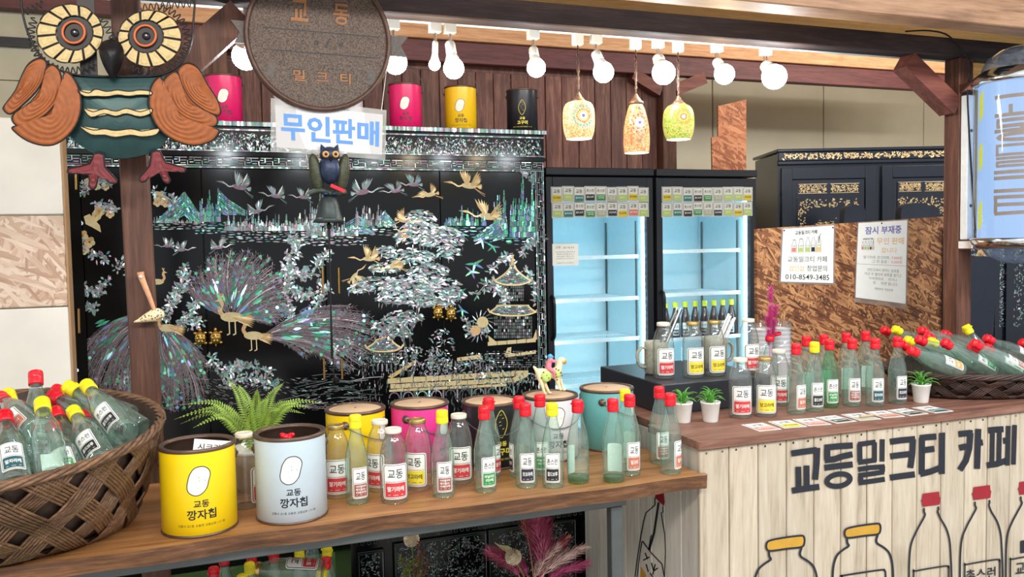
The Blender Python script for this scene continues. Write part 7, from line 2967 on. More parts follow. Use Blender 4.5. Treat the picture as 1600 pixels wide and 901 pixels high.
def dark_glass():
    o = glass_a()
    o.data.materials[0] = M['dark_bottle']
    return o


xs_ = [1040, 1055.5, 1071, 1086.5, 1101, 1115.5, 1129, 1142.6]
for i, px in enumerate(xs_):
    yy = 4.46
    p = atY(px, 500, yy)
    t = thing('dark_bottle', 'dark brown bottle with neon yellow cap and white label in the right cooler', 'bottle', (p.x, yy, 0.899), (0, 0, radians(facing(p) + R.uniform(-12, 12))), 'dark bottles in the right cooler')
    child('glass', cached('gdark', dark_glass), t)
    child('cap', cached('capneon', lambda: cap_a(M['neon_yellow'])), t)
    child('label', cached(('la', 'cold'), lambda: label_a('cold')), t)
    t['label'] = ['dark bottle half hidden by the door handle of the right cooler', 'second dark bottle from the left in the right cooler', 'third dark bottle from the left in the right cooler', 'fourth dark bottle from the left in the right cooler', 'fifth dark bottle from the left in the right cooler',
                  'third dark bottle from the right end in the right cooler', 'last but one dark bottle in the right cooler', 'rightmost dark bottle in the right cooler, beside the light strip'][i]

# ================================================================== the dark armoire behind the partition
R = random.Random(41)
fl = atY(1217, 233, 5.0)
AR = thing('black_armoire', 'dark lacquer armoire with pearl-inlaid doors behind the chipboard partition', 'wardrobe', (fl.x, fl.y, 0.0), (0, 0, radians(-20)))
KA = (fl - CAM).dot(_f) / FPX
ZT = fl.z


def LA(px, py, off=0.0):
    return Vector(((px - 1217) * KA, -off, ZT - (py - 233) * KA))


AW = (1512 - 1217) * KA
m_ = MB()
m_.span((0, 0.03, 0.08), (AW, 0.58, ZT - 0.03))
m_.span((0.03, 0.06, 0.0), (AW - 0.03, 0.55, 0.08))
m_.build('carcass', M['lacquer_blue'], AR)
m_ = MB()
m_.span((-0.015, -0.012, ZT - 0.022), (AW + 0.015, 0.60, ZT))
m_.span((-0.004, 0.0, ZT - 0.085), (AW + 0.004, 0.03, ZT - 0.022))
m_.span((-0.010, -0.008, ZT - 0.112), (AW + 0.010, 0.03, ZT - 0.086))
bevel(m_.build('cornice', M['lacquer_blue'], AR), 0.004, 1)


def shard_box(m_, x0, x1, z0, z1, n, off, l=(0.005, 0.011), w=(0.002, 0.005)):
    for _ in range(n):
        x, z = R.uniform(x0, x1), R.uniform(z0, z1)
        a = R.uniform(0, pi)
        l_, w_ = R.uniform(*l), R.uniform(*w)
        c, s = cos(a), sin(a)
        m_.poly([(x + p * c - q * s, -off, z + p * s + q * c) for p, q in ((-l_, 0), (-l_ * 0.2, w_), (l_, 0), (-l_ * 0.2, -w_))])


m_ = MB()
shard_box(m_, 0.03, AW - 0.01, ZT - 0.072, ZT - 0.036, 420, 0.0008, (0.006, 0.013), (0.003, 0.006))
tag(m_.build('cornice_inlay', M['pearl_gold'], AR), 'gold and pearl flowers inlaid along the cornice', kind='stuff')
for dx0, dx1 in ((1222, 1369), (1379, 1508)):
    x0, x1 = LA(dx0, 0).x, LA(dx1, 0).x
    zt = LA(0, 262).z
    m_ = MB()
    m_.span((x0, 0.0, 0.16), (x0 + 0.075, 0.028, zt))
    m_.span((x1 - 0.075, 0.0, 0.16), (x1, 0.028, zt))
    m_.span((x0 + 0.076, 0.0, zt - 0.085), (x1 - 0.076, 0.028, zt))
    m_.span((x0 + 0.076, 0.0, 0.16), (x1 - 0.076, 0.028, 0.25))
    m_.span((x0 + 0.076, 0.012, 0.251), (x1 - 0.076, 0.028, zt - 0.086))
    m_.span((x0 + 0.11, 0.006, 0.29), (x1 - 0.11, 0.0115, zt - 0.115))
    bevel(m_.build('door', M['lacquer_blue'], AR), 0.006, 2)
    m_ = MB()
    a, b = x0 + 0.12, x1 - 0.12
    mid = (a + b) / 2
    for u0, u1 in ((a, mid - 0.012), (mid + 0.012, b)):
        shard_box(m_, u0 + 0.006, u1 - 0.006, zt - 0.178, zt - 0.128, 150, -0.0052, (0.005, 0.01), (0.002, 0.004))
        for q in ((u0, u1, zt - 0.122, zt - 0.119), (u0, u1, zt - 0.187, zt - 0.184)):
            m_.poly([(q[0], 0.0052, q[2]), (q[1], 0.0052, q[2]), (q[1], 0.0052, q[3]), (q[0], 0.0052, q[3])])
    zz = zt - 0.23
    # arched border of flowers
    for _ in range(900):
        x, z = R.uniform(a, b), R.uniform(zz - 0.6, zz)
        ed = min(x - a, b - x)
        if ed < 0.05 or z > zz - 0.055 or (ed + (zz - z)) < 0.15:
            an = R.uniform(0, pi)
            l_, w_ = R.uniform(0.006, 0.012), R.uniform(0.003, 0.006)
            c, s = cos(an), sin(an)
            m_.poly([(x + p * c - q * s, 0.0052, z + p * s + q * c) for p, q in ((-l_, 0), (0, w_), (l_, 0), (0, -w_))])
    # a little tree
    for _ in range(220):
        t_ = R.random()
        x, z = mid + R.gauss(-0.02, 0.045), zz - 0.17 - 0.10 * t_ + R.gauss(0, 0.014)
        l_, w_ = R.uniform(0.005, 0.012), R.uniform(0.002, 0.004)
        m_.poly([(x - l_, 0.0052, z), (x, 0.0052, z + w_), (x + l_, 0.0052, z), (x, 0.0052, z - w_)])
    tag(m_.build('door_inlay', M['pearl_gold'], AR), kind='stuff')

# second inlaid cabinet further right, behind the pole lamp
sc0 = atY(1500, 380, 4.05)
SCB = thing('side_cabinet', 'black cabinet with gold flower inlay behind the glass pole lamp, right edge', 'cabinet', (sc0.x, 4.05, 0.0), (0, 0, radians(-18)))
m_ = MB()
m_.span((0, 0.02, 0.06), (0.75, 0.5, 1.50))
m_.span((-0.012, 0.0, 1.501), (0.762, 0.51, 1.53))
m_.span((0.0, 0.0, 0.06), (0.03, 0.019, 1.50))
m_.span((0.235, 0.0, 0.06), (0.265, 0.019, 1.50))
m_.span((0.31, 0.0, 0.06), (0.36, 0.019, 1.50))
m_.span((0.72, 0.0, 0.06), (0.75, 0.019, 1.50))
m_.span((0.02, 0.03, 0.0), (0.73, 0.48, 0.06))
m_.build('carcass', M['lacquer_blue'], SCB)
m_ = MB()
shard_box(m_, 0.035, 0.23, 0.9, 1.48, 800, -0.0192, (0.005, 0.013), (0.002, 0.005))
shard_box(m_, 0.27, 0.305, 0.9, 1.48, 200, -0.0192, (0.005, 0.010), (0.002, 0.004))
shard_box(m_, 0.37, 0.71, 0.9, 1.48, 500, -0.0192, (0.005, 0.013), (0.002, 0.005))
tag(m_.build('pearl_inlay', M['pearl'], SCB), kind='stuff')
m_ = MB()
for x, z, r_ in ((0.165, 1.36, 0.05), (0.195, 1.22, 0.045), (0.18, 1.11, 0.022)):
    for k in range(8):
        a = k * pi / 4
        m_.poly([(x + r_ * 0.55 * cos(a) + r_ * 0.45 * cos(j * pi / 4), 0.0185, z + r_ * 0.55 * sin(a) + r_ * 0.45 * sin(j * pi / 4)) for j in range(8)])
m_.build('flower_inlay', M['pearl_gold'], SCB)

# high-backed black chairs
M['leatherette'] = plain('black_leatherette', srgb(30, 36, 54), 0.35, vary=0.1)


def chair(lab, px, ptop, Y, wpx, rz):
    p = atY(px, ptop, Y)
    k = (p - CAM).dot(_f) / FPX
    w = wpx * k
    t = thing('office_chair', lab, 'chair', (p.x, Y, 0.0), (0, 0, radians(rz)), 'black chairs behind the partition')
    zt = p.z
    m_ = MB()
    n_ = 14
    out = [(-w / 2, 0.52), (-w / 2, zt - 0.06)]
    for j in range(n_ + 1):
        a = pi - pi * j / n_
        out.append((w / 2 * cos(a) * (1.0 if True else 1), zt - 0.06 + 0.06 * sin(a) ** 0.6))
    out += [(w / 2, 0.52)]
    m_.prism([(x, -0.02 + 0.06 * (zt - z), z) for x, z in out], [(x, 0.045 + 0.06 * (zt - z), z) for x, z in out])
    bevel(m_.build('backrest', M['leatherette'], t, fix=True), 0.010, 2)
    m_ = MB()
    m_.box((0, -0.20, 0.47), (w * 1.02, 0.46, 0.08))
    bevel(m_.build('seat', M['leatherette'], t), 0.02, 2)
    for sx in (-1, 1):
        for sy in (-0.38, 0.0):
            m_ = MB()
            m_.tube([(sx * w * 0.42, sy, 0.43), (sx * w * 0.44, sy, 0.0)], 0.014, 8)
            m_.build('leg', M['chrome'], t)


chair('black high-backed chair peeping over the partition behind the first notice', 1334, 320, 4.05, 34, -16)
chair('black high-backed chair peeping over the partition behind the second notice', 1428, 317, 3.95, 46, -16)
chair('black high-backed chair standing right of the reddish post', 1533, 400, 3.55, 44, -20)

# ================================================================== notices on the partition
NY = 2.9495


def notice(lab, corners, inset, bow=0.006):
    q = [atY(*p, NY) for p in corners]
    c_ = (q[0] + q[2]) / 2
    t = thing('paper_notice', lab, 'notice', c_)

    def fn(u, v, off=0.0):
        p = (q[0] * (1 - u) + q[1] * u) * (1 - v) + (q[3] * (1 - u) + q[2] * u) * v
        return Vector((p.x, NY - 0.0008 - off - bow * v * v * (1 - 0.4 * u), p.z))
    m_ = MB()
    N__ = 8
    m_.add([fn(i / N__, j / N__) for j in range(N__ + 1) for i in range(N__ + 1)], [(j * (N__ + 1) + i, (j + 1) * (N__ + 1) + i, (j + 1) * (N__ + 1) + i + 1, j * (N__ + 1) + i + 1) for j in range(N__) for i in range(N__)], 0, True)
    m_.build('laminate', M['film'], t, world=True)
    u0, v0, u1, v1 = inset

    def fp(u, v, off=0.0006):
        return fn(u0 + (u1 - u0) * u, v0 + (v1 - v0) * v, off)
    return t, fp


def grid_sheet(m_, fp, mat, off, a=(0, 0), b=(1, 1), n=8):
    m_.add([fp(a[0] + (b[0] - a[0]) * i / n, a[1] + (b[1] - a[1]) * j / n, off) for j in range(n + 1) for i in range(n + 1)], [(j * (n + 1) + i, (j + 1) * (n + 1) + i, (j + 1) * (n + 1) + i + 1, j * (n + 1) + i + 1) for j in range(n) for i in range(n)], mat)


M['grey_ink'] = plain('grey_ink', srgb(150, 146, 140), 0.5)
M['orange_ink'] = plain('orange_ink', srgb(230, 184, 120), 0.5)
M['purple_ink'] = plain('purple_ink', srgb(108, 96, 170), 0.5)
M['rose_ink'] = plain('rose_ink', srgb(206, 130, 120), 0.5)
M['salmon'] = plain('drawn_salmon', srgb(226, 120, 100), 0.5)
M['drawn_lime'] = plain('drawn_lime', srgb(170, 200, 90), 0.5)
M['drawn_amber'] = plain('drawn_amber', srgb(236, 190, 100), 0.5)
NM = [M['paper'], M['ink'], M['orange_ink'], M['purple_ink'], M['rose_ink'], M['grey_ink'], M['salmon'], M['drawn_lime'], M['drawn_amber']]


def drawn_bottles(m_, fp, x0, y0, w, h):
    """five little bottles in a row: two wide, three slim, one with a straw"""
    F = lambda x, y: fp(x0 + x * w, y0 + y * h, 0.0011)
    F2 = lambda x, y: fp(x0 + x * w, y0 + y * h, 0.0014)
    for i, (cx, bw, nw, top, colr) in enumerate(((0.09, 0.15, 0.08, 0.22, 6), (0.31, 0.16, 0.10, 0.18, 7), (0.53, 0.13, 0.05, 0.06, 7), (0.71, 0.13, 0.05, 0.06, 1), (0.89, 0.14, 0.06, 0.06, 8))):
        b, n_ = bw / 2, nw / 2
        out = [(cx - n_, top), (cx - n_, top + 0.13), (cx - b, top + 0.30), (cx - b, 0.98), (cx + b, 0.98), (cx + b, top + 0.30), (cx + n_, top + 0.13), (cx + n_, top)]
        stroke2d(m_, out, 0.016, F2, 5, True)
        m_.poly([F(cx - b * 0.8, 0.68), F(cx + b * 0.8, 0.68), F(cx + b * 0.8, 0.94), F(cx - b * 0.8, 0.94)], colr)
        put_text(m_, '교동' if i not in (2, 3) else '촌스런', cx, -0.58, bw * 0.75, 0.09, lambda x, y: F2(x, -y), 1)
        m_.poly([F(cx - n_ * 1.1, top), F(cx + n_ * 1.1, top), F(cx + n_ * 1.1, top - 0.06), F(cx - n_ * 1.1, top - 0.06)], 5 if i < 2 else 0)
    stroke2d(m_, [(0.89, 0.45), (0.90, 0.05), (0.96, -0.12)], 0.02, F2, 1)


t, fp = notice('white laminated notice with a phone number, left one on the partition', ((1221, 356), (1305.5, 350), (1303.6, 445), (1215.5, 442)), (0.03, 0.02, 0.965, 0.97))
m_ = MB()
grid_sheet(m_, fp, 0, 0.0006)
ft_ = lambda x, y: fp(x, -y, 0.0012)
put_text(m_, '교동밀크티 카페', 0.45, -0.09, 0.43, 0.075, ft_, 1, 0.02)
drawn_bottles(m_, fp, 0.17, 0.16, 0.60, 0.30)
put_text(m_, '교동밀크티 카페', 0.49, -0.58, 0.76, 0.105, ft_, 1, 0.0)
put_text(m_, '샵인샵', 0.29, -0.745, 0.29, 0.105, ft_, 2, 0.006)
put_text(m_, '창업문의', 0.68, -0.745, 0.39, 0.105, ft_, 1, 0.0)
put_text(m_, '010-8549-3485', 0.50, -0.905, 0.84, 0.095, ft_, 1, 0.004)
m_.build('paper', NM, t, world=True)
m_ = MB()
for u, v in ((0.02, 0.03), (0.98, 0.035)):
    c = fp(u, v, 0.001)
    m_.ball(c, (0.004, 0.003, 0.004), 8, 5)
m_.build('tack', M['black_metal'], t, world=True)
t, fp = notice('taller white laminated notice with purple heading, right one on the partition', ((1339.5, 347), (1419.6, 342), (1416, 483), (1333, 471.5)), (0.02, 0.012, 0.97, 0.94))
m_ = MB()
grid_sheet(m_, fp, 0, 0.0006)
ft_ = lambda x, y: fp(x, -y, 0.0012)
put_text(m_, '잠시 부재중', 0.51, -0.105, 0.74, 0.10, ft_, 3, 0.02)
drawn_bottles(m_, fp, 0.08, 0.23, 0.26, 0.13)
put_text(m_, '교동밀크티 카페', 0.20, -0.215, 0.20, 0.025, ft_, 1, 0.02)
put_text(m_, '무인 판매', 0.66, -0.245, 0.56, 0.085, ft_, 2, 0.01)
put_text(m_, '합니다', 0.64, -0.36, 0.32, 0.065, ft_, 2, 0.0)
put_text(m_, '딸기라떼 ,망고라떼 : ', 0.40, -0.455, 0.54, 0.042, ft_, 5)
put_text(m_, '7,000원', 0.80, -0.455, 0.22, 0.042, ft_, 4)
put_text(m_, '그 외 음료 : ', 0.47, -0.505, 0.34, 0.042, ft_, 5)
put_text(m_, '5,000원', 0.80, -0.505, 0.22, 0.042, ft_, 4)
m_.poly([fp(0.0, 0.545, 0.0011), fp(1.0, 0.545, 0.0011), fp(1.0, 0.549, 0.0011), fp(0.0, 0.549, 0.0011)], 5)
for i, (s_, w_, cx) in enumerate((('냉장고에서 원하는 음료를', 0.64, 0.53), ('꺼낸 후 빨대와 봉투를 챙기고', 0.74, 0.53), ('아래계좌로     하거나', 0.56, 0.53), ('로     하면 됩니다.', 0.50, 0.58))):
    put_text(m_, s_, cx, -0.615 - i * 0.055, w_, 0.04, ft_, 5)
for i, (s_, w_) in enumerate((('계좌번호 국민은행', 0.37),)):
    put_text(m_, s_, 0.55, -0.855 - i * 0.04, w_, 0.032, ft_, 5)
m_.build('paper', NM, t, world=True)
m_ = MB()
m_.ball(fp(0.47, 0.02, 0.001), (0.004, 0.003, 0.004), 8, 5)
m_.build('tack', M['black_metal'], t, world=True)

# ================================================================== the lit pole lamp
PX, PY_, = atY(1597, 230, 2.35).x, 2.35
z_t, z_b = atY(1560, 118, 2.35 - 0.1).z, atY(1560, 372, 2.35 - 0.1).z
PL = thing('pole_lamp', 'lit glass and chrome pole lamp with lettering on the reddish post, right edge', 'lamp', (PX, PY_, z_b))
HH = z_t - z_b
RI, RO = 0.150, 0.165
M['pole_light'] = emit('pole_lit_panel', (0.40, 0.62, 1.0, 1), 0.85)
M['pole_yellow'] = emit('pole_yellow_panel', (0.80, 0.80, 0.06, 1), 0.8)
M['pole_brown'] = plain('pole_letter_brown', srgb(134, 120, 110), 0.5)
m_ = MB()
m_.lathe([(RI, 0.0), (RI, HH)], 48)
m_.build('lit_panel', M['pole_light'], PL)
face = -pi / 2 - atan2(PX, PY_)
PF = lambda x, y: ((RI + 0.001) * cos(face + x / RI), (RI + 0.001) * sin(face + x / RI), y)
m_ = MB()
PLET = [
    [[(0.0, 0.07), (0.95, 0.07)], [(0.93, 0.07), (0.84, 0.56)], [(0.30, 0.46), (0.30, 0.90)], [(0.60, 0.46), (0.60, 0.90)], [(0.0, 0.93), (1.0, 0.93)]],
    [[(0.04, 0.06), (0.96, 0.06)], [(0.07, 0.06), (0.07, 0.34)], [(0.04, 0.34), (0.96, 0.30)], [(0.5, 0.34), (0.5, 0.52)], [(0.0, 0.54), (1.0, 0.54)], [(0.5 + 0.42 * cos(k * pi / 12), 0.83 + 0.14 * sin(k * pi / 12)) for k in range(25)]],
    [[(0.03, 0.06), (0.60, 0.06)], [(0.06, 0.06), (0.06, 0.46)], [(0.58, 0.06), (0.58, 0.46)], [(0.03, 0.46), (0.61, 0.46)], [(0.88, 0.0), (0.88, 0.50)], [(0.04, 0.62), (0.92, 0.62)], [(0.90, 0.62), (0.90, 0.79)], [(0.04, 0.79), (0.92, 0.79)], [(0.06, 0.79), (0.06, 0.96)], [(0.04, 0.96), (0.96, 0.96)]],
    [[(0.0, 0.07), (0.92, 0.07)], [(0.90, 0.07), (0.82, 0.62)], [(0.0, 0.34), (0.86, 0.34)], [(0.0, 0.94), (1.0, 0.94)]],
    [[(0.0, 0.06), (0.62, 0.06)], [(0.04, 0.06), (0.04, 0.90)], [(0.04, 0.44), (0.56, 0.44)], [(0.02, 0.90), (0.70, 0.84)], [(0.90, 0.0), (0.90, 1.0)]]]
PZ = lambda py: atY(1597, py, PY_ - RI).z - z_b
for i, (ya, yb) in enumerate(((139, 174), (178, 214), (219, 256), (262, 297), (303, 335))):
    fl_ = PLET[i]
    x0, x1, y0, y1 = 0.0, 1.0, 0.0, 1.0
    za, zb = PZ(ya), PZ(yb)
    W_ = 0.19
    for s_ in fl_:
        q = [((x - x0) / (x1 - x0) * W_ - W_ / 2, za + (y - y0) / (y1 - y0) * (zb - za)) for x, y in s_]
        fine = []
        for (ax_, ay_), (bx_, by_) in zip(q, q[1:]):
            n_ = max(1, int(abs(bx_ - ax_) / 0.012))
            fine += [(ax_ + (bx_ - ax_) * j / n_, ay_ + (by_ - ay_) * j / n_) for j in range(n_)]
        fine.append(q[-1])
        stroke2d(m_, fine, 0.0105 if i == 2 else 0.0135, PF)
m_.build('lettering', M['pole_brown'], PL)
m_ = MB()
for ya, yb in ((128, 178), (215, 262), (312, 362)):
    for off in (-0.170, 0.170):
        q0, q1 = PZ(ya), PZ(yb)
        m_.poly([PF(off - 0.016, q0 - 0.02), PF(off, q0), PF(off + 0.016, q0 + 0.01), PF(off + 0.016, q1 + 0.03), PF(off, q1 + 0.015), PF(off - 0.016, q1)])
m_.build('yellow_band', M['pole_yellow'], PL)
m_ = MB()
m_.lathe([(RO, -0.01), (RO, HH + 0.01)], 48)
m_.build('glass_tube', M['tube_glass'], PL)
m_ = MB()
m_.lathe([(RI - 0.004, HH - 0.002), (RO + 0.008, HH), (RO + 0.012, HH + 0.010), (RO + 0.006, HH + 0.030), (RO - 0.02, HH + 0.052)], 44)
m_.build('top_collar', M['chrome'], PL)
m_ = MB()
m_.lathe([(RO - 0.02, HH + 0.050), (0.138, HH + 0.072), (0.120, HH + 0.102), (0.085, HH + 0.128), (0.045, HH + 0.140), (0, HH + 0.143)], 44)
m_.build('top_dome', M['dome_glass'], PL)
m_ = MB()
m_.lathe([(RI - 0.004, 0.002), (RO + 0.008, 0.0), (RO + 0.012, -0.008), (RO + 0.008, -0.024), (RO - 0.01, -0.036), (RO - 0.03, -0.040)], 44)
m_.build('bottom_collar', M['chrome'], PL)
m_ = MB()
m_.lathe([(RO - 0.03, -0.038), (0.128, -0.050), (0.115, -0.068), (0.085, -0.088), (0.045, -0.099), (0, -0.102)], 44)
m_.build('bottom_dome', M['dome_glass'], PL)
m_ = MB()
gx = atY(1519, 250, 2.49).x - PX
m_.span((gx - 0.020, 2.495 - PY_, -0.005), (gx + 0.020, 2.528 - PY_, HH - 0.02))
bevel(m_.build('mounting_strip', M['white_paint'], PL), 0.003, 1)
for z in (HH + 0.01, -0.025):
    m_ = MB()
    m_.span((gx - 0.03, 2.46 - PY_, z - 0.018), (gx + 0.045, 2.528 - PY_, z + 0.018))
    m_.tube([(gx + 0.02, 2.47 - PY_, z), (0.0, 0.12, z)], 0.014, 8)
    bevel(m_.build('bracket', M['chrome'], PL), 0.004, 1)
m_ = MB()
for z in (0.13, HH - 0.16):
    m_.lathe([(0, 0.002), (0.006, 0.001), (0.007, -0.001)], 10, c=(gx, 2.4945 - PY_, z), M=X90)
m_.build('screw', M['steel'], PL)
# its black supply cable over the beam and down the post
m_ = MB()
cp = [atY(1415, 49, 2.525), atY(1452, 48, 2.52), atY(1482, 56, 2.515), atY(1508, 85, 2.505), atY(1518, 108, 2.49), atY(1512, 140, 2.49), atY(1514, 200, 2.49), atY(1520, 300, 2.49), atY(1524, 360, 2.49)]
o0 = cp[0]
m_.tube([p - o0 for p in smooth_pts(cp, 5)], 0.0032, 6)
tag(m_.build('power_cable', M['wire'], loc=o0), 'black cable looping from the beam down to the pole lamp', 'cable')
m_ = MB()
cp = [atY(1477, 355, 2.94), atY(1474, 420, 2.94), atY(1473, 500, 2.94), atY(1472, 560, 2.94)]
m_.tube([p - cp[0] for p in smooth_pts(cp, 4)], 0.006, 6)
tag(m_.build('power_cable', M['wire'], loc=cp[0]), 'thick black cable down the right edge of the chipboard partition', 'cable')
# white bowl lamp at the ceiling behind the right brace
cl_ = atY(1461, 87, 4.2)
m_ = MB()
m_.lathe([(0, -0.07), (0.06, -0.062), (0.10, -0.04), (0.125, 0.0), (0.125, 0.012), (0, 0.012)], 28)
tag(m_.build('ceiling_lamp', M['white_plastic'], loc=(cl_.x + 0.05, 4.2, 3.022)), 'white bowl ceiling lamp behind the right brace', 'lamp')

# ================================================================== low inlaid chest under the shelf
R = random.Random(51)
LYc = 2.78
lx0, lx1 = atY(548, 860, LYc).x, atY(928, 860, LYc).x + 0.03
lc = thing('inlaid_chest', 'low black chest with pearl-inlaid drawers and doors under the wooden shelf', 'chest', ((lx0 + lx1) / 2, LYc + 0.2, 0.0))


def C_(zx, zy, off=0.0):                          # pixel of the 1600x472 enlargement of [550,780,960,901]
    p = atY(550 + zx / 3.9024, 780 + zy / 3.9024, LYc)
    return (p.x, LYc - off, p.z)


m_ = MB()
m_.span((lx0, LYc + 0.012, 0.04), (lx1, LYc + 0.40, 0.745))
m_.span((lx0 - 0.01, LYc - 0.004, 0.746), (lx1 + 0.01, LYc + 0.41, 0.765))
m_.span((lx0, LYc, 0.04), (lx0 + 0.018, LYc + 0.0115, 0.745))
m_.span((lx1 - 0.018, LYc, 0.04), (lx1, LYc + 0.0115, 0.745))
for sx in (lx0 + 0.01, lx1 - 0.05):
    m_.span((sx, LYc + 0.03, 0.0), (sx + 0.04, LYc + 0.07, 0.04))
    m_.span((sx, LYc + 0.34, 0.0), (sx + 0.04, LYc + 0.38, 0.04))
m_.build('carcass', M['lacquer'], lc, world=True)


def panel(nm, x0, x1, z0, z1, n, mat='pearl_dim'):
    m_ = MB()
    m_.span((x0, LYc - 0.002, z0), (x1, LYc + 0.011, z1))
    o = bevel(m_.build(nm, M['lacquer'], lc, world=True), 0.002, 1)
    m_ = MB()
    for a, b, c, d in ((x0 + 0.005, x1 - 0.005, z1 - 0.008, z1 - 0.0065), (x0 + 0.005, x1 - 0.005, z0 + 0.0065, z0 + 0.008), (x0 + 0.005, x0 + 0.0065, z0 + 0.007, z1 - 0.007), (x1 - 0.0065, x1 - 0.005, z0 + 0.007, z1 - 0.007)):
        m_.poly([(a, LYc - 0.0028, c), (b, LYc - 0.0028, c), (b, LYc - 0.0028, d), (a, LYc - 0.0028, d)])
    for _ in range(n):
        x, z = R.uniform(x0 + 0.014, x1 - 0.014), R.uniform(z0 + 0.012, z1 - 0.012)
        if R.random() < 0.35 + 0.4 * sin(x * 40) * sin(z * 50 + 1):
            continue
        a = R.uniform(0, pi)
        l_, w_ = R.uniform(0.003, 0.008), R.uniform(0.0012, 0.003)
        c, s = cos(a), sin(a)
        m_.poly([(x + p * c - q * s, LYc - 0.0028, z + p * s + q * c) for p, q in ((-l_, 0), (-l_ * 0.2, w_), (l_, 0), (-l_ * 0.2, -w_))])
    tag(m_.build('inlay', M[mat], lc, world=True), kind='stuff')
    return o


def xz(zx, zy):
    p = C_(zx, zy)
    return p[0], p[2]


rows_z1, rows_z0 = xz(600, 65)[1] + 0.012, xz(600, 180)[1]
ex = [xz(25, 0)[0], xz(395, 0)[0], xz(445, 0)[0], xz(800, 0)[0], xz(850, 0)[0], xz(1185, 0)[0], xz(1230, 0)[0], lx1 - 0.022]
for a, b in ((0, 1), (2, 3), (4, 5), (6, 7)):
    if ex[b] - ex[a] > 0.05:
        panel('drawer', ex[a], ex[b], rows_z0, rows_z1, 420)
        m_ = MB()
        xm_, zm_ = (ex[a] + ex[b]) / 2, (rows_z0 + rows_z1) / 2
        m_.tube([(xm_ + 0.007 * cos(j * pi / 6), LYc - 0.006, zm_ - 0.004 + 0.009 * sin(j * pi / 6)) for j in range(12)], 0.0013, 5, closed=True)
        m_.build('ring_pull', M['brass'], lc, world=True)
dz1 = xz(540, 232)[1]
dz0 = 0.10
panel('side_panel', xz(20, 0)[0], xz(188, 0)[0], dz0, dz1 - 0.012, 500)
panel('door', xz(245, 0)[0], xz(818, 0)[0], dz0, dz1, 2600)
panel('door', xz(823, 0)[0], xz(1365, 0)[0], dz0, dz1, 2200)
if lx1 - 0.022 - xz(1408, 0)[0] > 0.03:
    panel('side_panel', xz(1408, 0)[0], lx1 - 0.022, dz0, dz1 - 0.012, 120)
m_ = MB()
for x0_, x1_, z_ in ((lx0 + 0.02, lx1 - 0.02, (rows_z0 + dz1) / 2),):
    x = x0_
    while x < x1_:
        m_.tube([(x + 0.006 * cos(j * pi / 4), LYc + 0.0112, z_ + 0.006 * sin(j * pi / 4)) for j in range(8)], 0.0009, 4, closed=True)
        x += 0.022
tag(m_.build('ring_border', M['pearl_dim'], lc, world=True), kind='stuff')
# golden crane on the right door
m_ = MB()
for pts in ([(862, 255), (900, 275), (950, 280), (975, 295), (968, 330), (940, 320), (905, 300)], [(925, 330), (960, 310), (990, 320), (975, 345), (940, 350)]):
    m_.poly([C_(x, y, 0.0034) for x, y in pts])
m_.build('crane_inlay', M['pearl_gold'], lc, world=True)

# ================================================================== dried flowers before the chest
VASE = plain('vase_dark', srgb(46, 40, 44), 0.35)


def vase(lab, x, y, h, r_):
    m_ = MB()
    m_.lathe([(0, 0.003), (r_ * 0.7, 0.0), (r_, h * 0.25), (r_ * 0.95, h * 0.5), (r_ * 0.5, h * 0.85), (r_ * 0.6, h), (r_ * 0.5, h), (r_ * 0.4, h * 0.85), (0, h * 0.6)], 26)
    return tag(m_.build('floor_vase', VASE, loc=(x, y, 0.0)), lab, 'vase')


FYp = 2.40
v1 = atY(838, 960, FYp)
v2 = atY(640, 990, FYp)
vase('dark floor vase holding the pink dried plumes', v1.x, FYp, 0.40, 0.11)
vase('dark floor vase holding the white pompon flower', v2.x, FYp, 0.38, 0.09)
for k_, c_ in {'rose': srgb(218, 112, 146), 'dusk': srgb(212, 128, 116), 'blush': srgb(238, 200, 190), 'wine': srgb(188, 80, 122)}.items():
    M['plume_' + k_] = plain('plume_' + k_, c_, 0.75, vary=0.25, scale=60)
M['dry_green'] = plain('dry_green', srgb(120, 124, 62), 0.7, vary=0.3, scale=60)
M['dry_brown'] = plain('dry_brown', srgb(126, 76, 54), 0.7, vary=0.3, scale=60)
M['pompon'] = plain('pompon_cream', srgb(232, 218, 192), 0.7, vary=0.1, scale=90)


def plume(lab, tip, vx, mat, wid, dens, dy=0.0, curl=0.6, start=0.35, thick=0.0012):
    a = Vector((vx, FYp, 0.395))
    b = atY(tip[0], tip[1], FYp + dy)
    t = thing('dried_plume', lab, 'dried flower', a, group='dried plumes in the floor vase')
    b = b - a
    mid = b * 0.5 + Vector((b.x * -0.12, 0, 0.02))
    sp = smooth_pts([Vector((0, 0, 0)), mid, b], 12)
    m_ = MB()
    m_.tube(sp, 0.0022, 5)
    m_.build('stem', M[mat], t)
    m_ = MB()
    L_ = len(sp)
    for _ in range(dens):
        u = R.uniform(start, 1.0)
        i = min(L_ - 2, int(u * (L_ - 1)))
        tg = (sp[i + 1] - sp[i]).normalized()
        p = sp[i] + (sp[i + 1] - sp[i]) * (u * (L_ - 1) - i)
        th = R.uniform(0, 2 * pi)
        n = tg.orthogonal().normalized()
        n = Matrix.Rotation(th, 3, tg) @ n
        ln = wid * R.uniform(0.6, 1.1) * (1.0 - 0.55 * max(0, (u - 0.6) / 0.4))
        d1 = p + (n * 0.75 + tg * curl) * ln * 0.6
        d2 = p + (n * 0.95 + tg * curl * 1.9) * ln
        s_ = tg.cross(n) * thick
        m_.add([p - s_, p + s_, d1 + s_, d1 - s_, d2], [(0, 1, 2, 3), (3, 2, 4)])
    m_.build('plume', M[mat], t)


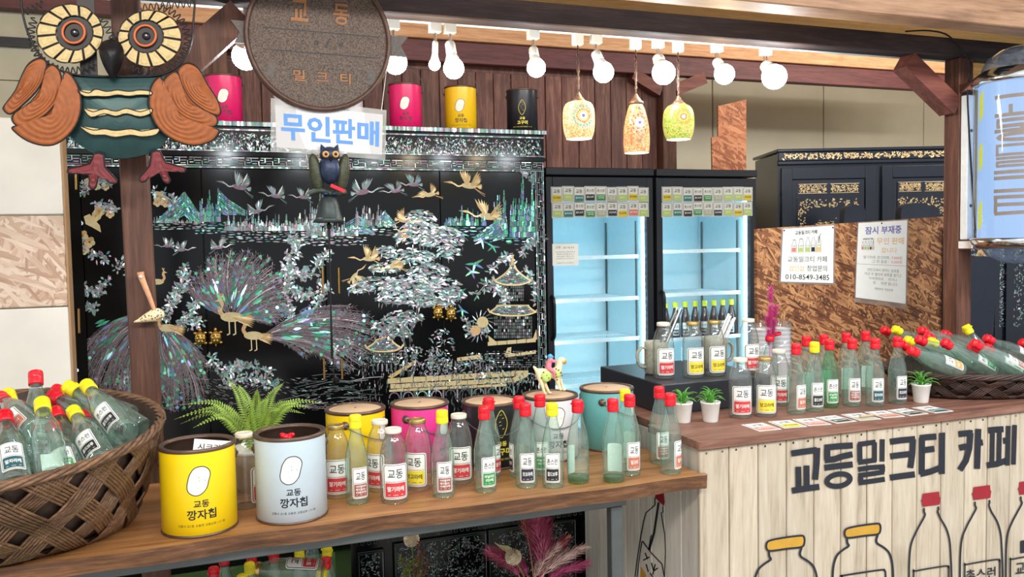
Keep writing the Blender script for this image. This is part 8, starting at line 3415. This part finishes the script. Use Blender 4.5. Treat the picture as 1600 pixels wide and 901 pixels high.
vx = v1.x
for a in (('tall coral-pink branching stem in front of the low chest', (812, 788), 'plume_dusk', 0.030, 150, 0.02, 0.5, 0.55, 0.0022), ('coral-pink branching stem, tip right of the tallest one', (836, 786), 'plume_dusk', 0.028, 140, 0.03, 0.5, 0.55, 0.0022),
          ('broad rose plume in the middle of the pink bunch', (838, 822), 'plume_rose', 0.055, 700, -0.04, 0.7, 0.3, 0.0012), ('rose plume just right of the broad middle one', (853, 815), 'plume_wine', 0.045, 500, 0.0, 0.7, 0.35, 0.0012),
          ('rose plume leaning left beside the cream pompon', (766, 862), 'plume_rose', 0.040, 420, -0.02, 0.6, 0.35, 0.0012), ('wine-pink plume behind the left-leaning one', (784, 872), 'plume_wine', 0.034, 320, 0.02, 0.6, 0.35, 0.0012),
          ('pale blush plume right of the middle', (870, 856), 'plume_blush', 0.030, 260, -0.05, 0.8, 0.3, 0.0014), ('coral branching stem at the right of the bunch', (889, 838), 'plume_dusk', 0.024, 130, 0.0, 0.5, 0.5, 0.002),
          ('wine-pink plume at the right of the bunch', (880, 845), 'plume_wine', 0.036, 360, 0.02, 0.7, 0.3, 0.0012), ('pale blush plume, rightmost of the bunch', (912, 855), 'plume_blush', 0.034, 220, -0.03, 0.8, 0.35, 0.0018), ('wine-pink plume low at the right end', (918, 880), 'plume_wine', 0.034, 300, 0.02, 0.7, 0.3, 0.0012)):
    plume(a[0], a[1], vx + R.uniform(-0.03, 0.03), *a[2:])


def pompon(lab, px, py, rpx, vx_, dy):
    c = atY(px, py, FYp + dy)
    k = (c - CAM).dot(_f) / FPX
    r_ = rpx * k
    a = Vector((vx_, FYp, 0.375))
    t = thing('pompon_flower', lab, 'dried flower', a)
    c = c - a
    m_ = MB()
    m_.tube(smooth_pts([(0, 0, 0), c * 0.5 + Vector((0.01, 0, 0)), c], 6), 0.002, 5)
    m_.build('stem', M['dry_green'], t)
    m_ = MB()
    m_.ball(c, r_ * 0.72, 12, 8)
    for j in range(170):
        z = 1 - 2 * (j + 0.5) / 170
        a_ = j * 2.39996
        n = Vector((sqrt(1 - z * z) * cos(a_), sqrt(1 - z * z) * sin(a_), z))
        u = n.orthogonal().normalized() * r_ * 0.14
        v = n.cross(u)
        b = c + n * r_ * 0.62
        m_.add([b - u, b + v * 0.4, b + u, c + n * r_ * R.uniform(0.92, 1.05) + u * 0.9, c + n * r_ * 1.08, c + n * r_ * R.uniform(0.92, 1.05) - u * 0.9], [(0, 1, 2, 3, 4, 5)])
    m_.build('flower_head', M['pompon'], t)


pompon('cream pompon flower standing at the left before the chest', 643, 842, 12, v2.x, 0.05)
pompon('cream pompon flower among the pink plumes', 802, 870, 12.5, vx - 0.02, -0.06)
t = thing('dried_sprig', 'brown and green dried sprigs beside the left pompon', 'dried flower', (v2.x, FYp, 0.375))
for tip, mt, ln in (((655, 848), 'dry_brown', 0.016), ((662, 862), 'dry_brown', 0.016), ((628, 872), 'dry_green', 0.02), ((640, 880), 'dry_green', 0.022), ((655, 876), 'dry_green', 0.022), ((668, 880), 'dry_brown', 0.016)):
    b = atY(tip[0], tip[1], FYp) - Vector((v2.x, FYp, 0.375))
    m_ = MB()
    sp = smooth_pts([Vector((0, 0, 0)), b * 0.55, b], 8)
    m_.tube(sp, 0.0015, 5)
    for _ in range(60):
        i = R.randint(6, len(sp) - 1)
        n = Vector((R.uniform(-1, 1), R.uniform(-1, 1), R.uniform(-0.2, 1))).normalized()
        s_ = n.orthogonal().normalized() * ln * 0.16
        m_.add([sp[i] - s_, sp[i] + s_, sp[i] + n * ln], [(0, 1, 2)])
    m_.build('sprig', M[mt], t)
